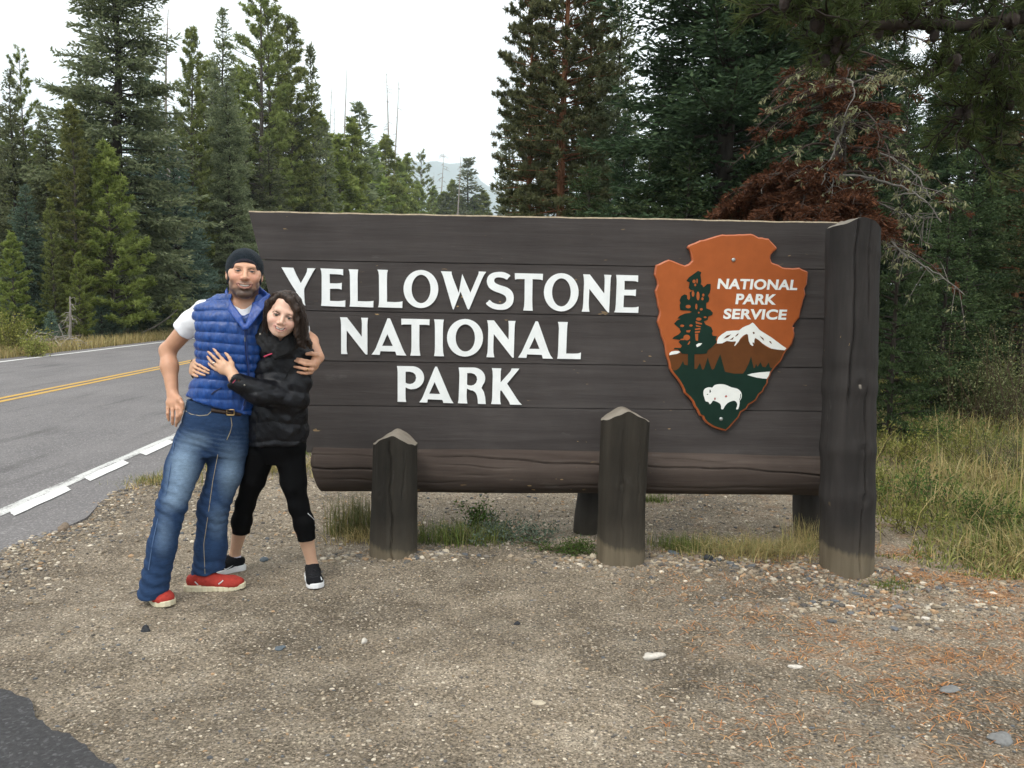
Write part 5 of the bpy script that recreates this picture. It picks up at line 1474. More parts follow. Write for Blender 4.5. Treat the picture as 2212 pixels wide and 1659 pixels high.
SKIN = skin_mat('skin')
def cloth_mat(name, col, rough=0.85, sheen=0.0, bump=0.3, sc=25, spec=0.2, attr=False, var=0.2):
    k = M(name, rough, spec)
    n = k.noise(k.coord(), sc, 5, 0.65); n2 = k.noise(k.coord(), sc * 12, 3, 0.6)
    c = k.attr('col', 'Color') if attr else col
    c = k.mix(1.0, c, k.ramp(n, [(0.3, 1 - var), (0.7, 1 + var)]), 'MULTIPLY')
    k.base(c); k.b.inputs['Sheen Weight'].default_value = sheen
    k.bump(k.math('ADD', k.math('MULTIPLY', n, 0.7), k.math('MULTIPLY', n2, 0.3)), bump, 0.008)
    return k.m

# ============================================================ MAN
INV_M = np.array([*ground_at(440, 1285)[:2], 0.0])
man = empty('person', INV_M, 'man in dark beanie, puffy blue vest and jeans, arm round the woman in black', 'person')
YM = 4.36
yawM = R(14)
VEST_SECS = [sec(481, 905, YM, 77, 0.126, yawM), sec(482, 872, YM, 77, 0.134, yawM), sec(488, 835, YM, 74, 0.136, yawM), sec(499, 798, YM, 68, 0.134, yawM), sec(504, 762, YM, 76, 0.138, yawM), sec(509, 724, YM, 83, 0.140, yawM), sec(512, 692, YM, 88, 0.130, yawM), sec(514, 672, YM, 91, 0.115, yawM), sec(517, 658, YM, 86, 0.095, yawM), sec(520, 648, YM, 66, 0.08, yawM), sec(522, 636, YM, 42, 0.07, yawM)]
def torso(F, off, k=0.01):
    S = [(a, b, c, rx + off, ry + off, y) for a, b, c, rx, ry, y in VEST_SECS]
    return F.loft(S, k)
hc = at(528.5, 590, 4.315)
HA = rot_axes(yaw=R(19), pitch=R(4), roll=R(3))
HS = 1.07
shR, shL = at(434, 676, YM + 0.01), at(604, 684, 4.45)
elR, wrR = at(362, 757, 4.42), at(373, 850, 4.32)
elL, wrL = at(670, 738, 4.60), at(688, 772, 4.365)
B = Field()
W, lip = head_field(B, hc, HA, True, HS)
B.cone(W(0, 0.022, -0.075), at(522, 676, 4.375), 0.060, 0.072, 0.03)
for g_ in (-1, 1): B.cone(W(g_ * 0.045, 0.02, -0.07), at(522 + g_ * 12, 672, 4.31), 0.016, 0.014, 0.03)
torso(B, -0.035, 0.03)
B.cone(shR, elR, 0.052, 0.041, 0.03).cone(elR, elR * 0.62 + wrR * 0.38, 0.041, 0.0415, 0.02).cone(elR * 0.62 + wrR * 0.38, wrR, 0.0415, 0.029, 0.03)
B.cone(shL, elL, 0.056, 0.044, 0.03).cone(elL, wrL, 0.042, 0.030, 0.02)
zk = lambda x, y: (265.4 + x * 0.2773, 513.2 + y * 0.2773)
def pts(z, lst): return [at(*z(a, b), Y) for a, b, Y in lst]
kn = pts(zk, [(462, 1310, 4.262), (425, 1335, 4.255), (388, 1340, 4.265), (352, 1328, 4.28)])
fg = [pts(zk, [(455, 1370, 4.252), (440, 1418, 4.258), (430, 1440, 4.265)]), pts(zk, [(424, 1395, 4.242), (418, 1440, 4.25), (414, 1468, 4.26)]), pts(zk, [(388, 1392, 4.25), (386, 1430, 4.256), (388, 1455, 4.262)]), pts(zk, [(350, 1370, 4.268), (352, 1400, 4.27), (358, 1424, 4.272)])]
hand(B, wrR, kn, fg, pts(zk, [(440, 1262, 4.27), (462, 1292, 4.258), (468, 1332, 4.258)]), 0.0088, 0.0175)
zh = lambda x, y: (610.5 + x * 0.06402, 725.5 + y * 0.06402)
kn = pts(zh, [(1010, 880, 4.285), (1040, 985, 4.282), (1000, 1130, 4.285), (960, 1230, 4.295)])
fg = [pts(zh, [(800, 850, 4.262), (620, 800, 4.262), (490, 765, 4.268)]), pts(zh, [(760, 960, 4.256), (560, 890, 4.256), (420, 840, 4.264)]), pts(zh, [(760, 1120, 4.260), (560, 1070, 4.262), (400, 1040, 4.27)]), pts(zh, [(800, 1262, 4.276), (640, 1250, 4.276), (510, 1222, 4.282)])]
hand(B, wrL, kn, fg, pts(zh, [(1110, 640, 4.30), (980, 595, 4.285), (810, 612, 4.28)]), 0.0088, 0.0175)
def man_col(V):
    q = (V - hc) @ HA / HS
    base = np.tile(np.array([0.55, 0.300, 0.190]), (len(V), 1))
    head = np.linalg.norm(q, axis=1) < 0.24
    c = base.copy()
    c = mixc(c, (0.62, 0.345, 0.225), head.astype(float) * 0.85)
    arm = sstep(-(V[:, 0] - at(440, 760, YM)[0]), 0, 0.05) * (~head)
    c = mixc(c, (0.50, 0.265, 0.160), arm * 0.7)
    for g_ in (-1, 1):
        c = mixc(c, (0.52, 0.22, 0.155), 0.55 * blob(q, (g_ * 0.042, -0.075, -0.025), (0.03, 0.04, 0.026)) * head)
        c = mixc(c, (0.30, 0.16, 0.11), 0.35 * np.clip(blob(q, (g_ * 0.033, -0.088, 0.0185), (0.024, 0.03, 0.0060)), 0, 1) * head)
        c = mixc(c, (0.32, 0.15, 0.10), 0.5 * np.clip(blob(q, (g_ * 0.031, -0.085, 0.006), (0.019, 0.02, 0.009)), 0, 1) * head)
        c = mixc(c, (0.06, 0.03, 0.02), 0.95 * np.clip(blob(q, (g_ * 0.031, -0.09, 0.0034), (0.0165, 0.02, 0.0036)) * 1.5, 0, 1) * head)
        c = mixc(c, (0.52, 0.18, 0.13), 0.5 * blob(q, (g_ * 0.013, -0.1, -0.036), (0.014, 0.02, 0.010)) * head)
    front = sstep(-q[:, 1], -0.03, 0.03)
    jaw = sstep(-q[:, 2], 0.060, 0.088) * sstep(-q[:, 2], 0.140, 0.112) * front * head
    jaw = np.maximum(jaw, sstep(-q[:, 2], 0.02, 0.07) * sstep(np.abs(q[:, 0]), 0.045, 0.058) * sstep(-q[:, 2], 0.135, 0.10) * head * 0.8)
    mous = np.clip(blob(q, (0, -0.09, -0.0525), (0.033, 0.03, 0.0095)) * 1.3, 0, 1) * head * 0.6
    chin = np.clip(blob(q, (0, -0.08, -0.108), (0.040, 0.05, 0.026)) * 1.6, 0, 1) * head
    beard = np.clip(np.maximum.reduce([jaw * 0.93, mous * 1.1, chin * 0.97]), 0, 1)
    c = mixc(c, (0.038, 0.024, 0.018), np.clip(beard * (1.02 + 0.06 * snoise(V, 45, 60.0)), 0, 0.93))
    lipm = np.zeros(len(V))
    for x, y, z in lip:
        lipm = np.maximum(lipm, np.clip(blob(q, (x, y - 0.002, z - 0.0035), (0.012, 0.012, 0.0105)) * 1.4, 0, 1))
    c = mixc(c, (0.40, 0.175, 0.14), lipm * 0.7 * head)
    inner = np.zeros(len(V))
    for x, y, z in lip: inner = np.maximum(inner, np.clip(blob(q, (x, y + 0.002, z - 0.001), (0.010, 0.010, 0.0062)) * 1.5, 0, 1))
    c = mixc(c, (0.10, 0.03, 0.025), inner * head * 0.85)
    hands = np.minimum(np.linalg.norm(V - wrR, axis=1), np.linalg.norm(V - wrL, axis=1)) < 0.2
    tips = [f_[-1] for f_ in fg]
    return c
lo = np.minimum.reduce([elR, wrR, shR, elL, wrL, shL] + kn) - 0.16; hi = np.maximum.reduce([elR, wrR, shR, elL, wrL, shL, W(0, 0, -0.1)] + kn) + 0.12
lo[2] = at(400, 940, 4.3)[2]
sdf_multi('body', B, [(hc + [-0.14, -0.16, -0.195], hc + [0.14, 0.17, 0.19], 0.0026, 1, 0.6), (lo, np.array([hi[0], hi[1], float(hc[2] - 0.190)]), 0.0036, 1, 0.38)], SKIN, man, man_col, INV_M)
head_parts(man, hc, HA, True, HS, lip, W, INV_M, (0.035, 0.045, 0.05))

# t-shirt
T = Field(); torso(T, -0.012, 0.01)
sl = at(397, 712, 4.375)
T.cone(shR + [0.02, 0, 0.004], shR * 0.45 + sl * 0.55, 0.066, 0.059, 0.03).cone(shR * 0.45 + sl * 0.55, sl, 0.059, 0.060, 0.02)
T.cone(shL, at(640, 712, 4.52), 0.078, 0.070, 0.03)
ax_ = unit(elR - shR)
T.half(sl + ax_ * 0.012, ax_, 0.004)
T.cone(W(0, 0.01, -0.05), at(522, 655, 4.33), 0.062, 0.060, 0.006, True)
T.cone(at(522, 638, 4.26), at(522, 651, 4.24), 0.048, 0.038, 0.008, True)
T.cone(shR + ax_ * 0.07, elR, 0.0525, 0.052, 0.004, True)
T.half(at(478, 893, YM), (-0.10, 0, -1), 0.004)
T.relief = lambda P: 0.0022 * snoise(P, 61, 6.0) + 0.0010 * snoise(P, 62, 17.0)
TSH = cloth_mat('white cotton', (0.74, 0.74, 0.76), 0.9, 0.1, 0.25, 20, var=0.06)
lo = np.array([at(375, 700, YM)[0], YM - 0.26, at(470, 900, YM)[2]]); hi = np.array([at(660, 700, YM)[0], YM + 0.28, at(520, 630, YM)[2]])
sdf_obj('t_shirt', T, lo, hi, 0.0056, TSH, man, None, 1, 0.5, INV_M)

# vest
Vf_ = Field(); torso(Vf_, 0.004, 0.01)
Vf_.cone(at(424, 712, YM - 0.03), at(380, 742, 4.42), 0.074, 0.10, 0.012, True)
Vf_.cone(shR + [-0.055, 0, 0.0], shR + [-0.16, 0.0, 0.05], 0.058, 0.12, 0.012, True)
Vf_.cone(W(0, 0.01, -0.06), at(523, 668, 4.31), 0.060, 0.060, 0.012, True)
Vf_.cone(at(522, 657, 4.26), at(526, 682, 4.225), 0.056, 0.022, 0.006, True).cone(at(527, 680, 4.225), at(531, 709, 4.20), 0.022, 0.004, 0.006, True)
Vf_.half(at(478, 872, YM), (-0.30, 0, -1), 0.012)
ZL = [(530, 709), (530, 735), (532, 765), (537, 800), (538, 835), (531, 862), (524, 886)]
def vest_rel(P):
    x = P[..., 0]; z = P[..., 2] + 0.018 * snoise(P, 71, 1.6) + 0.25 * np.maximum(0, at(440, 700, YM)[0] - x) * 0
    cx = at(500, 760, YM)[0]
    z = z - 0.10 * (x - cx) * sstep(-(z - at(500, 800, YM)[2]), -0.05, 0.12)
    ph = z / 0.052
    puff = np.abs(np.sin(ph * math.pi)) ** 0.42
    # pull towards the hands
    return 0.0070 * (puff - 0.75) * (1 + 0.35 * snoise(P, 74, 2.2)) + 0.0020 * snoise(P * np.array([2.4, 2.4, 1.0]), 72, 9.0) * puff + 0.0010 * snoise(P * np.array([3.0, 3.0, 1.0]), 73, 21.0) * puff
Vf_.relief = vest_rel
def vest_m(name, c0, c1):
    k = M(name, 0.36, 0.5)
    n = k.noise(k.coord('Object', (60, 60, 15)), 1.0, 5, 0.65, 0.3); n2 = k.noise(k.coord(), 300, 2)
    k.base(k.ramp(n, [(0.25, c0), (0.75, c1)])); k.b.inputs['Sheen Weight'].default_value = 0.05
    k.bump(n, 0.5, 0.008); return k.m
VEST = vest_m('blue nylon shell', (0.0020, 0.027, 0.140), (0.006, 0.066, 0.285))
VESTIN = vest_m('blue nylon lining', (0.006, 0.034, 0.190), (0.016, 0.074, 0.330))
lo2 = np.array([at(392, 700, YM)[0], YM - 0.22, at(470, 915, YM)[2]]); hi2 = np.array([at(640, 700, YM)[0], YM + 0.24, at(520, 632, YM)[2]])
vest = sdf_obj('vest', Vf_, lo2, hi2, 0.0042, VEST, man, None, 1, 0.5, INV_M)
def nearest(px, py, lift=0.0): return on_field(Vf_, px, py, 3.3, lift)
zip_p = [nearest(*p, lift=0.004) for p in ZL]
geo = Geo(); zp = np.array(zip_p); zt = np.linspace(0, len(zp) - 1, 60)
zpp = np.stack([np.interp(zt, np.arange(len(zp)), zp[:, i_]) for i_ in range(3)], 1)
tube(geo, zpp - INV_M, 0.0075, 8)
mesh_obj('zipper_tape', geo.mesh('zipper_tape', vest_m('zip tape', (0.014, 0.045, 0.20), (0.026, 0.07, 0.28))), vest)
geo = Geo(); tube(geo, zpp[:56] + np.array([0, -0.0065, 0]) - INV_M, 0.0030, 6)
mesh_obj('zipper_teeth', geo.mesh('zipper_teeth', plain('zip teeth', (0.012, 0.02, 0.06), 0.4)), vest)
geo = Geo(); tube(geo, np.array([zpp[6], zpp[6] + [0, -0.006, -0.012], zpp[6] + [0, -0.008, -0.030]]) - INV_M, [0.006, 0.0045, 0.004], 8)
mesh_obj('zipper_pull', geo.mesh('zipper_pull', plain('zip pull metal', (0.12, 0.12, 0.13), 0.35, 0.5, metal=0.6)), vest)
C_ = Field()
l1 = [at(484, 640, 4.37), at(486, 650, 4.31), at(496, 672, 4.245), at(514, 695, 4.220), at(527, 711, 4.212)]
l2 = [at(488, 616, 4.37), at(489, 630, 4.32), at(499, 656, 4.260), at(520, 684, 4.228), at(528, 707, 4.212)]
r1 = [at(562, 640, 4.385), at(580, 650, 4.32), at(566, 669, 4.255), at(549, 692, 4.228), at(534, 710, 4.212)]
r2 = [at(558, 620, 4.38), at(580, 638, 4.32), at(548, 656, 4.270), at(540, 680, 4.236), at(532, 706, 4.213)]
for a_, b_ in ((l1, l2), (r1, r2)):
    for f_ in (0, 0.2, 0.4, 0.6, 0.8, 1.0):
        C_.chain([p * (1 - f_) + q * f_ for p, q in zip(a_, b_)], [0.0075, 0.0075, 0.007, 0.0065, 0.006], 0.007)
C_.chain([at(486, 634, 4.37), at(500, 630, 4.42), at(524, 630, 4.44), at(548, 630, 4.42), at(560, 634, 4.38)], [0.022] * 5, 0.012)
C_.relief = lambda P: 0.0012 * snoise(P, 75, 14.0)
sdf_obj('collar', C_, at(476, 720, 4.18) - 0.02, at(586, 612, 4.47) + 0.03, 0.0034, VESTIN, vest, None, 1, 0.7, INV_M)
# pocket zip
geo = Geo(); pz = np.array([nearest(*p, lift=0.002) for p in [(457, 852), (463, 846), (470, 842), (478, 838)]]); tube(geo, pz - INV_M, 0.0035, 6)
mesh_obj('pocket_zip', geo.mesh('pocket_zip', plain('pocket zip', (0.01, 0.015, 0.05), 0.4)), vest)

# beanie: round knit cap with an arched edge over the brow, down to the ears
H_ = Field(); sA = HS
def ell_fn(c, r):
    F_ = Field(); F_.ell(W(*c), np.array(r) * sA, HA); return F_.items[0][0]
H_.ell(W(0, 0.018, 0.036), np.array([0.0845, 0.104, 0.086]) * sA, HA)
H_.cone(W(0, 0.02, 0.01), W(0, 0.026, -0.030), 0.0845 * sA, 0.0815 * sA, 0.02)
H_.half(W(0, 0.0, -0.042), HA @ np.array([0, -0.25, -1.0]), 0.006)
H_.cutf(ell_fn((0, -0.100, -0.032), (0.0820, 0.076, 0.081)), 0.006)
H_.relief = lambda P: 0.0010 * np.sin(np.arctan2(((P - hc) @ HA)[..., 0], ((P - hc) @ HA)[..., 1]) * 46) + 0.0012 * snoise(P, 81, 12)
HATM = cloth_mat('charcoal knit', (0.010, 0.015, 0.020), 0.95, 0.08, 0.5, 120, 0.08)
HATB = cloth_mat('grey knit band', (0.028, 0.025, 0.032), 0.95, 0.08, 0.5, 120, 0.08)
bean = sdf_obj('beanie', H_, hc - 0.15, hc + 0.17, 0.0036, HATM, man, None, 1, 0.6, INV_M)
K_ = Field(); K_.ell(W(0, 0.018, 0.036), np.array([0.0865, 0.1062, 0.0882]) * sA, HA)
K_.cone(W(0, 0.02, 0.01), W(0, 0.026, -0.030), 0.0865 * sA, 0.0835 * sA, 0.02)
K_.half(W(0, 0.0, -0.044), HA @ np.array([0, -0.25, -1.0]), 0.004)
e_in, e_out = ell_fn((0, -0.100, -0.032), (0.0810, 0.075, 0.0795)), ell_fn((0, -0.100, -0.032), (0.0970, 0.090, 0.0960))
K_.cutf(e_in, 0.004); K_.cutf(lambda P: -e_out(P), 0.004)
sdf_obj('knit_band', K_, hc - 0.15, hc + 0.17, 0.0036, HATB, bean, None, 1, 0.6, INV_M)

# jeans
J = Field()
hipR, kneR, ankR = at(424, 945, 4.37), at(371, 1092, 4.17), at(330, 1282, 4.105)
hipL, kneL, ankL = at(498, 955, 4.40), at(460, 1098, 4.365), at(447, 1256, 4.37)
J.loft([sec(462, 980, 4.38, 70, 0.110, yawM), sec(462, 950, 4.375, 78, 0.128, yawM), sec(470, 915, YM, 75, 0.128, yawM), sec(476, 880, YM, 72, 0.122, yawM), sec(478, 862, YM, 71, 0.118, yawM)], 0.02)
J.cone(hipR, at(397, 1005, 4.28), 0.098, 0.088, 0.03).cone(at(397, 1005, 4.28), kneR, 0.088, 0.074, 0.03).cone(kneR, at(350, 1180, 4.12), 0.072, 0.068, 0.02).cone(at(350, 1180, 4.12), ankR, 0.068, 0.073, 0.03)
J.cone(hipL, at(487, 1020, 4.385), 0.102, 0.088, 0.03).cone(at(487, 1020, 4.385), kneL, 0.088, 0.082, 0.03).cone(kneL, at(456, 1180, 4.37), 0.079, 0.080, 0.02).cone(at(456, 1180, 4.37), ankL, 0.080, 0.086, 0.03)
J.half(at(474, 868, YM), (0.22, 0, 1), 0.006)
J.half(at(329, 1287, 4.1), (0.12, 0.1, -1), 0.004); 
def legcut(P):
    return P[..., 2] - 0.062 + 0.10 * (P[..., 0] - ankL[0]) + 0.25 * (P[..., 1] - 4.30) - 0.3 * np.maximum(0, 0 - 0) + np.where(P[..., 0] < at(392, 1250, 4.3)[0], -9, 0) * -1
J.cutf(lambda P: np.where(P[..., 0] > at(392, 1250, 4.3)[0], (0.052 - 0.06 * (P[..., 0] - ankL[0])) - P[..., 2], 9.0) * -1 * -1 if False else np.where(P[..., 0] > at(388, 1250, 4.3)[0], P[..., 2] - (0.055 - 0.10 * (P[..., 0] - ankL[0])), 9.0), 0.004)
def jean_rel(P):
    r_ = 0.0012 * snoise(P * np.array([1.0, 1.0, 1.6]), 91, 4.0) + 0.0010 * snoise(P * np.array([1, 1, 2.5]), 92, 12.0)
    for kp, amp in ((kneR, 0.010), (kneL, 0.010), (ankR + [0, 0, 0.06], 0.008), (ankL + [0, 0, 0.08], 0.008), (hipR + [0.06, -0.05, -0.02], 0.006)):
        d = np.linalg.norm((P - kp) * np.array([1, 1, 0.9]), axis=-1)
        r_ = r_ + amp * np.exp(-(d / 0.12) ** 2) * np.sin((P[..., 2] + 0.5 * (P[..., 0] - kp[0]) + 0.02 * snoise(P, 93, 3)) * 120) * 0.55
    return r_
J.relief = jean_rel
def jean_col(V):
    c = np.tile(np.array([0.020, 0.043, 0.098]), (len(V), 1))
    for p, r_, a_ in ((at(392, 1010, 4.18), (0.075, 0.12, 0.17), 0.95), (at(375, 1075, 4.1), (0.06, 0.1, 0.07), 0.7), (at(500, 1030, 4.28), (0.07, 0.1, 0.17), 0.75), (at(470, 1130, 4.28), (0.05, 0.1, 0.10), 0.35), (at(350, 1150, 4.05), (0.04, 0.1, 0.12), 0.35), (at(430, 950, 4.25), (0.06, 0.1, 0.05), 0.5)):
        c = mixc(c, (0.170, 0.240, 0.325), np.clip(blob(V, p, r_), 0, 1) * a_)
    st = snoise(V * np.array([1, 1, 3.0]), 95, 22.0) * 0.5 + 0.5
    wh = np.exp(-((V[:, 2] - at(430, 955, 4.25)[2]) / 0.06) ** 2) * np.clip(np.sin(V[:, 2] * 260 + V[:, 0] * 60), 0, 1)
    c = mixc(c, (0.16, 0.22, 0.30), wh * 0.22)
    return c * (0.93 + 0.14 * st)[:, None]
k = M('denim', 0.9, 0.15); c = k.attr('col', 'Color')
tw = k.n('TexWave'); k.l(k.coord('Object', None, None), tw.inputs[0]); tw.inputs['Scale'].default_value = 160; tw.bands_direction = 'DIAGONAL'; tw.inputs['Distortion'].default_value = 2.0
nz = k.noise(k.coord('Object', (30, 30, 90)), 1.0, 5, 0.7)
c = k.mix(0.6, c, k.ramp(nz, [(0.3, 0.7), (0.7, 1.3)]), 'MULTIPLY'); c = k.mix(0.35, c, tw.outputs[0], 'OVERLAY')
k.base(c); k.bump(nz, 0.35, 0.005)
DENIM = k.m
lo3 = np.array([at(285, 1290, 4.1)[0], 3.93, 0.02]); hi3 = np.array([at(565, 950, 4.4)[0], 4.58, at(470, 855, YM)[2]])
jeans = sdf_obj('jeans', J, lo3, hi3, 0.0058, DENIM, man, jean_col, 1, 0.6, INV_M)
STI = plain('denim thread', (0.30, 0.26, 0.18), 0.8)
def seam(lst, r_=0.0016, F=J, parent=None, mat=STI, name='seam', lift=0.001, inv=INV_M, n=40):
    p = np.array([on_field(F, *q, 3.2, lift) for q in lst]); t_ = np.linspace(0, len(p) - 1, n)
    pp = np.stack([np.interp(t_, np.arange(len(p)), p[:, i_]) for i_ in range(3)], 1)
    geo = Geo(); tube(geo, pp - inv, r_, 5); return mesh_obj(name, geo.mesh(name, mat), parent)
zj = lambda x, y: (265.4 + x * 0.2773, 884.8 + y * 0.2773)
seam([zj(490, 10), zj(530, 35), zj(600, 48), zj(660, 42), zj(700, 5)], 0.0022, parent=jeans, name='pocket_seam')
seam([zj(842, 60), zj(850, 120), zj(835, 180), zj(810, 235)], 0.0022, parent=jeans, name='fly_seam')
seam([zj(740, 350), zj(700, 560), zj(670, 780), zj(630, 1050), zj(640, 1280)], 0.0018, parent=jeans, name='leg_seam')
seam([zj(400, 250), zj(375, 420), zj(340, 640), zj(270, 860), zj(230, 1050), zj(200, 1250)], 0.0024, parent=jeans, name='leg_seam', mat=plain('pressed seam', (0.07, 0.12, 0.22), 0.9))
HEMT = plain('frayed hem', (0.28, 0.33, 0.40), 0.95)
belt_pts = [zj(455, -22), zj(560, -8), zj(700, 12), zj(830, 30), zj(930, 42)]
BELT = plain('brown leather belt', (0.030, 0.016, 0.009), 0.5, 0.4, 0.3)
seam([zj(690, 2), zj(760, 14), zj(830, 24), zj(920, 36)], 0.011, parent=jeans, mat=BELT, name='belt', lift=0.002)
bk = on_field(J, *zj(838, 22), 3.2, 0.016); geo = Geo()
for a_, b_ in (((-0.019, 0.014), (0.019, 0.014)), ((0.019, 0.014), (0.019, -0.014)), ((0.019, -0.014), (-0.019, -0.014)), ((-0.019, -0.014), (-0.019, 0.014))):
    tube(geo, np.array([[bk[0] + a_[0], bk[1], bk[2] + a_[1]], [bk[0] + b_[0], bk[1], bk[2] + b_[1]]]) - INV_M, 0.0033, 6)
mesh_obj('belt_buckle', geo.mesh('belt_buckle', plain('brass buckle', (0.32, 0.22, 0.10), 0.35, 0.5, metal=0.9)), jeans)

# shoes
def shoe(parent, heel, toe, ht, width, inv, up_mat, sole_mat, name='shoe', collar=True, tongue=None, sole_h=0.024, segs=0, roll=0.0):
    heel = np.array(heel, float); toe = np.array(toe, float)
    d = toe - heel; L = np.linalg.norm(d[:2]); fx = d / np.linalg.norm(d); sx = np.array([fx[1], -fx[0], 0]); sx /= np.linalg.norm(sx); uz = np.cross(sx, fx); uz = uz if uz[2] > 0 else -uz
    A = np.stack([fx, sx, uz], 1)
    P_ = lambda a, b, c: heel + fx * (a * L) + sx * b + uz * c
    U_ = Field()
    hw = width / 2
    U_.cone(P_(0.13, 0, 0.052), P_(0.40, 0, 0.052), 0.036, 0.040, 0.02, False, (uz, 0.95))
    U_.ell(P_(0.66, 0, 0.036), (0.27 * L, hw * 0.95, 0.036), A, 0.03)
    U_.ell(P_(0.82, 0, 0.033), (0.17 * L, hw * 0.90, 0.030), A, 0.025)
    U_.cone(P_(0.42, 0, 0.062), P_(0.62, 0, 0.046), 0.027, 0.020, 0.03)
    U_.cone(P_(0.16, 0, 0.06), P_(0.22, 0, ht), 0.034, 0.036, 0.02)
    U_.cone(P_(0.22, 0, 0.07), P_(0.24, 0, ht + 0.08), 0.028, 0.031, 0.006, True)
    U_.half(P_(0.2, 0, ht - 0.004), uz * 0.93 + fx * -0.25, 0.006)
    U_.half(P_(0, 0, 0.014), -uz, 0.003)
    U_.relief = lambda P: 0.0012 * snoise(P, 111, 22)
    c_ = P_(0.5, 0, 0.05)
    o = sdf_obj(name, U_, c_ - [0.2, 0.2, 0.1], c_ + [0.2, 0.2, 0.12], 0.0036, up_mat, parent, None, 1, 0.7, inv)
    S_ = Field()
    def solef(P):
        q = (P - heel) @ A
        a = q[..., 0] / L
        w_ = np.interp(a, [0, 0.06, 0.2, 0.45, 0.70, 0.88, 0.97, 1.0], [0.55, 0.78, 0.80, 0.76, 1.0, 0.86, 0.5, 0.25]) * hw
        cb = 0.004 * np.sin(a * 6)
        rocker = 0.012 * np.maximum(0, a - 0.75) ** 1.5 * 4 
        dx = np.maximum(-q[..., 0], q[..., 0] - L)
        d_ = np.maximum(np.maximum(np.abs(q[..., 1] - cb) - w_, dx), np.maximum(rocker - q[..., 2], q[..., 2] - rocker - sole_h - 0.006 * (a < 0.3)))
        if segs:
            d_ = d_ + 0.004 * np.exp(-(((a * segs) % 1 - 0.5) / 0.10) ** 2) * (q[..., 2] < sole_h * 0.85)
        return d_ - 0.003
    S_.addf(solef, c_, 0.2)
    sdf_obj('sole', S_, c_ - [0.2, 0.2, 0.1], c_ + [0.2, 0.2, 0.12], 0.0034, sole_mat, o, None, 2, 0.7, inv)
    return o, U_, A, P_
RED = cloth_mat('red shoe mesh', (0.33, 0.036, 0.026), 0.8, 0.0, 0.4, 60, 0.2)
SOLEC = plain('cream sole rubber', (0.60, 0.54, 0.38), 0.7, 0.3, 0.15, 40)
gz0 = lambda p: np.array([p[0], p[1], float(ground_z(p[0], p[1])) + 0.004])
h1, t1 = ground_at(326, 1284), ground_at(362, 1318)
dv = unit(t1 - h1); h1 = t1 - dv * 0.295
sR, SF, _, _ = shoe(man, gz0(h1), gz0(t1), 0.095, 0.108, INV_M, RED, SOLEC, segs=0)
h2, t2 = ground_at(402, 1276), ground_at(529, 1277)
sL, SF2, _, PL = shoe(man, gz0(h2), gz0(t2), 0.095, 0.105, INV_M, RED, SOLEC, segs=11)
SILV = plain('silver shoe stripe', (0.5, 0.5, 0.5), 0.4, 0.4)
zs_ = zj
seam([zj(745, 1360), zj(765, 1345), zj(782, 1330)], 0.004, SF2, sL, SILV, 'stripe', 0.001)
seam([zj(560, 1340), zj(585, 1365), zj(600, 1390)], 0.003, SF2, sL, SILV, 'stripe', 0.001)
# his ring
def ring_on(a, b, r_, mat, parent, inv, name='ring', stone=False):
    ax = unit(b - a); c = (a + b) / 2
    u = unit(np.cross(ax, [0.3, 0.8, 0.5])); v = np.cross(ax, u)
    t_ = np.linspace(0, 2 * math.pi, 21)
    P = c + r_ * (np.cos(t_)[:, None] * u + np.sin(t_)[:, None] * v)
    geo = Geo(); tube(geo, P - inv, 0.0020, 6, cap=False)
    o = mesh_obj(name, geo.mesh(name, mat), parent)
    return o
GOLD = plain('gold ring', (0.75, 0.55, 0.28), 0.22, 0.5, 0.05, metal=1.0)
ring_on(pts(zh, [(860, 1128, 4.270)])[0], pts(zh, [(800, 1124, 4.266)])[0], 0.0108, GOLD, man, INV_M)

# eyebrows: thin tufts lying on the brow
BROW = plain('brown eyebrow hair', (0.060, 0.036, 0.025), 0.9)
def brow(F_, lst, r_, parent, inv, mat, name='eyebrow'):
    p = np.array([on_field(F_, *q, 3.2, 0.0010) for q in lst]); t_ = np.linspace(0, len(p) - 1, 16)
    pp = np.stack([np.interp(t_, np.arange(len(p)), p[:, i_]) for i_ in range(3)], 1)
    for _ in range(2): pp[1:-1] = (pp[:-2] + 2 * pp[1:-1] + pp[2:]) / 4
    geo = Geo(); tube(geo, pp - inv, r_ * np.array([0.5, 0.8, 1, 1, 1, 1, 1, 1, 1, 1, 0.95, 0.9, 0.8, 0.7, 0.55, 0.35])[::(1 if lst[0][0] > lst[-1][0] else -1)] if r_ > 0.0013 else r_, 5)
    return mesh_obj(name, geo.mesh(name, mat), parent)
brow(B, [(505.5, 582.0), (513, 579.6), (520.5, 582.0)], 0.0024, man, INV_M, BROW)
brow(B, [(535, 582.0), (542, 580.2), (550, 583.5)], 0.0024, man, INV_M, BROW)
# ============================================================ WOMAN
INV_W = np.array([*ground_at(605, 1262)[:2], 0.0])
wom = empty('person', INV_W, 'dark haired woman in black puffer jacket and cropped leggings hugging the man', 'person')
wc = at(612, 681.5, 4.235)
WA = rot_axes(yaw=R(14), pitch=R(0), roll=R(15))
WS = 1.02
F = Field()
W2, lip2 = head_field(F, wc, WA, False, WS)
F.cone(W2(0, 0.02, -0.07), at(606, 752, 4.32), 0.048, 0.058, 0.03)
F.loft([sec(604, 940, 4.42, 48, 0.10), sec(604, 880, 4.41, 44, 0.09), sec(605, 820, 4.40, 42, 0.09), sec(607, 775, 4.38, 42, 0.085), sec(608, 755, 4.36, 34, 0.07)], 0.03)
sl_, el_, wl_ = at(652, 766, 4.37), at(636, 862, 4.33), at(506, 817, 4.165)
sr_, er_, wr_ = at(566, 768, 4.43), at(486, 826, 4.60), at(413, 796, 4.41)
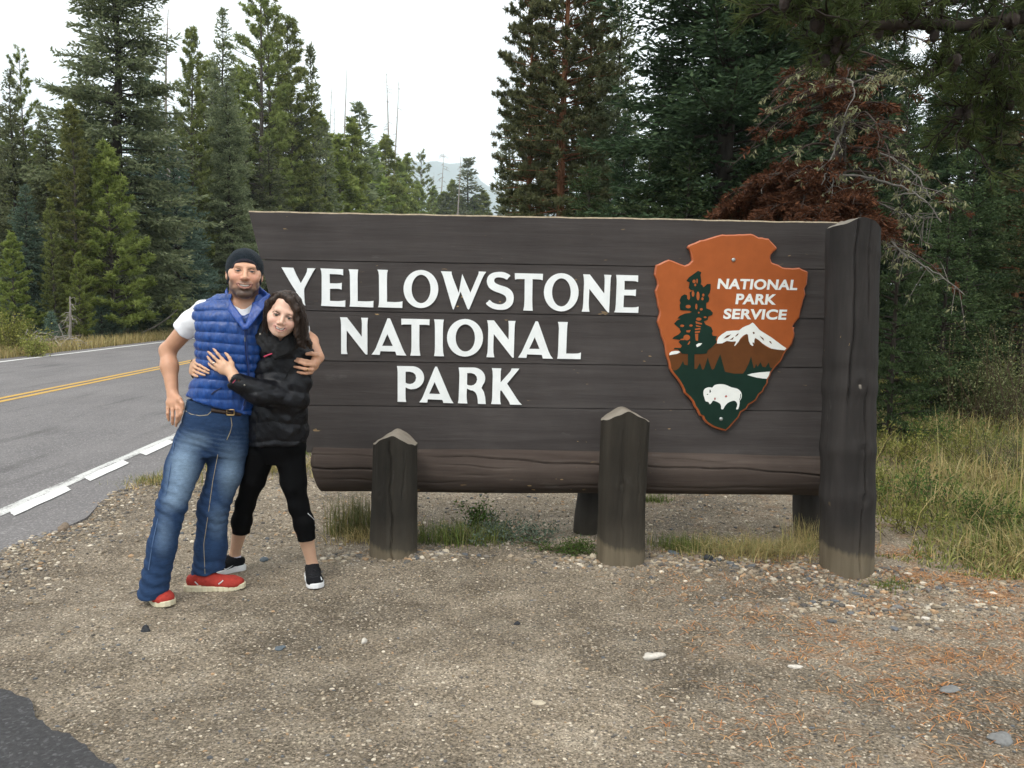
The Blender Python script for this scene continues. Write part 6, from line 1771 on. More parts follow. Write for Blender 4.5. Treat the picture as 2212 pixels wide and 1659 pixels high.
F.cone(sl_, el_, 0.045, 0.038, 0.03).cone(el_, wl_, 0.038, 0.026, 0.02)
F.cone(sr_, er_, 0.045, 0.038, 0.03).cone(er_, wr_, 0.036, 0.026, 0.02)
zw = lambda x, y: (389.3 + x * 0.09602, 725.5 + y * 0.09602)
kn2 = pts(zw, [(945, 520, 4.196), (860, 580, 4.192), (800, 660, 4.192), (800, 750, 4.198)])
fg2 = [pts(zw, [(850, 410, 4.196), (785, 330, 4.205), (740, 278, 4.213)]), pts(zw, [(760, 480, 4.194), (680, 400, 4.204), (625, 355, 4.212)]), pts(zw, [(710, 590, 4.196), (645, 510, 4.206), (612, 462, 4.213)]), pts(zw, [(725, 705, 4.202), (670, 655, 4.21), (638, 618, 4.216)])]
wl2 = pts(zw, [(1180, 860, 4.178)])[0]
hand(F, wl2, kn2, fg2, pts(zw, [(1165, 620, 4.19), (1110, 500, 4.196), (1060, 430, 4.204), (1015, 388, 4.210)]), 0.0071, 0.0145)
F.cone(wl_, wl2, 0.026, 0.022, 0.02)
kn3 = pts(zw, [(350, 620, 4.269), (325, 700, 4.267), (315, 790, 4.269), (305, 875, 4.274)])
fg3 = [pts(zw, [(440, 660, 4.236), (560, 730, 4.212), (650, 778, 4.204)]), pts(zw, [(430, 750, 4.234), (550, 805, 4.212), (640, 842, 4.206)]), pts(zw, [(400, 830, 4.240), (480, 865, 4.224), (555, 885, 4.214)]), pts(zw, [(340, 895, 4.256), (370, 905, 4.246), (398, 915, 4.238)])]
hand(F, wr_, kn3, fg3, pts(zw, [(330, 560, 4.30), (390, 570, 4.275), (440, 600, 4.262)]), 0.0071, 0.0145)
t4 = ground_at(682, 1283); h4 = ground_at(672, 1246)
d4 = unit(t4 - h4); h4 = t4 - d4 * 0.25
h5 = ground_at(527, 1227); t5 = ground_at(452, 1242)
d5 = unit(t5 - h5); t5 = h5 + d5 * 0.25
hR, kR, aR = at(572, 975, 4.43), at(529, 1092, 4.50), h5 + d5 * 0.052 + [0, 0, 0.10]
hL, kL, aL = at(628, 975, 4.42), at(645, 1092, 4.43), h4 + d4 * 0.052 + [0, 0, 0.10]
for h_, k_, a_ in ((hR, kR, aR), (hL, kL, aL)):
    F.cone(h_, k_, 0.052, 0.034, 0.03).cone(k_, k_ * 0.55 + a_ * 0.45, 0.034, 0.044, 0.02).cone(k_ * 0.55 + a_ * 0.45, a_, 0.044, 0.028, 0.02)
    F.cone(a_, a_ + [0, 0.0, -0.05], 0.029, 0.030, 0.02)
def wom_col(V):
    q = (V - wc) @ WA / WS
    c = np.tile(np.array([0.56, 0.345, 0.235]), (len(V), 1))
    head = np.linalg.norm(q, axis=1) < 0.22
    c = mixc(c, (0.66, 0.415, 0.310), head * 0.92)
    hb = (np.minimum(np.linalg.norm(V - wl2, axis=1), np.linalg.norm(V - wr_, axis=1)) < 0.22) & ~head
    c = mixc(c, (0.58, 0.345, 0.215), hb * 0.8)
    for g_ in (-1, 1):
        c = mixc(c, (0.62, 0.30, 0.24), 0.5 * blob(q, (g_ * 0.042, -0.07, -0.028), (0.03, 0.04, 0.024)) * head)
        c = mixc(c, (0.44, 0.24, 0.18), 0.45 * np.clip(blob(q, (g_ * 0.031, -0.085, 0.007), (0.018, 0.02, 0.009)), 0, 1) * head)
        c = mixc(c, (0.035, 0.02, 0.016), 0.97 * np.clip(blob(q, (g_ * 0.0320, -0.09, 0.0050), (0.0180, 0.02, 0.0034)) * 1.6, 0, 1) * head)
        c = mixc(c, (0.50, 0.22, 0.17), 0.4 * blob(q, (g_ * 0.012, -0.1, -0.036), (0.012, 0.02, 0.008)) * head)
    lipm = np.zeros(len(V))
    for x, y, z in lip2: lipm = np.maximum(lipm, np.clip(blob(q, (x, y - 0.002, z - 0.0025), (0.011, 0.012, 0.0105)) * 1.5, 0, 1))
    c = mixc(c, (0.50, 0.205, 0.18), lipm * 0.75 * head)
    inner = np.zeros(len(V))
    for x, y, z in lip2: inner = np.maximum(inner, np.clip(blob(q, (x, y + 0.002, z - 0.001), (0.010, 0.010, 0.0062)) * 1.5, 0, 1))
    return mixc(c, (0.12, 0.035, 0.03), inner * head * 0.85)
lo = np.array([at(405, 800, 4.3)[0], 4.10, 0.0]); hi = np.array([at(705, 800, 4.4)[0], 4.80, float(wc[2] - 0.150)])
sdf_multi('body', F, [(wc + [-0.13, -0.15, -0.155], wc + [0.13, 0.17, 0.16], 0.0025, 1, 0.6), (lo, hi, 0.0036, 1, 0.38)], SKIN, wom, wom_col, INV_W)
head_parts(wom, wc, WA, False, WS, lip2, W2, INV_W, (0.035, 0.04, 0.025))

# jacket
JK = Field()
JS = [sec(603, 962, 4.42, 60, 0.128), sec(602, 935, 4.42, 63, 0.138), sec(602, 895, 4.41, 61, 0.138), sec(603, 850, 4.40, 57, 0.132), sec(605, 805, 4.39, 56, 0.128), sec(608, 772, 4.38, 56, 0.118), sec(610, 750, 4.37, 50, 0.105), sec(609, 735, 4.36, 36, 0.090)]
JK.loft(JS, 0.02)
JK.cone(sl_ + [0, 0, -0.005], sl_ * 0.4 + el_ * 0.6, 0.066, 0.066, 0.03).cone(sl_ * 0.4 + el_ * 0.6, el_, 0.066, 0.066, 0.03)
m1 = at(562, 850, 4.225); cu = at(512, 824, 4.172)
JK.cone(el_, m1, 0.068, 0.063, 0.03).cone(m1, cu, 0.063, 0.048, 0.02)
JK.cone(sr_, er_, 0.066, 0.060, 0.03).cone(er_, at(425, 797, 4.435), 0.056, 0.046, 0.03).cone(at(425, 797, 4.435), at(416, 796, 4.40), 0.046, 0.047, 0.01)
ax1 = unit(cu - m1); ax1 = unit(ax1 + np.array([0, 0, 0.15]))
JK.cone(cu + ax1 * 0.05, cu - ax1 * 0.03, 0.034, 0.030, 0.004, True)
JK.half(at(603, 957, 4.42), (0.04, 0, -1), 0.012)
def jk_rel(P):
    z = P[..., 2] + 0.02 * snoise(P, 121, 1.8) + 0.30 * np.abs(P[..., 0] - at(604, 850, 4.4)[0]) * 0.6
    puff = np.abs(np.sin(z / 0.085 * math.pi)) ** 0.5
    arm = np.exp(-(np.minimum(np.linalg.norm(P - el_, axis=-1), np.linalg.norm(P - m1, axis=-1)) / 0.10) ** 2)
    return 0.007 * (puff - 0.75) + 0.0045 * snoise(P, 122, 7.0) + 0.0022 * snoise(P, 123, 16.0) + 0.005 * arm * snoise(P * np.array([2.2, 1, 1]), 124, 9.0)
JK.relief = jk_rel
def jk_m(name, c0, c1, rough=0.42):
    k = M(name, rough, 0.28)
    n = k.noise(k.coord('Object', (22, 22, 22)), 1.0, 5, 0.7, 0.6)
    k.base(k.ramp(n, [(0.3, c0), (0.7, c1)])); k.bump(n, 0.6, 0.008); k.b.inputs['Sheen Weight'].default_value = 0.0
    return k.m
BLK = jk_m('black nylon jacket', (0.0030, 0.0033, 0.0045), (0.0070, 0.0075, 0.0105))
BLK2 = jk_m('black collar fleece', (0.0055, 0.0055, 0.006), (0.012, 0.012, 0.013), 0.8)
lo = np.array([at(400, 800, 4.3)[0], 4.07, at(600, 968, 4.4)[2]]); hi = np.array([at(684, 800, 4.4)[0], 4.70, at(600, 726, 4.3)[2]])
jk = sdf_obj('jacket', JK, lo, hi, 0.0046, BLK, wom, None, 1, 0.5, INV_W)
CO = Field()
a1 = [at(654, 742, 4.42), at(658, 730, 4.33), at(646, 742, 4.25), at(624, 758, 4.205), at(596, 772, 4.195)]
a2 = [at(642, 708, 4.40), at(640, 710, 4.32), at(630, 722, 4.245), at(618, 734, 4.205), at(605, 744, 4.195)]
b1 = [at(562, 738, 4.40), at(556, 722, 4.29), at(560, 738, 4.225), at(575, 758, 4.195), at(594, 772, 4.19)]
b2 = [at(572, 700, 4.38), at(573, 696, 4.29), at(580, 708, 4.235), at(591, 725, 4.205), at(603, 743, 4.195)]
for u_, v_ in ((a1, a2), (b1, b2)):
    for f_ in (0, 0.33, 0.66, 1.0):
        CO.chain([p * (1 - f_) + q * f_ for p, q in zip(u_, v_)], [0.018, 0.015, 0.014, 0.013, 0.011], 0.012)
CO.chain([a1[0], at(628, 722, 4.46), at(600, 720, 4.47), at(578, 724, 4.44), b1[0]], [0.030] * 5, 0.015)
CO.relief = lambda P: 0.0018 * snoise(P, 131, 8.0) + 0.0008 * snoise(P, 132, 20)
sdf_obj('collar', CO, at(545, 795, 4.16) - 0.02, at(668, 700, 4.5) + 0.03, 0.0036, BLK2, jk, None, 1, 0.7, INV_W)
SNAP = plain('metal snap', (0.35, 0.32, 0.26), 0.3, 0.5, metal=0.8)
def dot(F_, px, py, r_, mat, parent, inv, name, lift=0.001):
    p = on_field(F_, px, py, 3.3, lift) - inv
    me = bpy.data.meshes.new(name); bm = bmesh.new(); bmesh.ops.create_uvsphere(bm, u_segments=12, v_segments=8, radius=r_)
    for v in bm.verts: v.co.y *= 0.5
    bm.to_mesh(me); bm.free(); me.materials.append(mat)
    for p_ in me.polygons: p_.use_smooth = True
    return mesh_obj(name, me, parent, Vector(p))
dot(CO, 562, 722, 0.0055, SNAP, jk, INV_W, 'snap_button')
dot(JK, 528, 832, 0.0045, SNAP, jk, INV_W, 'snap_button')
seam([(640, 780), (625, 800), (615, 822)], 0.003, JK, jk, BLK2, 'quilt_seam', 0.0, INV_W)
seam([(575, 900), (610, 915), (640, 905), (662, 895)], 0.003, JK, jk, BLK2, 'quilt_seam', 0.0, INV_W)
seam([(556, 890), (554, 915), (553, 948)], 0.003, JK, jk, BLK2, 'pocket_zip', 0.0, INV_W)
PINK = plain('pink zip pull', (0.45, 0.03, 0.08), 0.5, 0.4)
geo = Geo(); p0 = on_field(CO, 588, 764, 3.3, 0.004); tube(geo, np.array([p0, p0 + [-0.018, -0.006, -0.006], p0 + [-0.040, -0.004, -0.016]]) - INV_W, [0.003, 0.0042, 0.0042], 6)
mesh_obj('zip_pull', geo.mesh('zip_pull', PINK), jk)
geo = Geo(); p1_ = pts(zw, [(1165, 1090, 4.130), (1195, 1050, 4.128), (1240, 990, 4.130), (1268, 930, 4.136)])
tube(geo, np.array(p1_) - INV_W, 0.0028, 6); mesh_obj('bracelet', geo.mesh('bracelet', plain('woven bracelet', (0.35, 0.05, 0.09), 0.7, 0.3, 0.6, 120)), wom)
o = ring_on(pts(zw, [(785, 640, 4.192)])[0], pts(zw, [(745, 600, 4.194)])[0], 0.0092, plain('silver ring', (0.8, 0.78, 0.72), 0.2, 0.5, 0.05, metal=1.0), wom, INV_W)

# leggings
LG = Field()
LG.loft([sec(606, 1000, 4.42, 30, 0.07), sec(606, 965, 4.42, 54, 0.112), sec(604, 930, 4.42, 52, 0.11), sec(603, 900, 4.42, 46, 0.10)], 0.03)
hemR, hemL = at(520, 1149, 4.58), at(665, 1167, 4.455)
LG.cone(at(566, 975, 4.43), at(548, 1035, 4.46), 0.078, 0.062, 0.02).cone(at(548, 1035, 4.46), at(530, 1088, 4.50), 0.062, 0.049, 0.03).cone(at(530, 1088, 4.50), at(522, 1125, 4.53), 0.049, 0.052, 0.03).cone(at(522, 1125, 4.53), hemR + [0, 0, -0.05], 0.052, 0.048, 0.03)
LG.cone(at(626, 975, 4.42), at(634, 1040, 4.42), 0.084, 0.066, 0.02).cone(at(634, 1040, 4.42), at(645, 1092, 4.43), 0.066, 0.051, 0.03).cone(at(645, 1092, 4.43), at(656, 1128, 4.44), 0.051, 0.052, 0.03).cone(at(656, 1128, 4.44), hemL + [0.004, 0, -0.05], 0.052, 0.047, 0.03)
midx = at(592, 1160, 4.5)[0]
LG.cutf(lambda P: np.where(P[..., 0] < midx, P[..., 2] - (hemR[2] - 0.004) , P[..., 2] - (hemL[2] + 0.003 + 0.12 * (P[..., 0] - hemL[0]))), 0.004)
LG.relief = lambda P: 0.0015 * snoise(P, 141, 9.0)
LEG = cloth_mat('black stretch fabric', (0.0032, 0.0032, 0.0036), 0.85, 0.0, 0.15, 40, 0.08)
lo = np.array([at(485, 1150, 4.5)[0], 4.24, hemL[2] - 0.06]); hi = np.array([at(700, 1100, 4.4)[0], 4.68, at(600, 925, 4.4)[2]])
lg_ = sdf_obj('leggings', LG, lo, hi, 0.0056, LEG, wom, None, 1, 0.5, INV_W)
REF = plain('pale reflective print', (0.55, 0.56, 0.57), 0.4, 0.4)
seam([zj(1440, 808), zj(1462, 828), zj(1490, 858)], 0.0024, LG, lg_, REF, 'reflective_strip', 0.0, INV_W)
seam([zj(1496, 900), zj(1501, 925), zj(1502, 955)], 0.0026, LG, lg_, REF, 'reflective_strip', 0.0, INV_W)

# shoes and socks
BSH = cloth_mat('black running mesh', (0.006, 0.0065, 0.008), 0.85, 0.0, 0.5, 90, 0.2)
WSO = plain('white foam sole', (0.74, 0.74, 0.74), 0.6, 0.3, 0.06, 40)
s4, SF4, A4, P4 = shoe(wom, gz0(h4), gz0(t4), 0.088, 0.092, INV_W, BSH, WSO)
s5, SF5, A5, P5 = shoe(wom, gz0(h5), gz0(t5), 0.088, 0.090, INV_W, BSH, WSO)
LACE = plain('black laces', (0.012, 0.012, 0.014), 0.8)
zz2 = lambda x, y: zj(x, y)
def swoosh(F_, ptsA, parent):
    """Curved tick mark printed on the shoe."""
    p = np.array([on_field(F_, *zj(*q), 3.2, 0.002) for q in ptsA]) - INV_W
    n = len(p) // 2
    F_ = [(i_, i_ + 1, 2 * n - 2 - i_, 2 * n - 1 - i_) for i_ in range(n - 1)]
    me = np_mesh('tick_mark', p, np.array(F_), plain('white print', (0.7, 0.72, 0.74), 0.5), False)
    o = mesh_obj('tick_mark', me, parent); md = o.modifiers.new('solid', 'SOLIDIFY'); md.thickness = 0.0015; md.offset = 0
    return o
swoosh(SF5, [(783, 1228), (790, 1246), (802, 1250), (825, 1238), (858, 1213), (825, 1231), (805, 1240), (793, 1238)], s5)
swoosh(SF4, [(1541, 1300), (1543, 1318), (1548, 1328), (1554, 1328), (1558, 1296), (1552, 1318), (1549, 1316), (1546, 1306)], s4)
for q in ([(1440, 1265), (1480, 1272), (1530, 1262)], [(1445, 1282), (1480, 1290), (1525, 1280)], [(1450, 1300), (1480, 1308), (1520, 1298)], [(1420, 1270), (1412, 1282), (1428, 1290), (1436, 1275)], [(1470, 1262), (1490, 1245), (1500, 1258)]):
    seam([zj(*p) for p in q], 0.0028, SF4, s4, LACE, 'lace', 0.002, INV_W, 14)
for q in ([(785, 1150), (800, 1165), (818, 1172)], [(780, 1165), (795, 1180), (812, 1186)], [(790, 1140), (775, 1150), (785, 1170)]):
    seam([zj(*p) for p in q], 0.0028, SF5, s5, LACE, 'lace', 0.002, INV_W, 14)
SOCK = cloth_mat('white sock', (0.62, 0.58, 0.68), 0.9, 0.1, 0.3, 60, var=0.08)
for (a_, nm) in ((aR, 'sock'), (aL, 'sock')):
    S = Field(); S.cone(a_ + [0, 0, 0.004], a_ + [0, 0, -0.05], 0.0320, 0.0335, 0.01)
    S.half(a_ + [0, 0, 0.006 if a_ is aR else -0.008], (0.15, 0, 1), 0.003)
    sdf_obj('sock', S, a_ - [0.06, 0.06, 0.08], a_ + [0.06, 0.06, 0.03], 0.004, SOCK, wom, None, 1, None, INV_W)

# hair
HR = Field()
HR.ell(W2(0.004, 0.026, 0.044), np.array([0.0825, 0.102, 0.0865]) * WS, WA)
HR.ell(W2(0.012, 0.055, -0.03), np.array([0.080, 0.072, 0.095]) * WS, WA, 0.03)
HR.ell(W2(-0.002, -0.105, -0.022), np.array([0.0655, 0.085, 0.096]) * WS, WA, 0.014, True)
def lock(lst, rad, k=0.012): HR.chain([at(a, b, Y) for a, b, Y in lst], rad, k)
lock([(612, 638, 4.185), (629, 648, 4.172), (640, 668, 4.17), (643, 692, 4.18), (645, 716, 4.19), (652, 734, 4.20)], [0.018, 0.021, 0.019, 0.019, 0.017, 0.009])
lock([(620, 636, 4.23), (640, 653, 4.22), (651, 682, 4.22), (654, 710, 4.22), (660, 730, 4.22), (667, 736, 4.21)], [0.022, 0.025, 0.024, 0.021, 0.016, 0.009])
lock([(628, 640, 4.27), (647, 668, 4.27), (657, 698, 4.26), (658, 724, 4.25), (668, 742, 4.24), (671, 752, 4.24)], [0.026, 0.028, 0.024, 0.020, 0.014, 0.007])
lock([(636, 700, 4.20), (642, 722, 4.19), (649, 742, 4.19), (659, 752, 4.20)], [0.015, 0.015, 0.012, 0.006])
lock([(602, 637, 4.185), (589, 648, 4.178), (581, 665, 4.19), (577, 686, 4.20), (575, 704, 4.21), (576, 717, 4.215)], [0.014, 0.016, 0.014, 0.012, 0.010, 0.006])
lock([(596, 639, 4.23), (581, 656, 4.22), (573, 682, 4.235), (571, 704, 4.25), (573, 718, 4.25)], [0.020, 0.020, 0.017, 0.015, 0.008])
def hair_rel(P):
    q = (P - wc) @ WA
    a = np.arctan2(q[..., 0], q[..., 2] + 0.25)
    return 0.0012 * np.sin(a * 70 + 3 * snoise(P, 151, 3.0)) + 0.0018 * snoise(P, 152, 5.0)
HR.relief = hair_rel
k = M('dark brown hair', 0.45, 0.25)
n = k.noise(k.coord('Object', (120, 120, 9)), 1.0, 3, 0.5, 0.3)
k.base(k.ramp(n, [(0.3, (0.012, 0.0075, 0.0055)), (0.72, (0.050, 0.030, 0.020))])); k.bump(n, 0.5, 0.005)
HAIR = k.m
hair = sdf_obj('hair', HR, at(560, 770, 4.12) - 0.01, at(690, 618, 4.42) + 0.02, 0.0032, HAIR, wom, None, 1, 0.6, INV_W)
# loose strands
g_ = rng(161); geo = Geo()
for i_ in range(220):
    sdx = g_.uniform(-0.2, 1)
    if g_.uniform() < 0.72:
        x0, y0, Y0_ = g_.uniform(606, 634), g_.uniform(631, 650), g_.uniform(4.165, 4.27)
        x1, y1 = g_.uniform(638, 661), g_.uniform(668, 700); x2, y2 = x1 + g_.uniform(-4, 10), g_.uniform(725, 756)
    else:
        x0, y0, Y0_ = g_.uniform(588, 606), g_.uniform(630, 645), g_.uniform(4.17, 4.25)
        x1, y1 = g_.uniform(568, 580), g_.uniform(662, 690); x2, y2 = x1 + g_.uniform(-5, 5), g_.uniform(705, 728)
    P = np.array([at(x0, y0, Y0_), at((x0 + x1) / 2 + g_.uniform(0, 5) * np.sign(x1 - x0), (y0 + y1) / 2 - 6, Y0_ - 0.008), at(x1, y1, Y0_ - 0.006), at((x1 + x2) / 2 + g_.uniform(-4, 4), (y1 + y2) / 2, Y0_ - 0.004), at(x2, y2, Y0_)])
    t_ = np.linspace(0, 4, 14)
    PP = np.stack([np.interp(t_, range(5), P[:, j_]) for j_ in range(3)], 1)
    for _ in range(2): PP[1:-1] = (PP[:-2] + PP[1:-1] * 2 + PP[2:]) / 4
    tube(geo, PP - INV_W, np.linspace(0.0017, 0.0007, 14), 3, cap=False)
so = mesh_obj('hair_strands', geo.mesh('hair_strands', HAIR), hair); so['kind'] = 'stuff'

brow(F, [(587.5, 674.0), (596.6, 672.4), (606, 679.0)], 0.0018, wom, INV_W, BROW)
brow(F, [(617.4, 681.5), (625.6, 679.6), (635, 684.5)], 0.0018, wom, INV_W, BROW)
LASH = plain('dark eyelash', (0.012, 0.008, 0.007), 0.7)
brow(F, [(589.6, 679.0), (596.4, 675.9), (603.8, 680.6)], 0.0012, wom, INV_W, LASH, 'eyelash')
brow(F, [(617.0, 684.6), (624.6, 683.2), (632.6, 688.4)], 0.0012, wom, INV_W, LASH, 'eyelash')
# ------------------------------------------------------------------ dead stems, dead fir, overhead bough
def dead_stem(px, top, Y, label, r_=0.10, lean=0.0, twigs=26, name='dead_tree', mat=None, group='bare dead stems', tw=0.9, low=0.25):
    g = rng(int(px * 7 + top))
    if px < 960:
        Yf = 13.5 / ((PW / 2 - px) / FPX - SL); Y = Yf + 6 if px > 200 else Yf + 0.3
    r_ = r_ * 1.3 * max(1.0, Y / 62); tw = tw * max(1.0, Y / 80)
    b = at(px, 660, Y); z0 = float(ground_z(b[0], b[1])); H = float(at(px, top, Y)[2]) - z0
    o = empty(name, (b[0], b[1], z0), label, 'tree', group)
    zt = np.linspace(-0.2, H, 18)
    C = np.stack([lean * zt + 0.01 * H * np.sin(zt / H * 5 + px), 0.01 * H * np.cos(zt / H * 4), zt], 1)
    geo = Geo(); tube(geo, C, np.linspace(r_, 0.018, 18), 7)
    mesh_obj('trunk', geo.mesh('trunk', mat or BARK_W), o)
    geo = Geo()
    for i_ in range(twigs):
        f = g.uniform(low, 0.98); p = np.array([np.interp(f * H, zt, C[:, 0]), np.interp(f * H, zt, C[:, 1]), f * H])
        L = tw * g.uniform(0.3, 1.0) * (1.05 - f * 0.7); az = g.uniform(0, 6.28)
        t = np.linspace(0, 1, 6)
        P = p + np.stack([np.cos(az) * L * t, np.sin(az) * L * t, L * (0.15 * t - 0.55 * t ** 2) + 0.03 * g.normal(size=6)], 1)
        tube(geo, P, np.linspace(0.016, 0.005, 6) * max(1.0, Y / 50), 3, cap=False)
        for q in range(2):
            s_ = P[g.integers(2, 5)]; d = g.normal(size=3) * 0.2 * L; d[2] -= 0.1 * L
            tube(geo, np.array([s_, s_ + d * 0.6, s_ + d]), np.array([0.009, 0.007, 0.004]) * max(1.0, Y / 50), 3, cap=False)
    mesh_obj('twig', geo.mesh('twig', mat or BARK_W), o)['kind'] = 'stuff'
    return o
dead_stem(372, 22, 38, 'dead grey stem right of the broadest spruce', 0.13, 0.012, 30, tw=1.3)
dead_stem(394, 300, 37, 'pale dead stem lower down beside the broadest spruce', 0.12, -0.01, 20, tw=1.2)
dead_stem(750, 150, 62, 'leaning bare pole left of the lone spruce', 0.13, -0.006, 8)
dead_stem(718, 190, 60, 'thin bare pole with tufted tip, leftmost of the poles', 0.06, 0.0, 16, tw=0.6, low=0.7)
dead_stem(729, 234, 61, 'shortest thin pole beside the leftmost pole', 0.05, 0.0, 14, tw=0.6, low=0.7)
dead_stem(834, 150, 72, 'tallest straight bare pole in the middle of the gap', 0.14, 0.002, 34, tw=1.5, low=0.3)
dead_stem(851, 167, 74, 'bare pole leaning right beside the tallest one', 0.12, 0.010, 30, tw=1.5, low=0.3)
dead_stem(951, 322, 88, 'pale dead stem with drooping twigs in the hazy gap', 0.13, 0.01, 44, tw=1.7)
dead_stem(989, 338, 98, 'dark dead stem right of the pale one in the gap', 0.11, 0.0, 20, tw=1.2)
dead_stem(933, 372, 96, 'short thin dead stem left of the pale one in the gap', 0.07, 0.0, 24, tw=1.0)
dead_stem(149, 640, 21.2, 'short broken dead stub on the verge', 0.05, 0.03, 18, tw=0.9)

# arching bare branch across the left verge
def branch_curve(geo, pts, r0, r1, n=24, sides=5, wob=0.0, g=None):
    P = np.array(pts, float); t = np.linspace(0, len(P) - 1, n)
    C = np.stack([np.interp(t, np.arange(len(P)), P[:, i_]) for i_ in range(3)], 1)
    for _ in range(3): C[1:-1] = (C[:-2] + 2 * C[1:-1] + C[2:]) / 4
    if wob: C = C + wob * g.normal(size=C.shape)
    tube(geo, C, np.linspace(r0, r1, n), sides); return C
g_ = rng(300)
geo = Geo(); Yb = 33.5
branch_curve(geo, [at(262, 735, Yb), at(300, 722, Yb), at(335, 706, Yb), at(362, 688, Yb), at(384, 668, Yb)], 0.045, 0.018)
for i_ in range(12):
    q = at(g_.uniform(268, 330), g_.uniform(715, 735), Yb); branch_curve(geo, [q, q + g_.normal(size=3) * 0.25 + [0, 0, 0.1], q + g_.normal(size=3) * 0.4 + [0, 0, 0.25]], 0.010, 0.004, 8, 3)
bb = empty('bare_branch', at(262, 752, Yb), 'thin grey branch arching up to the right over the far verge', 'branch')
mesh_obj('stem', geo.mesh('stem', BARK_W), bb, tuple(-np.array(bb.location)))
n_ = 26; bp = np.array([at(g_.uniform(352, 402), g_.uniform(640, 700), Yb + g_.normal() * 0.2) for _ in range(n_)])
idx = np.repeat(np.arange(n_), 16); dd = unit(g_.normal(size=(len(idx), 3)) + [0, 0, 0.3])
V, F = cards(bp[idx], dd, g_.uniform(0.1, 0.16, len(idx)), 0.03, g_)
mesh_obj('foliage', card_mesh('foliage', [(V, F, g_.uniform(0.3, 1, len(idx)))], PINEL), bb, tuple(-np.array(bb.location)))

# dead brown fir with lichen, just behind the right end of the sign
DEADN = leaf_mat('dead rust brown needles', (0.038, 0.017, 0.009), (0.125, 0.055, 0.026), 0.25, (0.22, 0.100, 0.046))
LICH = leaf_mat('pale green beard lichen', (0.13, 0.14, 0.07), (0.28, 0.29, 0.155), 0.25, (0.44, 0.44, 0.27))
TWIG = plain('grey dead twig', (0.14, 0.13, 0.115), 0.95, 0.1, 0.35, 30)
TWIGD = plain('dark dead twig', (0.060, 0.045, 0.038), 0.95, 0.1, 0.35, 30)
Yd = 8.6
db = at(1800, 660, Yd); dfir = empty('dead_fir', (db[0], db[1], float(ground_z(db[0], db[1]))), 'dead fir with rust brown needles and hanging pale lichen behind the end post', 'tree')
inv = np.array(dfir.location)
geo = Geo(); zt = np.linspace(-0.2, 5.6, 30)
C = np.stack([db[0] + 0.05 * np.sin(zt * 1.2), db[1] + 0.04 * np.cos(zt), zt], 1)
tube(geo, C - inv, np.linspace(0.10, 0.03, 30), 9); mesh_obj('trunk', geo.mesh('trunk', BARK_D), dfir)
gt = Geo(); gtd = Geo(); nP, nD, nL, nW, nT = [], [], [], [], []; lP, lD, lL, lW, lT = [], [], [], [], []
g_ = rng(310)
def needles(pos, dr, n, L=0.055, W=0.016, sp=0.6, store=(nP, nD, nL, nW, nT), t0=0.5):
    p = pos[None] + g_.normal(size=(n, 3)) * 0.012; d = unit(dr[None] + g_.normal(size=(n, 3)) * sp)
    store[0].append(p); store[1].append(d); store[2].append(L * g_.uniform(0.6, 1.3, n)); store[3].append(W * g_.uniform(0.7, 1.3, n)); store[4].append(np.clip(t0 + g_.normal(size=n) * 0.22, 0, 1))
def dead_branch(p0, az, L, el, droop, brown=0.0, lichen=0.4, fine=1.0):
    n = max(6, int(L / 0.09)); t = np.linspace(0, 1, n)
    hd = np.array([math.cos(az), math.sin(az), 0]); side = np.array([-hd[1], hd[0], 0])
    P = p0 + hd * (L * t)[:, None] + side * (0.06 * L * np.sin(t * 5 + az))[:, None] + np.array([0, 0, 1.0]) * (L * (math.tan(el) * t - droop * t ** 2))[:, None]
    P[1:] += g_.normal(size=(n - 1, 3)) * 0.008
    tube(gt if g_.uniform() < 0.10 else gtd, P - inv, np.linspace(0.009 + 0.006 * L, 0.003, n), 5, cap=False)
    m_ = int(L * 17 * fine)
    for _ in range(m_):
        f = g_.uniform(0.15, 1.0); p = np.array([np.interp(f, t, P[:, j_]) for j_ in range(3)])
        l = L * 0.42 * (1.1 - f) * g_.uniform(0.4, 1.2) + 0.05
        d = unit(hd * 0.7 + side * g_.choice([-1, 1]) * g_.uniform(0.4, 1.1) + np.array([0, 0, g_.normal() * 0.25 - 0.18]))
        q = p + d * l * np.linspace(0, 1, 5)[:, None] + np.array([0, 0, -0.16 * l]) * (np.linspace(0, 1, 5) ** 2)[:, None]
        tube(gt if g_.uniform() < 0.10 else gtd, q - inv, np.linspace(0.0040, 0.0020, 5), 3, cap=False)
        if g_.uniform() < brown:
            k_ = int(l / 0.016) + 3
            for _2 in range(k_): needles(q[0] + (q[-1] - q[0]) * g_.uniform(), d, 3, 0.06, 0.018)
        elif g_.uniform() < lichen:
            for _2 in range(int(2 + l * 16)):
                s_ = q[0] + (q[-1] - q[0]) * g_.uniform(0.2, 1)
                needles(s_, np.array([0, 0, -1.0]), 3, 0.055, 0.016, 0.75, (lP, lD, lL, lW, lT))
# brown masses: traced clumps at their real depth
for i_ in range(42):
    dead_branch(np.array([db[0] - 0.05, db[1], g_.uniform(2.35, 3.05)]), g_.uniform(2.6, 4.6), g_.uniform(0.45, 1.25), g_.uniform(0.0, 0.3), g_.uniform(0.30, 0.75), 0.88, 0.0, 1.7)
for i_ in range(9):
    dead_branch(np.array([db[0], db[1], g_.uniform(3.0, 4.2)]), g_.uniform(2.4, 5.6), g_.uniform(0.3, 0.7), 0.25, 0.4, 0.55, 0.05, 1.3)
for i_ in range(46):
    dead_branch(np.array([db[0], db[1], g_.uniform(2.2, 4.8)]), g_.uniform(2.3, 7.1), g_.uniform(0.5, 1.25), g_.uniform(0.0, 0.3), g_.uniform(0.3, 0.8), 0.10, 0.22, 1.0)
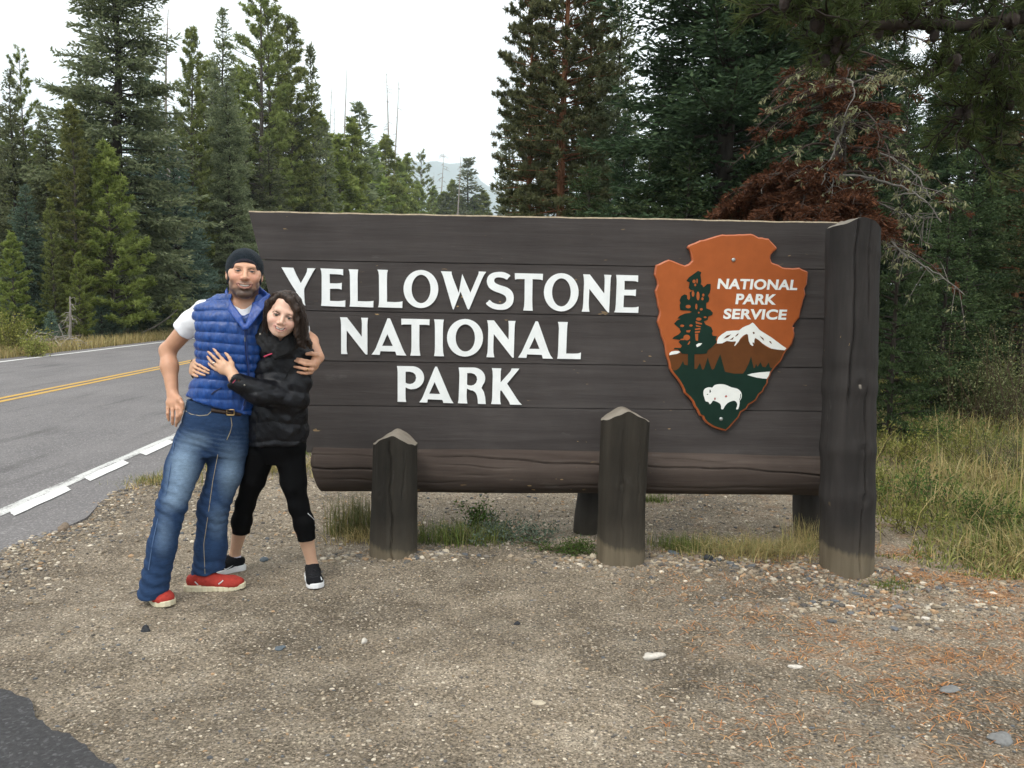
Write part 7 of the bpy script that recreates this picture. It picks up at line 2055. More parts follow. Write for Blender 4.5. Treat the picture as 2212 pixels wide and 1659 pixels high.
# long arching dead branches towards the right
for (a_, b_, c_, r_) in (((1815, 380, 8.3), (1990, 385, 7.6), (2032, 480, 7.4), 0.016), ((1830, 470, 8.2), (1890, 480, 7.8), (1960, 560, 7.5), 0.012), ((1880, 510, 8.0), (1960, 545, 7.7), (2085, 635, 7.4), 0.014), ((1790, 390, 8.2), (1810, 330, 8.0), (1790, 480, 7.8), 0.012), ((1840, 220, 8.3), (1800, 330, 8.1), (1775, 400, 7.9), 0.014), ((1900, 330, 8.2), (1980, 360, 7.9), (2010, 430, 7.6), 0.010), ((1900, 440, 8.1), (1960, 470, 7.8), (2010, 470, 7.6), 0.009)):
    A_, B_, C2 = at(*a_), at(*b_), at(*c_); t = np.linspace(0, 1, 22)[:, None]
    P = (1 - t) ** 2 * A_ + 2 * t * (1 - t) * B_ + t ** 2 * C2 + g_.normal(size=(22, 3)) * 0.006
    tube(gt, P - inv, np.linspace(r_, 0.004, 22), 5, cap=False)
    for _ in range(26):
        f = g_.integers(3, 21); d = g_.normal(size=3) * 0.11; d[2] -= 0.05
        tube(gt, np.array([P[f], P[f] + d * 0.6, P[f] + d + [0, 0, -0.02]]) - inv, [0.0045, 0.0035, 0.002], 3, cap=False)
        if g_.uniform() < 0.6: needles(P[f] + d * 0.8, np.array([0, 0, -1.0]), 7, 0.05, 0.015, 0.7, (lP, lD, lL, lW, lT))
mesh_obj('branch', gt.mesh('branch', TWIG), dfir)['kind'] = 'stuff'
mesh_obj('branch', gtd.mesh('branch', TWIGD), dfir)['kind'] = 'stuff'
V, F = cards(np.concatenate(nP) - inv, np.concatenate(nD), np.concatenate(nL), np.concatenate(nW), g_)
mesh_obj('crown', card_mesh('crown', [(V, F, np.concatenate(nT))], DEADN), dfir)
V, F = cards(np.concatenate(lP) - inv, np.concatenate(lD), np.concatenate(lL), np.concatenate(lW), g_)
lo_ = mesh_obj('lichen', card_mesh('lichen', [(V, F, np.concatenate(lT))], LICH), dfir); lo_['kind'] = 'stuff'

# pine bough hanging into the top right corner: its tree stands just outside the frame
g_ = rng(320)
Yo = 4.6
tb = np.array([4.05, 4.75, 0.0]); opine = empty('pine_tree', tb, 'near pine whose dark bough with cones hangs into the top right corner', 'tree')
geo = Geo(); zt = np.linspace(-0.2, 8.5, 20); tube(geo, np.stack([0.05 * np.sin(zt), 0 * zt, zt], 1), np.linspace(0.17, 0.06, 20), 10)
mesh_obj('trunk', geo.mesh('trunk', BARK_G), opine)
DKB = plain('dark bough bark', (0.030, 0.024, 0.020), 0.95, 0.1, 0.35, 30, bump=0.6)
gb = Geo(); nP2, nD2, nL2, nW2, nT2 = [], [], [], [], []
st2 = (nP2, nD2, nL2, nW2, nT2)
def tuft(p, d, n=34, L=0.075, W=0.0042):
    b = p[None] - d[None] * g_.uniform(0, 0.07, n)[:, None]
    dr = unit(d[None] * g_.uniform(0.1, 1.1, n)[:, None] + unit(g_.normal(size=(n, 3))) * 0.75)
    nP2.append(b); nD2.append(dr); nL2.append(L * g_.uniform(0.7, 1.15, n)); nW2.append(W * g_.uniform(0.8, 1.3, n)); nT2.append(np.clip(g_.uniform(0.15, 0.8) + g_.normal(size=n) * 0.12, 0, 1))
cones_ = []
def bough(pts, r0, r1, twigs, tl=0.35, up=0.1):
    C = branch_curve(gb, [np.array(p) - tb for p in pts], r0, r1, 40, 7, 0.004, g_) + tb
    for _ in range(twigs):
        f = g_.integers(4, 40); p = C[f]; dirv = unit(C[min(f + 1, 39)] - C[f - 1])
        L = tl * g_.uniform(0.4, 1.2)
        d = unit(dirv * 0.6 + g_.normal(size=3) * np.array([0.6, 0.7, 0.6]) + [0, 0, up])
        q = p + d * L * np.linspace(0, 1, 7)[:, None] + g_.normal(size=(7, 3)) * 0.008
        tube(gb, q - tb, np.linspace(0.007, 0.0035, 7), 4, cap=False)
        tuft(q[-1], d)
        for _2 in range(3):
            k_ = g_.integers(2, 6); d2 = unit(d + g_.normal(size=3) * 0.7); e = q[k_] + d2 * L * 0.4
            tube(gb, np.array([q[k_], (q[k_] + e) / 2, e]) - tb, [0.005, 0.004, 0.003], 4, cap=False); tuft(e, d2, 28)
        if g_.uniform() < 0.22: cones_.append(p + np.array([0, 0, -0.03]) + g_.normal(size=3) * 0.02)
bough([tb + [0, 0, at(2300, 20, Yo)[2] + 0.0], at(2212, 34, Yo), at(2100, 56, Yo - 0.1), at(1960, 52, Yo - 0.2), at(1850, 55, Yo - 0.3), at(1790, 42, Yo - 0.35), at(1740, 22, Yo - 0.4), at(1705, 14, Yo - 0.45)], 0.042, 0.008, 52, 0.26)
bough([at(2115, 58, Yo - 0.1), at(2090, 90, Yo - 0.1), at(2040, 140, Yo - 0.15), at(1985, 172, Yo - 0.2)], 0.020, 0.006, 14, 0.18)
bough([at(2190, 44, Yo), at(2160, 110, Yo + 0.1), at(2130, 190, Yo + 0.1), at(2080, 250, Yo + 0.1)], 0.016, 0.005, 26, 0.26)
bough([tb + [0, 0, 3.0], at(2260, 160, Yo + 0.2), at(2190, 200, Yo + 0.2), at(2120, 250, Yo + 0.2), at(2090, 300, Yo + 0.25)], 0.020, 0.006, 34, 0.28)
bough([tb + [0, 0, 3.9], at(2200, -30, Yo), at(2080, -20, Yo), at(1960, 5, Yo), at(1870, -10, Yo)], 0.022, 0.006, 46, 0.3)
bough([at(1850, 55, Yo - 0.3), at(1800, 95, Yo - 0.3), at(1740, 100, Yo - 0.3)], 0.012, 0.005, 14, 0.2)
mesh_obj('branch', gb.mesh('branch', DKB), opine)['kind'] = 'stuff'
V, F = cards(np.concatenate(nP2) - tb, np.concatenate(nD2), np.concatenate(nL2), np.concatenate(nW2), g_)
NEARP = leaf_mat('near pine needles', (0.022, 0.036, 0.012), (0.070, 0.095, 0.028), 0.3, (0.11, 0.13, 0.045))
mesh_obj('needles', card_mesh('needles', [(V, F, np.concatenate(nT2))], NEARP), opine)['kind'] = 'stuff'
cm = bpy.data.meshes.new('cone'); bm = bmesh.new(); bmesh.ops.create_icosphere(bm, subdivisions=2, radius=0.024)
for v in bm.verts:
    v.co.z *= 1.35; v.co *= 1 + 0.14 * math.sin(v.co.z * 700) * math.cos(math.atan2(v.co.y, v.co.x) * 5)
bm.to_mesh(cm); bm.free(); cm.materials.append(plain('old cone', (0.035, 0.026, 0.022), 0.9))
for p in cones_: mesh_obj('cone', cm, opine, Vector(p - tb))

# ------------------------------------------------------------------ stones, gravel, fallen needles
g_ = rng(400)
def stone_mesh(seed, sub=2, flat=0.6, rough=0.18):
    bm = bmesh.new(); bmesh.ops.create_icosphere(bm, subdivisions=sub, radius=1.0)
    co = np.array([v.co[:] for v in bm.verts]); n = 1 + rough * snoise(co, seed, 0.35) + rough * 0.4 * snoise(co, seed + 1, 0.9)
    gg = rng(seed); st = np.array([gg.uniform(0.8, 1.25), gg.uniform(0.65, 0.95), flat * gg.uniform(0.7, 1.2)])
    co = co * n[:, None] * st
    for v, c in zip(bm.verts, co): v.co = c
    me = bpy.data.meshes.new('stone'); bm.to_mesh(me); bm.free()
    for p in me.polygons: p.use_smooth = sub > 1
    return me
def stone_mat(name, c, var=0.25): return plain(name, c, 0.85, 0.25, var, 3.0, bump=0.5)
SM = {'pale': stone_mat('pale stone', (0.42, 0.36, 0.27)), 'dark': stone_mat('dark basalt', (0.030, 0.032, 0.036)), 'grey': stone_mat('grey stone', (0.17, 0.17, 0.165)), 'brown': stone_mat('brown rock', (0.17, 0.13, 0.095), 0.4), 'white': stone_mat('whitish stone', (0.52, 0.48, 0.42)), 'blue': stone_mat('blue grey stone', (0.095, 0.115, 0.13))}
def stone(px, py, size, mat, label, seed, flat=0.6, rotz=None, ax=1.0):
    p = ground_at(px, py); z = float(ground_z(p[0], p[1]))
    me = stone_mesh(seed, 3, flat, 0.3); me.materials.append(SM[mat])
    o = mesh_obj('stone', me, None, (p[0], p[1], z + size * flat * 0.22)); o.scale = (size * ax * 0.82, size * 0.82, size * 0.82)
    o.rotation_euler = (0, 0, rotz if rotz is not None else seed)
    return tag(o, label, 'stone', 'loose stones on the gravel')
stone(140, 1143, 0.055, 'brown', 'brown fist sized rock at the road edge', 501, 0.8)
stone(1531, 1208, 0.040, 'dark', 'round black stone in front of the grass by the log', 502, 0.8)
stone(1556, 1206, 0.030, 'pale', 'pale pebble touching the round black stone', 503, 0.6)
stone(1503, 1203, 0.030, 'brown', 'tan pebble just left of the round black stone', 504, 0.7)
stone(1455, 1192, 0.036, 'blue', 'blue grey stone by the taller front post', 505, 0.6)
stone(1282, 1208, 0.032, 'pale', 'cream stone leaning on the foot of the taller front post', 506, 0.85)
stone(1286, 1220, 0.020, 'pale', 'small cream pebble below the cream stone at the post foot', 507, 0.7)
stone(963, 1206, 0.030, 'pale', 'buff stone right of the shorter front post', 508, 0.8)
stone(786, 1381, 0.020, 'white', 'small whitish round stone alone in the open gravel', 510, 0.9)
stone(1410, 1424, 0.045, 'white', 'white elongated stone lying alone in the right gravel', 511, 0.55, 0.3, 1.05)
stone(1165, 1518, 0.024, 'pale', 'pale stick shaped stone near the bottom edge', 512, 0.4, -0.4, 1.7)
stone(1720, 1441, 0.024, 'white', 'white flat pebble on the right gravel', 513, 0.4, 0.0, 1.5)
stone(2050, 1495, 0.040, 'grey', 'grey flat stone among orange needles', 514, 0.4, 0.6, 1.5)
stone(2160, 1600, 0.055, 'grey', 'largest flat grey stone near the lower right corner', 515, 0.35, 0.4)
stone(606, 1392, 0.034, 'blue', 'dark slate flake in the open gravel', 516, 0.25)
stone(570, 1340 - 130, 0.034, 'blue', 'slate stone between the shoes of the couple', 517, 0.6)
stone(1118, 1346, 0.022, 'dark', 'black pebble at mid gravel below the sign', 518, 0.6)
stone(2000, 1330, 0.026, 'white', 'whitish pebble below the end post', 520, 0.5, 0.2, 1.4)
stone(1940, 1308, 0.034, 'grey', 'grey pebble at the foot of the end post', 521, 0.6)
stone(315, 1525 - 160, 0.03, 'dark', 'dark pebble near the walking red shoe', 522, 0.7)

def scatter_ok(x, y):
    s = x + SL * y
    return (s > -2.93)
def heap(name, n, region, size, sizepow, mats, seed, sub=1, flat=0.55, clump=None):
    """Many small pebbles joined into one mesh, each with its own colour."""
    g = rng(seed)
    base = []
    for q in range(6):
        m_ = stone_mesh(seed + q, sub, flat, 0.25); v = np.array([a.co[:] for a in m_.vertices]); f = np.array([list(p.vertices) for p in m_.polygons]); base.append((v, f)); bpy.data.meshes.remove(m_)
    X, Y = region(g, n); keep = scatter_ok(X, Y); X, Y = X[keep], Y[keep]
    into = np.maximum(0, (3.25 - 0.75 * (X + 2.02)) - Y)
    keep = (X > -0.7) | (into <= 0) | (g.uniform(size=len(X)) < 0.04 + 0.75 * np.exp(-into / 0.10)); X, Y = X[keep], Y[keep]
    n = len(X); Zg = ground_z(X, Y)
    sz = size[0] + (size[1] - size[0]) * g.uniform(size=n) ** sizepow
    rz = g.uniform(0, 6.28, n); which = g.integers(0, 6, n)
    cols = np.array(mats)[g.integers(0, len(mats), n)] * g.uniform(0.75, 1.25, n)[:, None]
    Vs, Fs, Cs = [], [], []; off = 0
    for q in range(6):
        ii = np.where(which == q)[0]
        if not len(ii): continue
        v, f = base[q]
        c_, s_ = np.cos(rz[ii]), np.sin(rz[ii])
        vx = v[None, :, 0] * c_[:, None] - v[None, :, 1] * s_[:, None]; vy = v[None, :, 0] * s_[:, None] + v[None, :, 1] * c_[:, None]
        st = g.uniform(0.8, 1.3, (len(ii), 1))
        P = np.stack([X[ii][:, None] + vx * sz[ii][:, None] * st, Y[ii][:, None] + vy * sz[ii][:, None], Zg[ii][:, None] + (v[None, :, 2] + 0.12) * sz[ii][:, None]], -1)
        Vs.append(P.reshape(-1, 3)); Fs.append((f[None] + (np.arange(len(ii)) * len(v))[:, None, None]).reshape(-1, 3) + off); off += len(ii) * len(v)
        Cs.append(np.repeat(cols[ii], len(v), 0))
    k = M(name + ' stone', 0.9, 0.2); c = k.attr('col', 'Color'); k.base(k.mix(0.5, c, k.ramp(k.noise(k.coord(), 60, 4, 0.7), [(0.3, 0.65), (0.7, 1.3)]), 'MULTIPLY'))
    o = mesh_obj(name, np_mesh(name, np.concatenate(Vs), np.concatenate(Fs), k.m, sub > 1, attrs={'col': np.concatenate(Cs)}))
    return tag(o, kind='stuff')
PAL = [(0.32, 0.26, 0.185), (0.23, 0.185, 0.135), (0.16, 0.145, 0.125), (0.40, 0.345, 0.26), (0.09, 0.082, 0.074), (0.27, 0.21, 0.14), (0.19, 0.155, 0.115), (0.24, 0.195, 0.145), (0.22, 0.195, 0.165), (0.11, 0.115, 0.12), (0.33, 0.22, 0.13), (0.28, 0.235, 0.17), (0.50, 0.44, 0.35)]
def open_area(g, n):
    y = 2.2 + (6.6 - 2.2) * g.uniform(size=n) ** 1.25; x = g.uniform(-1.0, 1.0, n) * (0.75 * y + 0.4); return x, y
heap('gravel', 18500, open_area, (0.0028, 0.011), 3.2, PAL, 600, 1)
def edge_area(g, n):
    y = g.uniform(3.2, 9.5, n); s = -2.86 + np.abs(g.normal(size=n)) * 0.33 - 0.10; return s - SL * y, y
heap('gravel', 5200, edge_area, (0.005, 0.019), 2.2, PAL, 620, 1)
def behind_area(g, n):
    return g.uniform(-2.6, 2.2, n), g.uniform(5.1, 7.4, n)
heap('gravel', 5000, behind_area, (0.005, 0.017), 2.2, PAL, 640, 1)
def post_area(g, n):
    c = np.array([(-0.70, 4.9, 0.30), (0.68, 4.9, 0.32), (1.98, 4.85, 0.42), (1.25, 5.0, 0.5), (2.25, 4.6, 0.55), (2.0, 4.25, 0.5)])[g.integers(0, 6, n)]
    return c[:, 0] + g.normal(size=n) * c[:, 2] * 0.8, c[:, 1] - np.abs(g.normal(size=n)) * c[:, 2] * 0.35 + 0.1
heap('gravel', 2600, post_area, (0.007, 0.024), 1.8, PAL, 660, 1)

def litter(name, n, region, L, W, cols, seed, lift=0.006):
    """Fallen needles: thin slightly bent slivers lying on the ground."""
    g = rng(seed); X, Y = region(g, n); n = len(X); Z_ = ground_z(X, Y) + lift * g.uniform(0.4, 1.4, n)
    a = g.uniform(0, 6.28, n); l = L * g.uniform(0.5, 1.2, n) / 2; d = np.stack([np.cos(a), np.sin(a), g.normal(size=n) * 0.12], 1); s_ = np.stack([-np.sin(a), np.cos(a), 0 * a], 1) * (W / 2)
    P = np.stack([X, Y, Z_], 1); up = np.array([0, 0, 1.0]) * 0.004
    V = np.stack([P - d * l[:, None] - s_, P - d * l[:, None] + s_, P + s_ + up, P - s_ + up, P + d * l[:, None] + s_, P + d * l[:, None] - s_], 1).reshape(-1, 3)
    b = np.arange(n)[:, None] * 6
    F = np.concatenate([b + np.array([[0, 3, 2, 1]]), b + np.array([[3, 5, 4, 2]])])
    c = np.repeat(np.array(cols)[g.integers(0, len(cols), n)] * g.uniform(0.7, 1.3, n)[:, None], 6, 0)
    k = M(name, 0.8, 0.2); k.base(k.attr('col', 'Color'))
    return tag(mesh_obj(name, np_mesh(name, V, F, k.m, False, attrs={'col': c})), kind='stuff')
def needle_area(g, n):
    cx = g.uniform(-0.4, 3.4, 160); cy = 2.3 + 3.2 * g.uniform(size=160); keep = cx > 0.2 + 0.8 * g.uniform(size=160) ** 0.5 * (1 - cx / 4)
    cx, cy = cx[keep], cy[keep]; wgt = np.clip(cx, 0.15, 3) ** 1.6; wgt /= wgt.sum()
    q = g.choice(len(cx), n, p=wgt); return cx[q] + g.normal(size=n) * 0.11, cy[q] + g.normal(size=n) * 0.08
litter('fallen_needles', 7500, needle_area, 0.05, 0.0028, [(0.42, 0.19, 0.07), (0.34, 0.14, 0.05), (0.46, 0.25, 0.10), (0.28, 0.13, 0.06)], 700)

# ------------------------------------------------------------------ grass and low plants
def blades(g, X, Y, h, w, lean=0.35, seg=3, base=None):
    n = len(X); Z_ = ground_z(X, Y) - 0.005 if base is None else base
    az = g.uniform(0, 6.28, n); ln = np.abs(g.normal(size=n)) * lean
    hd = np.stack([np.cos(az), np.sin(az), 0 * az], 1); sd = np.stack([-np.sin(az + g.normal(size=n)), np.cos(az), 0 * az], 1)
    V = []
    for k_ in range(seg + 1):
        t = k_ / seg
        c = np.stack([X, Y, Z_], 1) + hd * (h * ln * t ** 2)[:, None] + np.array([0, 0, 1.0]) * (h * (t - 0.35 * np.minimum(ln, 1.2) * t ** 2))[:, None]
        ww = (w * (1 - t) ** 0.7 * 0.5 + 0.0004)[:, None] if hasattr(w, '__len__') else w * (1 - t) ** 0.7 * 0.5 + 0.0004
        V += [c - sd * ww, c + sd * ww]
    V = np.stack(V, 1).reshape(-1, 3); b = np.arange(n)[:, None] * (2 * (seg + 1))
    F = np.concatenate([b + np.array([[2 * k_, 2 * k_ + 1, 2 * k_ + 3, 2 * k_ + 2]]) for k_ in range(seg)])
    return V, F, 2 * (seg + 1)
def grass_mesh(name, chunks, trans=0.3):
    """chunks: (X, Y, h, w, colours, lean)"""
    Vs, Fs, Cs = [], [], []; off = 0
    for (g, X, Y, h, w, cols, lean) in chunks:
        V, F, m_ = blades(g, X, Y, h, w, lean)
        Vs.append(V); Fs.append(F + off); off += len(V)
        c = np.array(cols)[g.integers(0, len(cols), len(X))] * g.uniform(0.7, 1.3, len(X))[:, None]
        Cs.append(np.repeat(c, m_, 0))
    k = M(name, 0.75, 0.15); c = k.attr('col', 'Color'); k.base(c)
    tr = k.n('BsdfTranslucent'); k.l(c, tr.inputs[0]); ms = k.n('MixShader'); ms.inputs[0].default_value = trans
    k.l(k.b.outputs[0], ms.inputs[1]); k.l(tr.outputs[0], ms.inputs[2]); k.l(ms.outputs[0], k.out.inputs[0])
    return np_mesh(name, np.concatenate(Vs), np.concatenate(Fs), k.m, False, attrs={'col': np.concatenate(Cs)})
DRY = [(0.40, 0.31, 0.14), (0.46, 0.37, 0.18), (0.32, 0.25, 0.10), (0.38, 0.33, 0.14)]
GRN = [(0.11, 0.15, 0.035), (0.16, 0.19, 0.05), (0.085, 0.115, 0.03)]
MIX = DRY + GRN + [(0.17, 0.18, 0.06), (0.15, 0.16, 0.05)]
# dry verge beyond the road
g_ = rng(800); n = 17000
y = 18 + 60 * g_.uniform(size=n) ** 1.5; s = -11.85 - np.abs(g_.normal(size=n)) * 1.1
tag(mesh_obj('verge_grass', grass_mesh('verge_grass', [(g_, s - SL * y, y, g_.uniform(0.12, 0.42, n), 0.018 * (y / 25), DRY + DRY + [(0.17, 0.17, 0.06)], 0.5)])), kind='stuff')
# dry grass of the near road shoulder, behind the couple
n = 5200; y = g_.uniform(6.6, 22, n); s = -2.55 + g_.normal(size=n) * 0.30 + 0.10 * (y - 6.6); keep = s > -2.86
tag(mesh_obj('roadside_grass', grass_mesh('roadside_grass', [(g_, (s - SL * y)[keep], y[keep], g_.uniform(0.04, 0.16, n)[keep], 0.007, MIX, 0.8)])), kind='stuff')
# meadow right of and behind the sign
n = 28000; y = 4.7 + 6.2 * g_.uniform(size=n) ** 1.2; x0 = 2.38 + 0.10 * snoise(np.stack([y, 0 * y, 0 * y], -1), 5, 0.5) + np.maximum(0, 5.15 - y) * 0.9
x = x0 + (0.62 * y + 1.2 - x0) * g_.uniform(size=n) ** 1.1
edge = np.clip((x - x0) / 0.7, 0.25, 1)
ptc = snoise(np.stack([x, y, 0 * x], -1), 17, 0.6)
hh = (0.06 + 0.27 * g_.uniform(size=n) ** 2.0) * edge * (0.75 + 0.35 * ptc)
x, y, hh, ptc = [q[ptc > -0.75] for q in (x, y, hh, ptc)]; n = len(x)
dry = g_.uniform(size=n) < 0.42 + 0.3 * ptc
tag(mesh_obj('meadow_grass', grass_mesh('meadow_grass', [(g_, x[dry], y[dry], hh[dry], 0.0055 + 0.0006 * y[dry], DRY + [(0.36, 0.31, 0.16)], 0.95), (g_, x[~dry], y[~dry], hh[~dry], 0.006 + 0.0006 * y[~dry], GRN + [(0.24, 0.26, 0.07), (0.30, 0.31, 0.10), (0.19, 0.21, 0.07)], 0.9)])), kind='stuff')
n = 9000; y = g_.uniform(8.2, 20, n); x = g_.uniform(-2.2, 3.0, n) * (y / 8)
tag(mesh_obj('meadow_grass', grass_mesh('meadow_grass', [(g_, x, y, g_.uniform(0.06, 0.25, n), 0.012, MIX, 0.7)])), kind='stuff')
# tall stalks with seed heads
n = 70; x = g_.uniform(2.4, 4.6, n); y = g_.uniform(5.0, 7.5, n)
chunks = [(g_, x, y, g_.uniform(0.45, 0.85, n), 0.005, DRY, 0.35)]
tag(mesh_obj('grass_stalks', grass_mesh('grass_stalks', chunks)), kind='stuff')

def tuft_plant(px, py, n, spread, h, w, cols, lean, label, name='grass_tuft', seed=0, cat='plant', squash=0.6, z=0.0):
    g = rng(seed); c = ground_at(px, py)
    X = g.normal(size=n) * spread; Y = g.normal(size=n) * spread * squash
    me = grass_mesh(name, [(g, c[0] + X, c[1] + Y, h * g.uniform(0.35, 1.0, n), w, cols, lean)])
    V = np.zeros(len(me.vertices) * 3); me.vertices.foreach_get('co', V); V = V.reshape(-1, 3) - np.array([c[0], c[1], 0]); me.vertices.foreach_set('co', V.astype(np.float32).ravel()); me.update()
    o = empty(name, (c[0], c[1], 0), label, cat, 'plants growing round the sign foot')
    me.name = 'blade'; mesh_obj('blade', me, o)['kind'] = 'stuff'
    return o
tuft_plant(765, 1150, 420, 0.10, 0.34, 0.0045, [(0.13, 0.14, 0.05), (0.20, 0.17, 0.07), (0.10, 0.11, 0.04)], 0.35, 'tall thin grass clump at the left of the shorter front post', seed=811)
tuft_plant(795, 1165, 320, 0.11, 0.14, 0.004, DRY, 0.9, 'low straw coloured grass at the foot of the shorter post', seed=812)
tuft_plant(985, 1170, 620, 0.17, 0.20, 0.005, GRN + [(0.18, 0.17, 0.07)], 0.8, 'green and brown grass patch just right of the shorter post', seed=813)
tuft_plant(1480, 1178, 560, 0.12, 0.12, 0.004, GRN + [(0.15, 0.16, 0.05)], 0.8, 'green grass patch right of the taller front post', seed=814)
tuft_plant(1640, 1190, 1500, 0.24, 0.16, 0.003, DRY + [(0.25, 0.24, 0.10), (0.20, 0.21, 0.08)], 1.3, 'straw coloured swept grass before the end post', seed=815, squash=0.45)
tuft_plant(1735, 1180, 260, 0.08, 0.26, 0.003, DRY + [(0.18, 0.19, 0.07)], 0.5, 'taller fine grass beside the rear post at right', seed=816)
tuft_plant(1925, 1262, 220, 0.07, 0.06, 0.004, GRN, 1.0, 'tiny green grass patch at right foot of the end post', seed=817)
tuft_plant(1410, 1085, 160, 0.07, 0.10, 0.006, GRN, 0.8, 'small green tuft seen behind the log', seed=818)
tuft_plant(335, 1040, 420, 0.16, 0.10, 0.005, MIX, 1.0, 'yellowish grass patch at the road edge beside the man', seed=819)
tuft_plant(600, 1015, 900, 0.30, 0.14, 0.006, DRY + [(0.20, 0.20, 0.07)], 0.9, 'dry grass strip seen between the legs of the woman', seed=820)

def leafy(px, py, n, spread, h, leaf, mat, label, name, seed, squash=0.6, stems=20, group='plants growing round the sign foot'):
    """Low leafy plant: thin stems and many small flat leaves."""
    g = rng(seed); c = ground_at(px, py); z = float(ground_z(c[0], c[1]))
    o = empty(name, (c[0], c[1], z), label, 'plant', group)
    gs = Geo(); tips = []
    for _ in range(stems):
        a = np.array([g.normal() * spread * 0.5, g.normal() * spread * squash * 0.5, 0]); b = a + np.array([g.normal() * spread * 0.6, g.normal() * spread * squash * 0.6, h * g.uniform(0.5, 1.1)])
        P = a + (b - a) * np.linspace(0, 1, 6)[:, None] + g.normal(size=(6, 3)) * 0.006; tube(gs, P, np.linspace(0.004, 0.0015, 6) * (0.6 + h), 3, cap=False); tips.append(P)
    mesh_obj('stem', gs.mesh('stem', plain(name + ' stem', (0.075, 0.055, 0.032), 0.9)), o)
    tips = np.array(tips); q = g.integers(0, stems, n); f = g.uniform(0.15, 1, n) * 5; i0 = np.minimum(f.astype(int), 4)
    P = tips[q, i0] + (tips[q, i0 + 1] - tips[q, i0]) * (f - i0)[:, None] + g.normal(size=(n, 3)) * spread * 0.13
    P[:, 2] = np.maximum(P[:, 2], 0.004)
    D = unit(g.normal(size=(n, 3)) + [0, 0, 0.35]); V, F = cards(P, D, leaf * g.uniform(0.6, 1.3, n), leaf * 0.5 * g.uniform(0.7, 1.2, n), g)
    mesh_obj('foliage', card_mesh('foliage', [(V, F, np.clip(g.uniform(0.1, 1.0, n), 0, 1))], mat), o)['kind'] = 'stuff'
    return o
SAGE = leaf_mat('grey green sage leaves', (0.050, 0.075, 0.050), (0.120, 0.160, 0.115), 0.2, (0.17, 0.21, 0.155))
CLOV = leaf_mat('bright green clover leaves', (0.030, 0.065, 0.014), (0.075, 0.130, 0.030), 0.25, (0.11, 0.17, 0.045))
SHRB = leaf_mat('olive shrub leaves', (0.060, 0.078, 0.028), (0.150, 0.165, 0.070), 0.3, (0.24, 0.25, 0.13))
YELB = leaf_mat('yellow green bush leaves', (0.090, 0.105, 0.024), (0.230, 0.240, 0.062), 0.3, (0.36, 0.34, 0.10))
leafy(1090, 1168, 1500, 0.22, 0.10, 0.024, SAGE, 'grey green feathery weed between the two front posts', 'weed', 831, stems=34)
leafy(1045, 1135, 420, 0.14, 0.22, 0.030, CLOV, 'taller green weed with broad leaves under the log', 'weed', 832, stems=16)
leafy(1235, 1195, 1300, 0.15, 0.05, 0.018, CLOV, 'low bright green mat touching the taller front post', 'weed', 833, stems=40)
leafy(1930, 1010, 900, 0.26, 0.42, 0.032, YELB, 'yellow green leafy shrub right beside the end post', 'shrub', 834, stems=22, group='shrubs in the meadow')
leafy(2000, 1100, 700, 0.30, 0.34, 0.028, CLOV, 'green weed clump in the meadow grass right of the end post', 'shrub', 835, stems=24, group='shrubs in the meadow')
leafy(2165, 945, 5200, 0.62, 1.25, 0.032, SHRB, 'big fine leaved olive bush at the right edge', 'shrub', 836, stems=90, squash=0.8, group='shrubs in the meadow')
leafy(2075, 925, 3000, 0.50, 0.80, 0.032, SHRB, 'lower olive bush left of the biggest olive bush', 'shrub', 837, stems=60, squash=0.8, group='shrubs in the meadow')
leafy(1985, 905, 1500, 0.42, 0.55, 0.034, YELB, 'yellowish bush behind the thin stemmed fir', 'shrub', 838, stems=40, squash=0.8, group='shrubs in the meadow')
leafy(1900, 935, 1300, 0.36, 0.50, 0.030, CLOV, 'dark green weed bed between the end post and the fir stem', 'shrub', 841, stems=36, squash=0.8, group='shrubs in the meadow')
leafy(2120, 880, 2200, 0.70, 0.80, 0.040, YELB, 'pale bush showing between the firs at right', 'shrub', 842, stems=50, squash=0.8, group='shrubs in the meadow')
leafy(1960, 862, 1600, 0.70, 0.70, 0.040, YELB, 'pale bush seen behind the low boughs of the fir', 'shrub', 843, stems=40, squash=0.8, group='shrubs in the meadow')
leafy(2020, 975, 1100, 0.34, 0.32, 0.028, CLOV, 'low green plants at the upper end of the fallen log', 'shrub', 844, stems=30, squash=0.8, group='shrubs in the meadow')
leafy(28, 765, 2600, 0.55, 1.15, 0.075, YELB, 'yellow green bush at the left edge beyond the road', 'shrub', 839, stems=50, group='shrubs beyond the road')
leafy(75, 770, 900, 0.40, 0.55, 0.065, YELB, 'smaller yellow green bush right of the left edge bush', 'shrub', 840, stems=30, group='shrubs beyond the road')
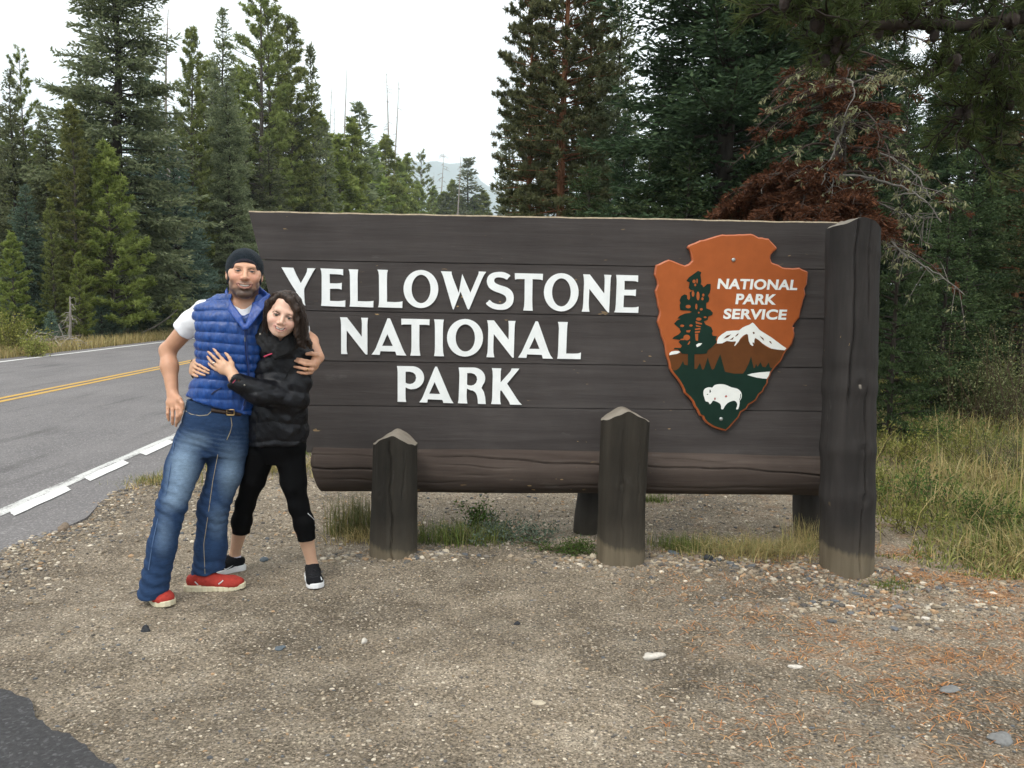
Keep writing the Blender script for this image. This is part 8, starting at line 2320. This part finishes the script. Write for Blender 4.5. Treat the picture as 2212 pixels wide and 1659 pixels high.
for i_, (px_, py_, n_l, sp_, h_, mt_, lab_) in enumerate(((1905, 1075, 900, 0.16, 0.30, YELB, 'small yellow leaved weed touching the right side of the end post'), (2075, 1010, 1100, 0.30, 0.42, YELB, 'yellow green weed above the fallen log'), (2130, 1150, 900, 0.26, 0.30, CLOV, 'green weed in the grass below the fallen log'), (1960, 1150, 800, 0.22, 0.26, YELB, 'pale leafy weed among the front grass right of the end post'), (2190, 1040, 900, 0.30, 0.50, SHRB, 'olive shrub at the right edge above the front grass'))):
    leafy(px_, py_, n_l, sp_, h_, 0.026, mt_, lab_, 'weed', 850 + i_, stems=22, group='shrubs in the meadow')
# fallen log in the meadow
A_, B_ = ground_at(2022, 960), ground_at(2212, 1062)
V, sd_, rg_ = log_mesh('fallen_log', A_ + [0, 0, 0.06], B_ + np.array([0.15, -0.4, 0.05]), 0.045, 0.070, None, 41, 60, 20, bumpy=0.06, cracks=((0.5, 0.1, 0, 1, 0.15, 0.01), (2.0, -0.1, 0.2, 0.9, 0.12, 0.01)))
Vf = V.reshape(-1, 3); n0 = len(Vf); c0 = (A_ + B_) / 2
ca = np.arange(sd_)
me = np_mesh('fallen_log', np.vstack([Vf, V[0].mean(0)[None], V[-1].mean(0)[None]]) - c0, [log_faces(rg_, sd_), np.vstack([np.stack([ca, (ca + 1) % sd_, np.full(sd_, n0)], 1), np.stack([(rg_ - 1) * sd_ + (ca + 1) % sd_, (rg_ - 1) * sd_ + ca, np.full(sd_, n0 + 1)], 1)])], BARK_G)
fl = mesh_obj('fallen_log', fix_normals(me), None, Vector(c0)); tag(fl, 'rotting grey log lying in the meadow grass at the right', 'log')
# grey deadfall heap on the forest edge at far left
gdf = Geo(); gg = rng(860)
dfc = at(70, 735, 25.4); dfz = float(ground_z(dfc[0], dfc[1]))
df = empty('brush_pile', (dfc[0], dfc[1], dfz), 'pile of bleached dead branches at the wood edge, far left', 'brush pile')
for _ in range(70):
    p = np.array([gg.normal() * 0.7, gg.normal() * 0.4, abs(gg.normal()) * 0.18]); d = unit(gg.normal(size=3) * [1, 0.6, 0.25]); L = gg.uniform(0.4, 1.4)
    t = np.linspace(-0.5, 0.5, 6)[:, None]; tube(gdf, p + d * L * t + gg.normal(size=(6, 3)) * 0.03, np.linspace(0.018, 0.007, 6), 4, cap=False)
mesh_obj('branch', gdf.mesh('branch', BARK_W), df)['kind'] = 'stuff'
